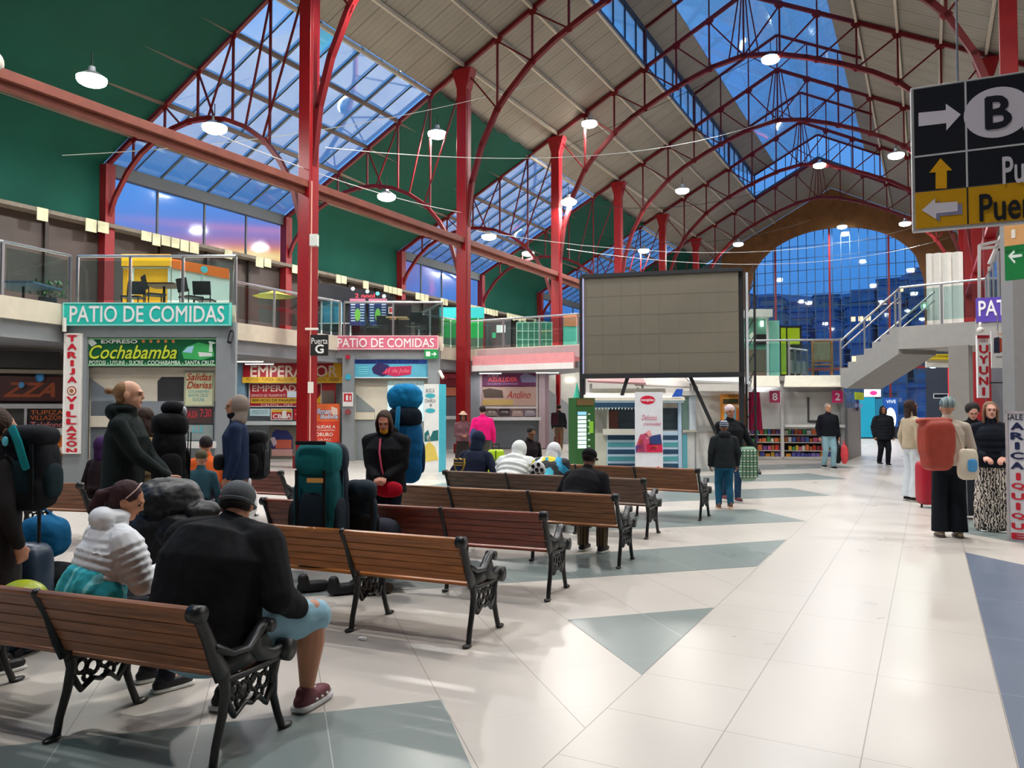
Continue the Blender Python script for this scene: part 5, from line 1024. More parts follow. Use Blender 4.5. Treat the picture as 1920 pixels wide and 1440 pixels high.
m = MB(); HB.bx(m, ai-.006, ai+.006, zy, zt-.02, .01, .004); HB.bx(m, a0+.02, a0+W_-.02, zm-.006, zm+.006, .01, .004); m.done('divider', mat('c8c8cc'), parent=r)
m = MB(); HB.bx(m, ai-.004, ai+.004, zb+.02, zy, .01, .004); m.done('divider', mat('1a1d26'), parent=r)
def arrow(pix, c, nm='arrow', o=.012):
    m = MB(); HB.quad(m, pix, o, .004); m.done(nm, mat(c, rough=.4), parent=r)
arrow([(1722, 213), (1773, 208), (1773, 196), (1801, 216), (1774, 246), (1774, 232), (1722, 238)], 'dcd6e0')
arrow([(1754, 355), (1754, 324), (1742, 325), (1763, 298), (1785, 320), (1775, 321), (1775, 354)], 'e0a414')
arrow([(1736, 399), (1761, 377), (1761, 386), (1803, 383), (1804, 402), (1762, 406), (1762, 416)], '8a88a8', 'arrow_shadow', .011)
arrow([(1728, 395), (1753, 373), (1753, 382), (1795, 379), (1795, 397), (1755, 401), (1755, 412)], 'e2dce6', o=.014)
a, z = HB.at(1869, 212); m = MB(); m.poly([HB.W(a+.20*math.cos(2*math.pi*k/40), z+.175*math.sin(2*math.pi*k/40), .012) for k in range(40)], HB.n*.004); m.done('round_field', mat('d6d0da', rough=.4), parent=r)
for t, b_, c, bo in (('B', (1845, 184, 1897, 240), '1a1d26', .03), ('Puertas', (1878, 296, 2015, 334), 'd6d2da', .02), ('Puertas', (1835, 366, 2000, 404), '1d1f26', .02), ('oleteria', (1916, 205, 2030, 240), 'd6d2da', .02)):
    m = MB(); HB.text(m, t, *b_, o=.016, bold=bo); m.done('lettering', mat(c, rough=.4), parent=r)
for da in (.3, 1.6): m = MB(); m.cyl(HB.W(a0+da, zt, -.03), HB.W(a0+da, zt+6, -.03), .008, n=6); m.done('hanger', STEEL, parent=r)
GS = Face(D(1884, 12.4), D(1980, 11.9))
def gs(r, o): qp(GS, r, [(1892, 481), (1903, 470), (1905, 474), (1899, 479), (1918, 477), (1918, 482), (1899, 485), (1906, 491), (1904, 495)], 'e8f4ea', o, 'arrow')
sign(GS, (1885, 463, 2000, 515), '0f7c3c', 'green hanging sign with white left arrow before the grey pillar', [], o=0, th=.05, name='exit_sign', extra=gs)
sign(GS, (1884, 424, 2000, 462), 'dda468', 'orange hanging panel above the green arrow sign', [('1', 1898, 432, 1906, 447, 'f4ece0', {'bold': .03})], o=0, th=.05, name='gate_sign')
# standing sale board, right edge
SB = Face(D(1886, 9.75), D(1935, 9.55)); a0, z0 = SB.at(1889, 1019); a1 = a0+.36
def sb(r, o):
    m = MB(); SB.text(m, 'SALE A', 1888, 777, 1935, 788, o, bold=.02); m.done('lettering', mat('2c2c38'), parent=r)
    m = MB(); SB.vtext(m, 'ARICA', 1896, 790, 1922, 882, o, bold=.05); m.done('lettering', mat('1c2450'), parent=r)
    m = MB(); SB.vtext(m, 'IQUIQUE', 1898, 884, 1924, 1014, o, bold=.05); m.done('lettering', mat('c81c30'), parent=r)
sign(SB, (1886, 771, 1936, 1021), 'd4d2d8', 'tall pale standing board reading SALE A ARICA IQUIQUE at the right edge', [], o=0, th=.04, name='standing_board', extra=sb, border='b8b0b4')
# ================================================================= BENCHES
IRON = mat('111214', rough=.36, spec=.45, metal=.0, var=.2, scale=14)
WD = dict(a=wood('654029', '94603f'), b=wood('7c481c', 'ac6830'), c=wood('552016', '87402c'), d=wood('694026', '98643c'), e=wood('453228', '745442', .5), f=wood('6a4028', '9c643e'))
BL = .97
def make_bench(n):
    r = thing('park_bench', 'x', 'bench', local=True); L = BL*n
    B0 = Vector((0, .03, .44)); B1 = Vector((0, -.115, .735)); d = B1-B0; ns = 5
    for k in range(ns):
        a = B0+d*(k+.03)/ns; b = B0+d*(k+.97)/ns; m = MB(); m.beam((-L/2-.02, (a.y+b.y)/2, (a.z+b.z)/2), (L/2-.03, (a.y+b.y)/2, (a.z+b.z)/2), .022, (b-a).length, up=(0, d.y, d.z)); m.done('back_slat', WD['a'], parent=r, bevel=.004)
    m = MB(); m.tube([(-L/2-.02, -.115, .745), (L/2-.02, -.115, .745)], [(.026, .02)]*2, n=10, ref=(0, 1, 0)); m.done('top_rail', WD['a'], parent=r)
    for k in range(6):
        y = .09+.072*k; z = .40+.012*math.cos(k*1.2)*.6-(.02 if k == 5 else 0); m = MB(); m.box((0, y, z), (L-.02, .064, .022)); m.done('seat_slat', WD['a'], parent=r, bevel=.004)
    for i in range(n+1):
        x = -L/2+BL*i; end = i in (0, n)
        m = MB()
        def tb(p, rr, k=1.0): m.tube([(x, a, b) for a, b in p], [(.02*k, q) for q in rr], n=8)
        tb([(-.005, .02), (.01, .1), (.05, .22), (.075, .33), (.06, .42)], [.02, .019, .024, .032, .04])
        tb([(.05, .42), (.0, .50), (-.062, .64), (-.132, .755)], [.056, .046, .033, .027])
        tb([(.49, .02), (.455, .1), (.42, .2), (.42, .30), (.45, .40)], [.02, .018, .022, .028, .03])
        tb([(.05, .385), (.2, .375), (.36, .375), (.5, .385)], [.022, .018, .018, .026])
        tb([(.07, .3), (.13, .2), (.2, .24), (.25, .22)], [.02, .014, .014, .012]); tb([(.42, .27), (.36, .18), (.3, .24), (.25, .22)], [.02, .014, .014, .012])
        for cy, cz, rr in ((.13, .32, .035), (.2, .30, .038), (.28, .31, .036), (.345, .30, .036), (.17, .26, .026), (.31, .25, .028), (.25, .345, .03), (.38, .34, .026), (.1, .37, .026)):
            for k in range(10):
                a0, a1 = k*.63+.4, (k+1)*.63+.4; m.beam((x, cy+rr*math.cos(a0), cz+rr*math.sin(a0)), (x, cy+rr*math.cos(a1), cz+rr*math.sin(a1)), .018, .013, up=(1, 0, 0))
        m.sbox((x, -.03, .012), (.028, .05, .013)); m.sbox((x, .52, .012), (.028, .05, .013)); m.done('iron_frame', IRON, parent=r, smooth=True)
        if end:
            m = MB(); m.cyl((x-.032, -.118, .735), (x+.032, -.118, .735), .04, n=16); m.cyl((x-.035, .515, .40), (x+.035, .515, .40), .055, n=20)
            m.tube([(x, .0, .55), (x, .1, .50), (x, .22, .49), (x, .31, .56), (x, .36, .585)], [(.03, .026), (.032, .02), (.034, .018), (.034, .02), (.034, .02)], n=10); m.cyl((x-.036, .365, .565), (x+.036, .365, .565), .034, n=14)
            m.tube([(x, .26, .50), (x, .30, .44), (x, .40, .41), (x, .5, .41)], [(.028, .05), (.028, .045), (.028, .035), (.028, .03)], n=10); m.poly([(x-.012, .05, .40), (x-.012, .05, .50), (x-.012, .22, .485), (x-.012, .30, .54), (x-.012, .34, .57), (x-.012, .36, .52), (x-.012, .42, .42)], (.024, 0, 0)); m.done('armrest', IRON, parent=r, smooth=True)
    return r
BEN3 = make_bench(3); first_b = [True]
def place_bench(foot, ang, colr, lb, dx=0):
    """foot: where the right hand rear foot stands; ang degrees"""
    o = BEN3 if first_b[0] else copy_tree(BEN3); first_b[0] = False; a = math.radians(ang); L = BL*3
    o.location = (foot[0]-math.cos(a)*L/2, foot[1]-math.sin(a)*L/2, 0); o.rotation_euler = (0, 0, a); o['label'] = lb; o['group'] = 'slatted waiting benches'
    for c in kids(o):
        if 'slat' in c.name or 'rail' in c.name: c.material_slots[0].link = 'OBJECT'; c.material_slots[0].material = WD[colr]
    return o
place_bench((-2.89, 2.50), 8, 'a', 'nearest brown slatted bench, where the big man in black sits')
place_bench((-2.83, 4.62), 5, 'b', 'orange brown slatted bench, second from the front')
place_bench((-2.90, 6.04), 7, 'c', 'dark red slatted bench, third from the front')
place_bench((-2.84, 7.60), 4, 'd', 'brown bench carrying the lone man in black cap')
place_bench((-3.16, 9.45), 1.5, 'e', 'weathered dark bench in front of the white puffer jacket')
place_bench((-2.98, 11.35), 0, 'f', 'farthest full brown bench, before the striped kiosk')
place_bench((onz(165, 908, .74).x, onz(165, 908, .74).y), 14, 'a', 'left side bench behind the white puffer woman, with red top rail')
place_bench((onz(527, 886, .74).x, onz(527, 886, .74).y+.1), 6, 'c', 'far red brown bench between the hooded man and the green rucksack')

# ================================================================= PEOPLE
def rotx(v, deg):
    a = math.radians(deg); return Vector((v.x, v.y*math.cos(a)+v.z*math.sin(a), -v.y*math.sin(a)+v.z*math.cos(a)))
def limb(m, pts, rad, n=12):
    for i, p in enumerate(pts):
        r = rad[i]; m.sbox(p, (r, r, r), n=12, m=8)
        if i: m.tube([pts[i-1], p], [rad[i-1], r], n=n, caps=False)
class Person:
    def __init__(s, loc, rz, h, label, pose='stand', bulk=1.0, lean=0, skinc='c48a70', vs=.012, group=None, stride=0, seatz=.40, headyaw=0, headpitch=0, lh=None, rh=None, knees=None, feet=None, curl=.6, zoff=0, twist=0, bend=0, sink=0):
        s.k = h/1.75; k = s.k; s.vs = vs; s.bulk = bulk
        s.standing = pose == 'stand'
        s.T = Matrix.Translation((loc[0], loc[1], zoff)) @ Matrix.Rotation(math.radians(rz), 4, 'Z')
        s.rz = math.radians(rz)
        s.root = thing('person', label, 'person', (loc[0], loc[1], zoff), s.rz, group)
        if pose == 'stand':
            pel = Vector((0, 0, .95)); sh = stride
            s.hip = [Vector((x*.09, 0, .90)) for x in (-1, 1)]
            s.knee = [Vector((x*.10, .03+sh*.5*(-x)+(.05 if sh else 0), .50)) for x in (-1, 1)]; s.ank = [Vector((x*.105, sh*(-x)-.02, .085+(.03 if sh*(-x) < 0 else 0))) for x in (-1, 1)]
        else:
            zz = (seatz+.12)/k; pel = Vector((0, 0, zz)); s.hip = [Vector((x*.10, .04, zz-.02)) for x in (-1, 1)]
            s.knee = [Vector((x*.14, .45, zz-.02)) for x in (-1, 1)]; s.ank = [Vector((x*.13, .42, .085)) for x in (-1, 1)]
        if knees: s.knee = [Vector(v) for v in knees]
        if feet: s.ank = [Vector(v) for v in feet]
        s.pel = pel
        def up(h_, y=0): return pel+rotx(Vector((0, y, h_)), lean*(1 if h_ < .3 else 1)) + (rotx(Vector((0, 0, 0)), 0))
        s.lean = lean; s.up = up
        s.neck = up(.555); s.waist = up(.14); s.chest = up(.36, .01); s.shl = up(.47, -.01)
        if bend: s.neck = s.neck+Vector((0, bend, -bend*.3))
        s.hp = lean*.6+headpitch
        s.hc = s.neck+rotx(Vector((0, .015, .135-sink)), s.hp)
        s.HM = Matrix.Rotation(math.radians(headyaw), 3, 'Z') @ Matrix.Rotation(math.radians(-s.hp), 3, 'X')
        sx = .185*bulk**.6
        s.sho = [up(.485)+Vector((-sx, 0, -.03)), up(.485)+Vector((sx, 0, -.03))]
        if bend: s.sho = [v+Vector((0, bend*.5, 0)) for v in s.sho]
        s.wr = []; s.elb = []
        for i, (tg, x) in enumerate(((lh, -1), (rh, 1))):
            S = s.sho[i]; t = Vector(tg) if tg else S+Vector((x*.07, .04, -.53))
            d = t-S; L = d.length; a_, b_ = .29, .265
            if L > a_+b_-.01: t = S+d*((a_+b_-.01)/L); d = t-S; L = d.length
            dd = d/L; ca = (a_*a_+L*L-b_*b_)/(2*a_*L); hgt = math.sqrt(max(0, a_*a_-(a_*ca)**2)); hint = Vector((x*.45, -.6, -.5)); hint = (hint-dd*hint.dot(dd)).normalized()
            s.elb.append(S+dd*a_*ca+hint*hgt); s.wr.append(t)
        s.curl = curl; s.skin = skin(skinc); s._body()
    def W(s, v): return s.T @ (Vector(v)*s.k)
    def _fin(s, mb, name, m, remesh=None, sm=4, disp=None, smooth=True, scale=True):
        mb.v = [s.T @ (v*s.k) for v in mb.v]
        return mb.done(name, m, parent=s.root, smooth=smooth, remesh=remesh, sm=sm, disp=disp)
    def hv(s, x, y, z): return s.hc+s.HM@Vector((x, y, z))
    def _body(s):
        m = MB(); H = s.HM; b = s.bulk
        m.tube([s.pel-Vector((0, 0, .03)), s.waist, s.chest, s.shl, s.neck], [(.12*b, .085*b), (.11*b, .08*b), (.13*b, .085*b), (.11*b, .065*b), (.05, .05)], n=16)
        m.tube([s.neck-Vector((0, 0, .03)), s.hv(0, -.02, -.06)], [.056, .052], n=12)
        m.sbox(s.hv(0, -.012, .03), (.077, .097, .088), M=H); m.sbox(s.hv(0, .022, -.035), (.060, .070, .078), M=H); m.sbox(s.hv(0, .055, -.085), (.034, .034, .026), M=H)
        m.sbox(s.hv(0, .098, -.015), (.013, .020, .014), M=H); m.sbox(s.hv(0, .092, .008), (.009, .014, .022), M=H); m.sbox(s.hv(0, .080, .032), (.05, .018, .012), M=H)
        for x in (-1, 1): m.sbox(s.hv(x*.078, -.005, -.005), (.012, .020, .032), M=H)
        for i, x in enumerate((-1, 1)):
            limb(m, [s.sho[i], s.elb[i], s.wr[i]], [.036, .032, .025])
            limb(m, [s.hip[i], s.knee[i], s.ank[i].lerp(s.knee[i], .62), s.ank[i]], [.068, .052*b**.5, .055*b**.6, .036]); m.tube([s.ank[i], s.ank[i]+Vector((0, .13, -.045))], [.035, .028], n=8)
            s._hand(m, i, x)
        s._fin(m, 'body', s.skin, remesh=min(s.vs, .009) if s.vs < .012 else s.vs*.8, sm=3)
        e = MB()
        for x in (-1, 1): e.sbox(s.hv(x*.030, .083, .008), (.012, .007, .007), M=H, n=10, m=6)
        s._fin(e, 'eyes', mat('1c1614', rough=.25)); e = MB(); e.sbox(s.hv(0, .088, -.052), (.022, .008, .007), M=H, n=10, m=6); s._fin(e, 'mouth', mat('8a4038', rough=.5))
        e = MB()
        for x in (-1, 1): e.sbox(s.hv(x*.030, .086, .028), (.017, .006, .004), M=H, n=10, m=6)
        s._fin(e, 'eyebrows', mat('2c1c14', rough=.8))
    def _hand(s, m, i, x):
        w = s.wr[i]; d = (w-s.elb[i]).normalized(); up_ = Vector((0, 0, 1)); side = Vector((1, 0, 0)) if abs(d.z) < .6 else Vector((0, 1, 0))
        side = (side-d*side.dot(d)).normalized(); nrm = d.cross(side).normalized()
        inw = Vector((-x, .2, -.3)); 
        if nrm.dot(inw) < 0: nrm = -nrm
        c = w+d*.05; m.tube([w, w+d*.085], [(.034, .017), (.042, .017)], n=10, ref=side)
        for j, (o, L) in enumerate(((-.032, .070), (-.011, .078), (.011, .073), (.031, .058))):
            p = w+d*.088+side*o; q = p+(d*math.cos(s.curl*.8)+nrm*math.sin(s.curl*.8))*L*.5; r_ = q+(d*math.cos(s.curl*1.9)+nrm*math.sin(s.curl*1.9))*L*.5; m.tube([p, q, r_], [.0105, .0095, .008], n=7)
        sg = 1 if side.dot(Vector((0, 1, 0))+Vector((0, 0, .3))) > 0 else -1
        p = w+d*.03+side*sg*.03; m.tube([p, p+d*.035+side*sg*.024+nrm*.012, p+d*.062+side*sg*.022+nrm*.03], [.013, .011, .009], n=7)
    def jacket(s, colr, length=.0, bulk=1.0, puff=None, hood=None, collar=True, name='jacket', m_=None, sleeve=1.0, disp=.012, short=False, flare=0):
        m = MB(); b = s.bulk*bulk; P = s.pel-Vector((0, 0, .04+length)) if s.standing else s.pel+Vector((0, -.02, .06-length*2))
        pts = [P]; rad = [(.172*b+flare, .128*b+flare)]
        if length > .2: pts.append(s.pel); rad.append((.168*b+flare*.4, .125*b+flare*.4))
        pts += [s.waist, s.chest, s.shl, s.neck-Vector((0, 0, .02))]; rad += [(.160*b, .125*b), (.175*b, .130*b), (.135*b**.8, .095*b), (.072, .068)]
        m.tube(pts, rad, n=20, puff=puff, caps=False)
        for i in (0, 1):
            S = s.sho[i]; E_ = s.elb[i]; Wt = E_.lerp(s.wr[i], .3 if short else .97)
            bb = b**.7
            r0 = .064*bb*sleeve; S2 = S+Vector((0, 0, -.012)); limb(m, [s.neck+(S-s.neck)*.3+Vector((0, 0, -.04)), S2], [.055*b, r0])
            if puff: m.tube([S2, S2.lerp(E_, .5), E_, Wt], [r0*1.05, r0, .054*bb*sleeve, .040*bb*sleeve**.5], n=12, puff=puff); m.sbox(E_, (.05*bb*sleeve,)*3)
            else: limb(m, [S2, E_, Wt], [r0, .052*bb*sleeve, .040*bb*sleeve**.5])
        if collar: m.tube([s.neck-Vector((0, 0, .03)), s.neck+rotx(Vector((0, 0, .018)), s.hp)], [(.078, .078), (.070, .072)], n=14)
        if hood == 'down': m.sbox(s.neck+rotx(Vector((0, -.085, .0)), s.lean), (.125, .075, .075)); m.sbox(s.neck+rotx(Vector((0, -.02, .03)), s.lean), (.11, .095, .045))
        s._fin(m, name, m_ or fabric(colr), remesh=s.vs, sm=2 if puff else 5, disp=(disp, .18) if disp else None)
        if hood == 'up': s.hood(colr, m_)
    def hood(s, colr, m_=None, face=True, name='hood', big=1.0):
        m = MB(); m.sbox(s.hv(0, -.045, .025), (.105*big, .115*big, .125*big), M=s.HM); m.tube([s.hv(0, -.05, -.05), s.neck-Vector((0, .02, .02))], [(.09, .09), (.11, .09)], n=14)
        if not face: m.sbox(s.hv(0, .02, .03), (.095, .10, .12), M=s.HM)
        s._fin(m, name, m_ or fabric(colr), remesh=s.vs, sm=3)
    def trousers(s, colr, wide=1.0, m_=None, flare=0, shorts=False):
        m = MB(); b = s.bulk; m.tube([s.pel+Vector((0, 0, -.06)), s.pel+Vector((0, 0, .07))], [(.155*b, .115*b), (.145*b, .11*b)], n=16)
        for i in (0, 1):
            e = s.ank[i]+Vector((0, .01, -.015)) if not shorts else s.knee[i]
            if shorts: limb(m, [s.hip[i], s.knee[i]+Vector((0, .02, -.03))], [.10*b**.8, .088*wide])
            else: m.tube([s.hip[i], s.knee[i], e], [.092*b, .070*wide, .056*wide+flare], n=12, caps=False); m.sbox(s.knee[i], (.072*wide,)*3); m.sbox(s.hip[i], (.092*b,)*3)
        s._fin(m, 'shorts' if shorts else 'trousers', m_ or fabric(colr), remesh=s.vs, sm=4, disp=(.014, .15))
    def skirt(s, colr, m_=None, z=.12, r=.2, name='skirt', top=None):
        m = MB(); P = s.pel+Vector((0, 0, .04)); m.tube([Vector((P.x, P.y, z)), Vector((P.x, P.y, .5)), P], [(r, r*.85), (r*.95, r*.8), (.15*s.bulk, .12*s.bulk)], n=20); s._fin(m, name, m_ or fabric(colr), remesh=s.vs, sm=2, disp=(.04, .12))
    def shoes(s, colr, sole='d8d8d4', big=1.0):
        for i in (0, 1):
            a = s.ank[i]; z0 = max(0.0, a.z-.085); m = MB(); m.sbox((a.x, a.y+.055, z0+.045), (.046*big, .135*big, .04*big), e=.75); m.sbox((a.x, a.y-.01, z0+.075), (.042*big, .05*big, .05), e=.9); o = s._fin(m, 'shoe', mat(colr, rough=.5), remesh=s.vs*.7, sm=2)
            q = MB(); q.sbox((a.x, a.y+.055, z0+.014), (.05*big, .14*big, .014), e=.5); q.v = [s.T@(v*s.k) for v in q.v]; q.done('sole', mat(sole, rough=.6), parent=o, smooth=True)
    def hair(s, colr, style='short', name='hair'):
        m = MB(); H = s.HM; m.sbox(s.hv(0, -.026, .042), (.087, .098, .092), M=H)
        if style in ('long', 'mid'):
            L = .30 if style == 'long' else .20
            m.tube([s.hv(0, -.055, .03), s.hv(0, -.075, -.06), s.hv(0, -.085, -L*.8)], [(.085, .05), (.085, .045), (.07, .035)], n=14)
            for x in (-1, 1): m.tube([s.hv(x*.06, -.01, .07), s.hv(x*.085, .01, .0), s.hv(x*.082, .012, -L*.55)], [(.022, .05), (.018, .05), (.015, .035)], n=10)
        if style == 'bun': m.sbox(s.hv(0, -.15, .03), (.03, .038, .03), M=H); m.sbox(s.hv(0, -.08, -.02), (.065, .045, .05), M=H)
        if style == 'tail': m.tube([s.hv(0, -.10, .03), s.hv(0, -.155, -.02), s.hv(0, -.16, -.12), s.hv(0, -.13, -.19)], [.035, .045, .04, .02], n=10); m.sbox(s.hv(0, -.05, -.03), (.076, .06, .06), M=H)
        if style == 'fluffy': m.sbox(s.hv(0, -.055, .045), (.112, .115, .115), M=H)
        s._fin(m, name, mat(colr, rough=.75, var=.25, scale=18, bump=.4, bscale=60), remesh=s.vs*.85, sm=1, disp=(.010, .05))
    def cap(s, colr, kind='cap', c2=None, m_=None, back=False):
        m = MB(); H = s.HM; M_ = m_ or fabric(colr)
        if kind == 'cap':
            m.sbox(s.hv(0, -.018, .058), (.094, .110, .084), M=H); m.sbox(s.hv(0, (-.10 if back else .115), .045), (.065, .07, .012), M=H)
        elif kind == 'beanie': m.sbox(s.hv(0, -.022, .06), (.092, .105, .09), M=H)
        elif kind == 'hat': m.sbox(s.hv(0, -.01, .10), (.08, .09, .06), M=H); m.sbox(s.hv(0, -.01, .07), (.16, .17, .012), M=H)
        s._fin(m, {'cap': 'cap', 'beanie': 'beanie', 'hat': 'hat'}[kind], M_, remesh=s.vs*.8, sm=2)
    def at(s, v): return s.T@(Vector(v)*s.k)
def facing(deg_from_cam):    # 0 = looks away from camera, 90 = looks to picture right
    return math.degrees(YAW)-deg_from_cam
def rucksack(P, M, size, colr, label, c2=None, lid=None, name='rucksack', top=None, group=None, vs=.014, extra=None):
    """P base centre, M 3x3 frame (x side, y away from back, z up)"""
    w, d, h = size; r = thing(name, label, 'rucksack', tuple(P), 0, group)
    def q(x, y, z): return P+M@Vector((x*w, y*d, z*h))
    m = MB(); m.sbox(q(0, 0, .42), (w*.5, d*.5, h*.44), e=.55, M=M); m.sbox(q(0, .1, .2), (w*.47, d*.5, h*.22), e=.6, M=M); m.done('pack_body', fabric(colr), parent=r, smooth=True, remesh=vs, sm=3, disp=(.015, .12))
    m = MB(); m.sbox(q(0, .02, .86), (w*.48, d*.55, h*.15), e=.7, M=M); m.done('lid', fabric(lid or colr), parent=r, smooth=True, remesh=vs, sm=3, disp=(.012, .1))
    if c2:
        m = MB(); m.sbox(q(.46, 0, .33), (w*.1, d*.36, h*.22), e=.7, M=M); m.sbox(q(-.46, 0, .33), (w*.1, d*.36, h*.22), e=.7, M=M); m.sbox(q(0, .5, .36), (w*.33, d*.1, h*.24), e=.6, M=M); m.done('pockets', fabric(c2), parent=r, smooth=True, remesh=vs, sm=3)
    for sx in (-.3, .3):
        m = MB(); m.beam(q(sx, .56, .08), q(sx, .60, .78), .025, .008, up=tuple(M@Vector((0, 1, 0)))); m.done('strap', fabric('1a1c20'), parent=r)
    if extra: extra(r, q, M)
    return r
I3 = Matrix.Identity(3)
def MZ(rad): return Matrix.Rotation(rad, 3, 'Z')
def place(px, t): p = dep(px, t); return (p.x, p.y)

# --- the big man on the nearest bench
pb = Person((-3.31, 2.78), 8, 1.72, 'large person seated on the nearest bench in black jacket, grey cap and pale blue shorts', 'sit', bulk=1.85, lean=16, vs=.010, headpitch=18, bend=.05, sink=.035, headyaw=18, skinc='b47c60', lh=(-.20, .36, .60), rh=(.34, .34, .58), knees=[(-.12, .42, .50), (.36, .46, .53)], feet=[(-.10, .30, .085), (.34, .44, .085)])
pb.jacket('17181b', bulk=1.05, collar=True, length=.075, disp=.02, sleeve=1.1); pb.trousers('8fb6c8', shorts=True, wide=1.1); pb.cap('5a5d62', 'cap', back=False); m = MB(); m.sbox(pb.hv(0, -.03, -.01), (.088, .096, .03), M=pb.HM); pb._fin(m, 'hair', mat('141010', rough=.8), remesh=.01); m = MB(); m.sbox(pb.hv(0, -.025, .012), (.104, .120, .016), M=pb.HM); pb._fin(m, 'cap_brim', fabric('5a5d62'), remesh=.008)
for i, (c, sl) in enumerate((('1c1a1c', 'c8c8c8'), ('6c3440', 'e4e4e8'))):
    a = pb.ank[i]; m = MB(); m.sbox((a.x, a.y+.055, .05), (.056, .15, .045), e=.75); m.sbox((a.x, a.y-.01, .085), (.05, .058, .05), e=.9); o = pb._fin(m, 'shoe', mat(c, rough=.5), remesh=.008, sm=2)
    q = MB(); q.sbox((a.x, a.y+.055, .02), (.06, .158, .02), e=.5); q.sbox((a.x, a.y+.19, .04), (.035, .02, .02), e=.6); q.v = [pb.T@(v*pb.k) for v in q.v]; q.done('sole', mat(sl, rough=.6), parent=o, smooth=True)
    if i:
        q = MB()
        for dy in (.02, .07, .12): q.tube([(a.x-.057, a.y+dy, .05), (a.x, a.y+dy+.01, .098-.2*max(0, dy-.05)), (a.x+.057, a.y+dy, .05)], [(.012, .005)]*3, n=6, ref=(0, 1, 0))
        q.v = [pb.T@(v*pb.k) for v in q.v]; q.done('white_stripes', mat('ececec'), parent=o, smooth=True)
m = MB(); m.tube([pb.hv(-.083, -.01, .02), pb.hv(-.093, -.012, .05)], [(.018, .018)]*2, n=10); m.v = [pb.T@(v*pb.k) for v in m.v]; m.done('headphone', mat('d02c3c', rough=.3), smooth=True, label='small red headphone shell at the left ear of the large seated man', cat='headphones')
# --- woman in pale puffer
pw = Person((-4.16, 2.72), -14, 1.58, 'person seated on the nearest bench in a pale puffer jacket, dark red hair tied', 'sit', bulk=1.2, lean=16, vs=.009, headpitch=14, headyaw=-34, skinc='b9805f', lh=(-.16, .38, .70), rh=(.16, .44, .80))
pw.jacket('e2e5ea', bulk=1.1, puff=(.017, .048), hood='down', disp=.012, sleeve=1.22); pw.trousers('22222a'); pw.hair('341419', 'tail'); pw.shoes('1c1c20')
m = MB(); m.tube([(pw.pel.x, pw.pel.y-.01, pw.pel.z-.09), (pw.pel.x, pw.pel.y+.02, pw.pel.z+.15)], [(.27, .21), (.25, .19)], n=24); m.v = [pw.T@(v*pw.k) for v in m.v]; m.done('tied_fleece', stripes([(0, '2aa6b4'), (.45, '7fd4dc'), (.6, '2aa6b4'), (.85, '48bcc8')], 'X', .12, .9), parent=pw.root, smooth=True, remesh=.012, sm=2, disp=(.03, .08))
m = MB(); m.tube([pw.hv(-.07, .0, .105), pw.hv(0, .03, .14), pw.hv(.07, .03, .10), pw.hv(.088, .0, .03)], [(.006, .004)]*4, n=6); pw._fin(m, 'hair_band', mat('c8a8a0', rough=.3))
m = MB(); m.box(pw.at((.20, .50, .90)), (.08, .012, .15), M=MZ(pw.rz)@Matrix.Rotation(-.5, 3, 'X')); m.done('mobile_phone', BLACK, label='dark phone held up by the woman in the pale puffer jacket', cat='phone', bevel=.004)
# melon and bag on bench seat
p = onz(52, 1113, .62); p = Vector((-4.40, 2.50, .61)); m = MB(); m.sbox(p, (.145, .10, .095), M=MZ(.2), n=28, m=18); o = m.done('papaya', mat('a8b41c', rough=.35, var=.15, scale=7), smooth=True, label='large yellow green fruit behind the left end of the nearest bench', cat='fruit')
m = MB(); m.sbox((-4.50, 2.66, .47), (.2, .13, .10), e=.7); m.done('carrier_bag', fabric('2a2e40'), smooth=True, label='dark blue crumpled bag beneath the yellow green fruit', cat='bag', disp=(.03, .08), remesh=.012)
m = MB(); m.sbox((-4.36, 2.86, .50), (.13, .10, .13), e=.8); m.done('knitted_bag', stripes([(0, '6c2434'), (.5, 'c8a0a0'), (.6, '3c1420')], 'Z', .05, .9), smooth=True, label='small maroon patterned bag between the fruit and the seated woman', cat='bag', disp=(.02, .06), remesh=.012)
# --- far left edge standing person with teal/black pack
p5 = Person(place(-6, 4.9), facing(35), 1.62, 'person standing at the left picture edge in a long dark grey coat with brown hair', vs=.011, headpitch=5, bulk=1.15); p5.jacket('2e2c2e', length=.42, bulk=1.08, disp=.02); p5.trousers('20222a'); p5.hair('3a261c', 'fluffy'); p5.shoes('151515')
rz = p5.rz; c = p5.at((.10, -.16, .98)); M = MZ(rz+math.pi-.9)
rucksack(Vector(place(72, 4.75))+Vector((0, 0, .0)) if False else dep(62, 4.9, 1.02), MZ(YAW+math.pi), (.30, .26, .52), '17191e', 'black day pack with teal panel worn by the person at the left edge', c2='14262c', extra=lambda r, q, M: [MB().tube([q(.1, .60, .98), q(-.05, .62, .8), q(-.2, .60, .5)], [(.045, .012)]*3, n=8).done('teal_panel', fabric('1c8f98'), parent=r, smooth=True), MB().sbox(q(.22, .62, .82), (.03, .012, .03)).done('blue_badge', mat('58c0d4'), parent=r, smooth=True)])
m = MB(); pq = dep(40, 5.3, 0); m.sbox(pq+Vector((0, 0, .37)), (.20, .13, .36), e=.35, M=MZ(YAW)); 
r = thing('suitcase', 'upright slate blue suitcase beside the long dark coat', 'suitcase', tuple(pq)); m.done('shell', mat('28384a', rough=.35), parent=r, smooth=True); m = MB(); m.cyl(pq+Vector((-.08, .05, .7)), pq+Vector((-.08, .05, .95)), .012); m.cyl(pq+Vector((.08, .09, .7)), pq+Vector((.08, .09, .95)), .012); m.cyl(pq+Vector((-.08, .05, .95)), pq+Vector((.08, .09, .95)), .014); m.done('handle', BLACK, parent=r)
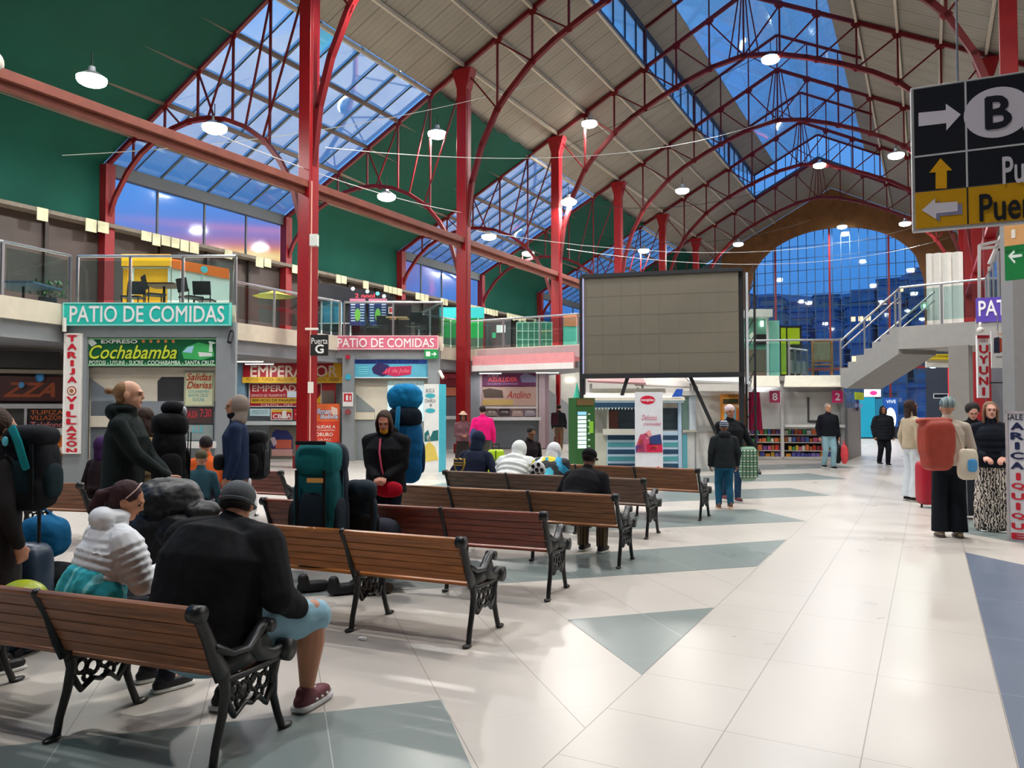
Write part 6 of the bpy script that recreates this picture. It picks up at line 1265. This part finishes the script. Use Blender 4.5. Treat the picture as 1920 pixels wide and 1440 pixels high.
for sx in (-.13, .13): m = MB(); m.cyl(pq+Vector((sx, -.06, .03)), pq+Vector((sx+.02, -.06, .03)), .03); m.done('wheel', BLACK, parent=r)
pq = dep(86, 5.6, 0); m = MB(); m.sbox(pq+Vector((0, 0, .27)), (.24, .17, .27), e=.5, M=MZ(YAW)); m.done('holdall', fabric('141619'), smooth=True, label='black holdall on the floor under the blue bag at left', cat='bag', disp=(.02, .12), remesh=.014)
m = MB(); m.sbox(pq+Vector((0, 0, .72)), (.17, .15, .155), e=.75, M=MZ(YAW)); m.tube([pq+Vector((-.1, 0, .85)), pq+Vector((0, 0, .93)), pq+Vector((.1, .05, .85))], [.015]*3, n=6); m.done('blue_bag', fabric('125a86'), smooth=True, label='deep blue bag with round white tag standing on the black holdall', cat='bag', disp=(.02, .1), remesh=.012)
# --- purple hooded seated person on the left bench
pg = onz(140, 905, .74); p6 = Person((pg.x-.1, pg.y+.38), 10, 1.62, 'person seated on the left side bench in dark jacket, purple hood and dark cap', 'sit', lean=6, vs=.014, skinc='8a6450'); p6.jacket('2a2226', bulk=1.1); p6.hood('3c2450', face=True); p6.cap('3a3638', 'cap'); p6.trousers('1c1c22'); p6.shoes('181818')
# --- blond man with bun
p1 = Person(place(232, 6.75), facing(82), 1.88, 'person standing in profile in a dark green black hooded jacket, blond bun', vs=.010, headyaw=4, skinc='d8a488', rh=(.12, .42, .93), lh=(-.05, .36, .93), lean=3, bulk=1.12)
p1.jacket('1c2424', bulk=1.1, length=.12, hood='down', disp=.022); p1.trousers('20242a'); p1.shoes('202020')
m = MB(); H = p1.HM; m.sbox(p1.hv(0, -.045, .028), (.083, .082, .085), M=H); m.sbox(p1.hv(0, -.14, .025), (.022, .030, .022), M=H); m.sbox(p1.hv(0, -.165, .03), (.035, .03, .028), M=H); m.sbox(p1.hv(0, -.06, -.04), (.07, .045, .05), M=H); p1._fin(m, 'hair', mat('8c6844', rough=.7, var=.25, scale=18, bump=.4, bscale=60), remesh=.009, sm=2)
# --- woman with brown hair, tan jacket, big black pack
p2 = Person(place(270, 7.5), facing(-75), 1.64, 'person seen from behind in a tan jacket and brown scarf under a tall black rucksack', vs=.012, skinc='c08a70'); p2.jacket('a08a64', bulk=1.12, puff=(.012, .07)); p2.trousers('26262c'); p2.hair('3c2820', 'mid'); p2.shoes('202020')
rucksack(dep(318, 7.3, .80), MZ(YAW-math.pi/2+.5), (.38, .30, .80), '141518', 'tall black rucksack with silver cap on top carried by the person in the tan jacket', c2='1c1d22', vs=.013, extra=lambda r, q, M: (MB().sbox(q(.0, .1, 1.06), (.12, .1, .075)).done('top_roll', fabric('18191c'), parent=r, smooth=True), MB().sbox(q(.12, .35, 1.02), (.06, .03, .06)).done('silver_cap', mat('a8acb4', metal=.5), parent=r, smooth=True)))
# --- orange jacket sitter far
p3 = Person(place(388, 9.9), facing(-25), 1.66, 'person seated with back turned in a bright orange jacket, short dark hair', 'sit', vs=.014, lean=6, skinc='b07c60'); p3.jacket('d8602c', bulk=1.1); p3.trousers('20202a'); p3.hair('1c1614', 'short'); p3.shoes('181818')
ph = Person(place(376, 9.1), facing(-10), 1.35, 'small seated person under an olive woolly cap before the orange jacket', 'sit', vs=.014, lean=10); ph.jacket('2c4c58'); ph.cap('5c5644', 'beanie'); ph.trousers('22242c'); ph.shoes('1c1c1c')
p = dep(376, 9.25); m = MB(); m.box((p.x, p.y, .2), (.5, .45, .39), YAW); m.done('low_stool', BLACK, label='low black stool under the small seated person', cat='stool', bevel=.02)
p = p3.T @ Vector((0, 0, 0)); m = MB(); m.box((p.x, p.y, .2), (.55, .45, .39), p3.rz); m.done('low_stool', BLACK, label='low black stool under the person in orange', cat='stool', bevel=.02)
# --- navy man, beige hood
p4 = Person(place(444, 8.9), facing(-105), 1.77, 'person standing in a navy jacket with beige hood up and dark face scarf', vs=.012, headyaw=10, skinc='a87860', lh=(-.24, .06, .84), rh=(.24, .06, .84)); p4.jacket('1e2c48', bulk=1.14, length=.08); p4.hood('8c8078'); p4.trousers('1c1e26'); p4.shoes('181818')
m = MB(); m.sbox(p4.hv(0, -.005, -.092), (.084, .098, .055), M=p4.HM); p4._fin(m, 'face_scarf', fabric('16181e'), remesh=.012)
m = MB(); m.sbox(p4.at((.0, .17, 1.02)), (.14, .07, .09), e=.6, M=MZ(p4.rz)); m.done('chest_bag', fabric('15171a'), smooth=True, label='black chest bag on the person with the beige hood', cat='bag')
rucksack(dep(480, 9.15, .82), MZ(YAW-math.pi/2), (.32, .24, .56), '15161a', 'black rucksack on the back of the beige hooded person', c2='202226')
p = dep(470, 8.75, .42); m = MB(); m.sbox(p+Vector((0, 0, .17)), (.09, .07, .17), e=.8); m.tube([p+Vector((0, 0, .3)), p+Vector((.0, 0, .43))], [.03, .012], n=8); m.done('plastic_bag', mat('e4e6e8', rough=.35), smooth=True, label='white plastic bag hanging from the hand of the beige hooded person', cat='bag', disp=(.03, .06), remesh=.01)
# --- big black sack and holdall on the second bench
p = dep(322, 6.05, .44); m = MB(); m.sbox(p+Vector((0, 0, .20)), (.33, .22, .22), e=.6, M=MZ(.2)); m.sbox(p+Vector((-.03, 0, .50)), (.30, .22, .17), M=MZ(.2)); m.sbox(p+Vector((.28, .06, .42)), (.14, .12, .08)); m.done('black_sack', mat('1a1a1d', rough=.5, spec=.35, bump=.5, bscale=9), smooth=True, label='bulging shiny black sack on the second bench under the blond man hand', cat='sack', remesh=.012, sm=3, disp=(.06, .16))
# --- large teal rucksack and dark ones
def tl(r, q, M):
    m = MB(); m.box(q(-.12, .64, .70), (.13, .006, .035), M=M); m.done('logo_patch', mat('d89a4c'), parent=r)
    m = MB(); m.box(q(0, .58, 1.0), (.24, .02, .03), M=M); m.done('top_strap', fabric('1b2226'), parent=r)
m0 = MZ(YAW+math.pi-.15)
rucksack(dep(600, 6.15, .43), m0, (.37, .30, .95), '125058', 'very large teal green rucksack standing upright on the second bench', c2='1e2a34', lid='166468', vs=.012, extra=tl)
m = MB(); p = dep(560, 6.35, .43); m.sbox(p+Vector((0, 0, .24)), (.06, .10, .24), e=.6, M=m0); m.done('side_bottle_bag', fabric('1c1e22'), smooth=True, label='narrow black bag left of the large teal rucksack', cat='bag', remesh=.012)
rucksack(dep(630, 6.3, .43), MZ(YAW+math.pi+.1), (.22, .28, .93), '1d2733', 'dark slate rucksack pressed against the right of the teal one', c2='2a3442', vs=.013)
rucksack(dep(676, 6.45, .43), MZ(YAW+math.pi+.2), (.30, .30, .62), '15222c', 'dark blue black rucksack, rightmost on the second bench', c2='101418', vs=.013)
m = MB(); m.sbox(dep(716, 7.0, .50), (.17, .15, .16), e=.7); m.done('day_pack', fabric('232630'), smooth=True, label='small charcoal pack on the red bench beside the woman with the red bag', cat='rucksack', remesh=.012)
m = MB(); m.sbox(dep(675, 7.9, .80), (.09, .08, .09), e=.8); m.done('blue_pouch', fabric('1c3f98'), smooth=True, label='bright blue pouch behind the dark rucksacks', cat='bag')
for i, (px, py, c, lb) in enumerate(((585, 1100, '1a1a1c', 'black boot under the second bench, left'), (642, 1105, '15151a', 'black boot under the second bench, beside the middle frame'), (705, 1105, '3c2c20', 'brown shoe under the second bench, right'))):
    p = onz(px, py+10); m = MB(); m.sbox(p+Vector((0, .02, .05)), (.06, .15, .05), e=.7, M=MZ(-.6)); m.tube([p+MZ(-.6)@Vector((0, -.07, .05)), p+MZ(-.6)@Vector((0, -.08, .13))], [.05, .05], n=12); m.done('boot', mat(c, rough=.6), smooth=True, label=lb, cat='boot', remesh=.01)
# --- woman with blue rucksack and red bag
p9 = Person(place(724, 8.35), facing(188), 1.62, 'person in black jacket looking down, brown hair, yellow mask, hands at a red bag', vs=.010, headpitch=24, headyaw=8, skinc='c88a74', lh=(-.07, .22, 1.0), rh=(.03, .24, 1.0), curl=1.2, bulk=1.28)
p9.jacket('17181c', bulk=1.12, length=.10, hood='down', disp=.02); p9.trousers('16202e', wide=1.15); p9.shoes('202020'); p9.hair('3f2c22', 'mid')
m = MB(); m.sbox(p9.hv(0, .06, -.085), (.05, .035, .04), M=p9.HM); p9._fin(m, 'chin_mask', mat('d8a02c', rough=.7))
q = p9.at((-.10, .20, .86)); m = MB(); m.sbox(q, (.15, .05, .085), e=.8, M=MZ(p9.rz)); m.done('waist_bag', fabric('b4142c', .05), smooth=True, label='small half round red bag at the waist of the woman with the blue rucksack', cat='bag')
m = MB(); m.tube([p9.at((.02, .15, 1.43)), p9.at((.01, .215, 1.28)), p9.at((-.02, .225, 1.1)), p9.at((-.06, .21, .93))], [(.013, .006)]*4, n=6); m.done('bag_strap', mat('d0506c'), smooth=True, label='pink red strap down the chest of the woman with the red bag', cat='strap')
def bl(r, q, M):
    m = MB(); m.sbox(q(.0, .1, 1.13), (.20, .17, .16), e=.85, M=M); m.done('blue_roll', fabric('1780b8'), parent=r, smooth=True, remesh=.012, disp=(.03, .1))
    m = MB(); m.tube([q(-.25, -.6, 1.0), q(-.3, -.75, .7), q(-.3, -.7, .45)], [(.03, .01)]*3, n=8); m.done('shoulder_strap', fabric('1c7aa8'), parent=r, smooth=True)
rucksack(dep(760, 8.75, .82), MZ(YAW+.25), (.40, .34, .84), '155a8c', 'tall bright blue rucksack worn by the woman in the black jacket', c2='14304c', lid='16202c', vs=.012, extra=bl)
# --- bench E row
p10 = Person((-5.92, 9.75), 6, 1.72, 'person seated in a navy hooded top with a yellow crest on the back', 'sit', lean=16, vs=.013, headpitch=18, bulk=1.12, lh=(-.30, .30, .62), rh=(.30, .28, .62)); p10.jacket('1a2034', bulk=1.15, disp=.02); p10.hood('1a2438', face=False); p10.trousers('20242c'); p10.shoes('1c1c1c')
a_, b_ = .085, .12; m = MB(); cc = p10.at((-.10, -.215, .84)); Rz = MZ(p10.rz)
def shield(sc, o): return [cc+Rz@Vector((x*sc, -o, z*sc)) for x, z in ((-.085, .10), (-.04, .085), (0, .105), (.04, .085), (.085, .10), (.09, .02), (.06, -.07), (0, -.12), (-.06, -.07), (-.09, .02))]
r = thing('crest_patch', 'yellow edged blue shield crest on the navy hooded top', 'crest', tuple(cc)); m.poly(shield(1, 0), Rz@Vector((0, -.03, 0))); m.done('gold_field', mat('c8a43c'), parent=r); m = MB(); m.poly(shield(.82, .031), Rz@Vector((0, -.004, 0))); m.done('blue_field', mat('1c2c54'), parent=r)
m = MB()
for z in (.035, -.0): m.box(cc+Rz@Vector((0, -.038, z)), (.13, .006, .016), M=Rz)
m.done('gold_bars', mat('c8a43c'), parent=r)
p11 = Person((-5.28, 9.68), 2, 1.66, 'person hunched forward on the dark bench in a white puffer jacket with hood up', 'sit', lean=34, vs=.012, headpitch=25, bulk=1.35, sink=.04, lh=(-.2, .45, .55), rh=(.2, .45, .55)); p11.jacket('dcdfdc', bulk=1.12, puff=(.028, .085), sleeve=1.2); p11.hood('dcdfdc', face=False, big=1.12); p11.trousers('2c2c34'); p11.shoes('202020')
PT_ = bpy.data.materials.new('patterned_cloth'); PT_.use_nodes = True; N = PT_.node_tree.nodes; L = PT_.node_tree.links
v = N.new('ShaderNodeTexVoronoi'); v.inputs['Scale'].default_value = 9; tc = N.new('ShaderNodeTexCoord'); L.new(tc.outputs['Object'], v.inputs['Vector']); cr_ = N.new('ShaderNodeValToRGB'); cr_.color_ramp.interpolation = 'CONSTANT'; sp = N.new('ShaderNodeSeparateXYZ'); L.new(v.outputs['Color'], sp.inputs[0]); L.new(sp.outputs[0], cr_.inputs[0])
e = cr_.color_ramp.elements; e[0].color = lin('14181f')+(1,); e[1].position = .3; e[1].color = lin('1c94c0')+(1,)
for p_, c_ in ((.5, 'd8c42c'), (.62, 'e4e8e8'), (.75, '14181f'), (.88, '3cb0c8')): x = e.new(p_); x.color = lin(c_)+(1,)
L.new(cr_.outputs[0], N['Principled BSDF'].inputs['Base Color']); N['Principled BSDF'].inputs['Roughness'].default_value = .7
p12 = Person((-4.72, 9.66), 0, 1.64, 'child hunched on the dark bench in a bright blue yellow patterned jacket', 'sit', lean=34, vs=.012, headpitch=25, bulk=1.3, sink=.04, lh=(-.2, .45, .5), rh=(.2, .45, .5)); p12.jacket('x', m_=PT_, bulk=1.12, sleeve=1.2); p12.hood('d8d8dc', face=False, big=1.05); p12.trousers('20242c'); p12.shoes('202020')
m = MB(); cb_ = p12.at((-.02, -.13, .86)); m.sbox(cb_, (.115, .03, .115), M=MZ(p12.rz), n=28, m=16); r = thing('ball_backpack', 'round football shaped white and black pack on the patterned jacket', 'bag', tuple(cb_)); m.done('white_disc', mat('e8eaea'), parent=r, smooth=True)
for k in range(6):
    a = k*2*math.pi/5; rr = .075 if k < 5 else 0; s_ = .03; c0 = cb_+MZ(p12.rz)@Vector((rr*math.cos(a), -.034 if k == 5 else -.028, rr*math.sin(a))); m = MB(); m.poly([c0+MZ(p12.rz)@Vector((s_*math.cos(j*1.2566+a), 0, s_*math.sin(j*1.2566+a))) for j in range(5)], MZ(p12.rz)@Vector((0, -.006, 0))); m.done('black_pentagon', BLACK, parent=r)
p13 = Person(place(993, 11.9), facing(150), 1.36, 'child with dark hair looking down beyond the patterned jacket', vs=.014, headpitch=25, skinc='8a6048'); p13.jacket('241c20'); p13.trousers('22242a'); p13.hair('151214', 'short'); p13.shoes('202020')
# --- man alone on bench D
p14 = Person((-3.46, 7.92), -4, 1.60, 'person sitting alone on the fourth bench in black with a black cap', 'sit', lean=32, vs=.011, headpitch=2, bulk=1.35, lh=(-.22, .4, .60), rh=(.22, .4, .6), skinc='6e4a3a'); p14.jacket('121318', bulk=1.12, disp=.02); p14.trousers('x', m_=stripes([(0, '5c4a38'), (.4, '28201c'), (.7, '7a6448')], 'X', .035, .9), wide=1.3); p14.hair('100e10', 'short'); p14.cap('141518', 'cap'); p14.shoes('151515')
# --- pink jacket woman and others beyond
p15 = Person(place(905, 18.6), facing(-8), 1.69, 'person standing with back turned in a bright pink top, lime suitcase in hand', vs=.018, bulk=1.15, rh=(.30, .02, .78)); p15.jacket('e81c78', bulk=1.1, disp=.01); p15.trousers('4c4a46', wide=1.2); p15.hair('1c1412', 'short'); p15.shoes('202020')
p = dep(930, 18.2); r = thing('suitcase', 'lime green suitcase standing beside the person in pink', 'suitcase', tuple(p)); m = MB(); m.sbox(p+Vector((0, 0, .36)), (.20, .13, .32), e=.3, M=MZ(YAW)); m.done('shell', mat('a4c41c', rough=.4), parent=r, smooth=True)
m = MB(); m.box(p+Vector((.05, -.10, .36)), (.03, .05, .6), YAW); m.done('ribs', mat('4c5a14'), parent=r); m = MB(); m.box(p+Vector((0, 0, .8)), (.18, .02, .02), YAW); m.box(p+Vector((-.07, -.03, .72)), (.015, .015, .15)); m.box(p+Vector((.07, .03, .72)), (.015, .015, .15)); m.done('handle', BLACK, parent=r)
m = MB(); m.sbox(p15.at((-.24, -.02, 1.02)), (.08, .12, .2), e=.8, M=MZ(p15.rz)); m.done('shoulder_bag', fabric('3c4c78'), smooth=True, label='slate blue bag hanging at the side of the person in pink', cat='bag')
p16 = Person(place(868, 19.8), facing(165), 1.53, 'person facing the camera in a brimmed hat and dull pink wrap', vs=.018, headpitch=5, skinc='8a5c44', lh=(-.05, .2, 1.1), rh=(.05, .2, 1.08), bulk=1.1); p16.jacket('6c4a50', bulk=1.1); p16.skirt('2a2422', z=.30, r=.24); p16.cap('c8a890', 'hat'); p16.hair('181210', 'mid'); p16.shoes('202020')
p17 = Person(place(1048, 29.5), facing(12), 1.76, 'person walking away past the third column with a maroon day pack', vs=.022, stride=.12); p17.jacket('23262a', bulk=1.1); p17.trousers('6c5440'); p17.hair('181412', 'short'); p17.shoes('8a8444')
rucksack(dep(1040, 29.2, 1.02), MZ(YAW+math.pi), (.30, .22, .46), '3c1c28', 'small maroon day pack on the person walking by the third column', vs=.02)
# --- woman with pale cap + boy
p18 = Person(place(1368, 13.7), facing(172), 1.68, 'person behind the boy in a black coat with a pale pink woolly cap', vs=.013, bulk=1.2, skinc='a87258', rh=(-.0, .15, .95), lh=(-.46, .12, .86), stride=.08); p18.jacket('16181c', bulk=1.18, length=.15); p18.trousers('24405c'); p18.cap('d8c4c8', 'beanie'); p18.shoes('6c3038')
p = dep(1400, 13.6, .40); r = thing('checked_bag', 'green and white checked shopping bag beside the boy', 'bag', tuple(p)); m = MB(); m.sbox(p+Vector((0, 0, .28)), (.17, .13, .30), e=.5, M=MZ(YAW)); m.done('bag_body', stripes([(0, '8aa890'), (.3, '3c6c50'), (.5, 'c8d4c4'), (.8, '4c7c60')], 'Z', .09, .6), parent=r, smooth=True, disp=(.02, .1))
m = MB()
for k in range(-2, 3): m.beam(p+MZ(YAW)@Vector((k*.065, -.145, .05)), p+MZ(YAW)@Vector((k*.06, -.145, .52)), .02, .004)
m.done('bag_stripes', mat('35604a'), parent=r)
p19 = Person(place(1357, 12.75), facing(4), 1.42, 'boy walking away in a dark charcoal jacket, striped woolly cap and teal jeans', vs=.011, stride=.06, bulk=1.15, skinc='8c6048'); p19.jacket('24292c', bulk=1.15, length=.08, hood='down', disp=.02); p19.trousers('1f5470', wide=1.15); p19.cap('x', 'beanie', m_=stripes([(0, '4a5260'), (.4, 'a8b4c4'), (.6, '303844'), (.8, '8a94a4')], 'Z', .07, .9)); p19.shoes('5c4438', 'c8a078')
# --- man in light jeans
p20 = Person(place(1552, 21.0), facing(175), 1.75, 'person walking towards the camera in a black shirt and pale blue jeans', vs=.016, bulk=1.22, stride=.06, skinc='b88468'); p20.jacket('14161e', bulk=1.08, length=.02); p20.trousers('84a8b4', wide=1.15); p20.hair('8a7c74', 'short'); p20.shoes('1a1a1c')
for px, t, c, lb in ((1582, 21.3, 'e04850', 'coral red plastic bag right of the man in pale jeans'), (1570, 21.5, '1c1c20', 'black bag hanging beside the man in pale jeans')):
    p = dep(px, t, .12); m = MB(); m.sbox(p+Vector((0, 0, .26)), (.10, .08, .27), e=.8); m.tube([p+Vector((0, 0, .5)), p+Vector((-.02, 0, .66))], [.035, .012], n=8); m.done('plastic_bag', mat(c, rough=.5), smooth=True, label=lb, cat='bag', disp=(.03, .1), remesh=.015)
p21 = Person(place(1655, 22.2), facing(178), 1.69, 'person in a dark quilted coat walking from the far end', vs=.017, bulk=1.28, stride=.05, skinc='94644c'); p21.jacket('1d2026', bulk=1.18, length=.14, puff=(.014, .1)); p21.trousers('17191f', wide=1.2); p21.hair('141012', 'mid'); p21.shoes('181818')
# --- right hand group
p22 = Person(place(1708, 13.8), facing(84), 1.78, 'person standing in a cream cropped jacket and white wide jeans, long brown hair', vs=.012, skinc='b8846c', headyaw=-10, headpitch=-6, rh=(.20, .05, .86)); p22.jacket('b8a890', bulk=1.08, hood=None); p22.trousers('cfd6dc', wide=1.35, flare=.045); p22.hair('34201c', 'long'); p22.shoes('2c2420')
p23 = Person(place(1776, 9.95), facing(14), 1.76, 'person with back turned in grey and cream top, grey woolly cap and black trousers', vs=.011, bulk=1.1, skinc='c09078', rh=(.30, .08, .86), lh=(-.1, .1, .95)); p23.jacket('a89c90', bulk=1.06, m_=stripes([(0, 'b0a496'), (.97, '4a5460')], 'Z', 3.0, .9)); p23.trousers('14181f', wide=1.4, flare=.03); p23.shoes('9a8872', '4c3c34'); p23.cap('x', 'beanie', m_=stripes([(0, '7c9090'), (.5, '5c7078'), (.8, '98a8a4')], 'X', .06, .9))
m = MB()
for dx in (0, .022): m.tube([p23.at((.185+dx, .02, .9)), p23.at((.19+dx, .02, .5)), p23.at((.195+dx, .0, .14))], [(.004, .004)]*3, n=5)
p23r = m.done('trouser_stripes', mat('d8dce4'), parent=p23.root)
p = dep(1754, 9.55, .92); M = MZ(YAW+math.pi+.1)
r = thing('roll_top_rucksack', 'brick red roll top rucksack on the back of the person in the grey woolly cap', 'rucksack', tuple(p)); m = MB(); m.sbox(p+Vector((0, 0, .34)), (.205, .13, .24), e=.45, M=M); m.sbox(p+Vector((0, 0, .16)), (.175, .13, .20), e=.5, M=M); m.sbox(p+Vector((-.02, 0, .57)), (.225, .09, .045), e=.6, M=M); m.done('pack_body', mat('a03c2c', rough=.55, var=.06), parent=r, smooth=True, remesh=.012, disp=(.015, .2)); m = MB(); m.tube([p+M@Vector((-.18, -.12, .52)), p+M@Vector((-.22, -.3, .5)), p+M@Vector((-.2, -.32, .2))], [(.03, .01)]*3, n=8); m.done('strap', fabric('7c2030'), parent=r, smooth=True)
p = dep(1812, 9.5, .78); r = thing('tote_bag', 'cream cloth tote bag with blue patch hanging right of the red rucksack', 'bag', tuple(p)); m = MB(); m.sbox(p+Vector((0, 0, .18)), (.125, .045, .19), e=.5, M=MZ(YAW)); m.done('bag_body', fabric('d8ccb8', .05), parent=r, smooth=True, disp=(.02, .1)); m = MB(); m.sbox(p+MZ(YAW)@Vector((.03, -.05, .17)), (.06, .012, .08), e=.6, M=MZ(YAW)); m.done('blue_patch', mat('4c98d0'), parent=r, smooth=True)
m = MB(); m.tube([p+Vector((-.04, 0, .34)), p+MZ(YAW)@Vector((-.10, .06, .60))], [(.016, .006)]*2, n=6); m.done('strap', fabric('c4b8a4'), parent=r)
p24 = Person(place(1822, 12.4), facing(200), 1.70, 'person looking down in a black furry collared coat behind the tote bag', vs=.014, headpitch=22, skinc='c08c78', bulk=1.15); p24.jacket('15161a', bulk=1.12, length=.1); p24.trousers('1c1c22'); p24.hair('14100f', 'fluffy'); p24.shoes('202020')
m = MB(); m.sbox(dep(1828, 11.5, 1.18), (.10, .09, .10), e=.7); m.done('orange_bag', fabric('e04c28'), smooth=True, label='bright orange bag held before the person in the black furry coat', cat='bag', remesh=.012)
ZB = bpy.data.materials.new('zebra_print'); ZB.use_nodes = True; N = ZB.node_tree.nodes; L = ZB.node_tree.links; w_ = N.new('ShaderNodeTexWave'); w_.inputs['Scale'].default_value = 9; w_.inputs['Distortion'].default_value = 9; w_.inputs['Detail'].default_value = 2; w_.inputs['Detail Scale'].default_value = 2.2; w_.wave_profile = 'SIN'
tc = N.new('ShaderNodeTexCoord'); L.new(tc.outputs['Object'], w_.inputs[0]); c_ = N.new('ShaderNodeValToRGB'); c_.color_ramp.elements[0].position = .48; c_.color_ramp.elements[1].position = .56; c_.color_ramp.elements[0].color = lin('1c1718')+(1,); c_.color_ramp.elements[1].color = lin('d0c4b8')+(1,); L.new(w_.outputs['Fac'], c_.inputs[0]); L.new(c_.outputs[0], N['Principled BSDF'].inputs['Base Color']); N['Principled BSDF'].inputs['Roughness'].default_value = .8
p25 = Person(place(1856, 10.45), facing(205), 1.72, 'person in a dark puffy jacket and long zebra striped skirt, fair hair', vs=.011, headyaw=6, skinc='d8a08c', lh=(-.12, .22, 1.02), rh=(.1, .22, 1.02), bulk=1.12); p25.jacket('181c26', bulk=1.14, length=.04, puff=(.012, .09)); p25.skirt('x', m_=ZB, z=.06, r=.22); p25.hair('7c5c44', 'long'); p25.shoes('2c2824')
for px, t, c, lb, w, h in ((1738, 12.9, 'a81830', 'tall red suitcase between the white jeans and the black trousers', .17, .36), (1820, 11.6, '181c28', 'dark navy suitcase left of the zebra striped skirt', .22, .34)):
    p = dep(px, t); r = thing('suitcase', lb, 'suitcase', tuple(p)); m = MB(); m.sbox(p+Vector((0, 0, h+.05)), (w, .14, h), e=.3, M=MZ(YAW)); m.done('shell', mat(c, rough=.45), parent=r, smooth=True)
    for sx in (-.6, .6): m = MB(); m.cyl(p+Vector((sx*w-.015, -.05, .03)), p+Vector((sx*w+.015, -.05, .03)), .03); m.done('wheel', BLACK, parent=r)
    m = MB(); m.box(p+Vector((0, 0, 2*h+.2)), (.16, .02, .02), YAW); m.box(p+Vector((-.06, -.03, 2*h+.1)), (.014, .014, .2)); m.box(p+Vector((.06, .03, 2*h+.1)), (.014, .014, .2)); m.done('handle', BLACK, parent=r)
# crumpled tissue
m = MB(); p = onz(680, 1200); m.sbox(p+Vector((0, 0, .012)), (.035, .02, .014), e=.8); m.done('tissue', mat('f0f0ee'), smooth=True, label='small crumpled white tissue on the floor by the second bench', cat='litter', disp=(.01, .02))
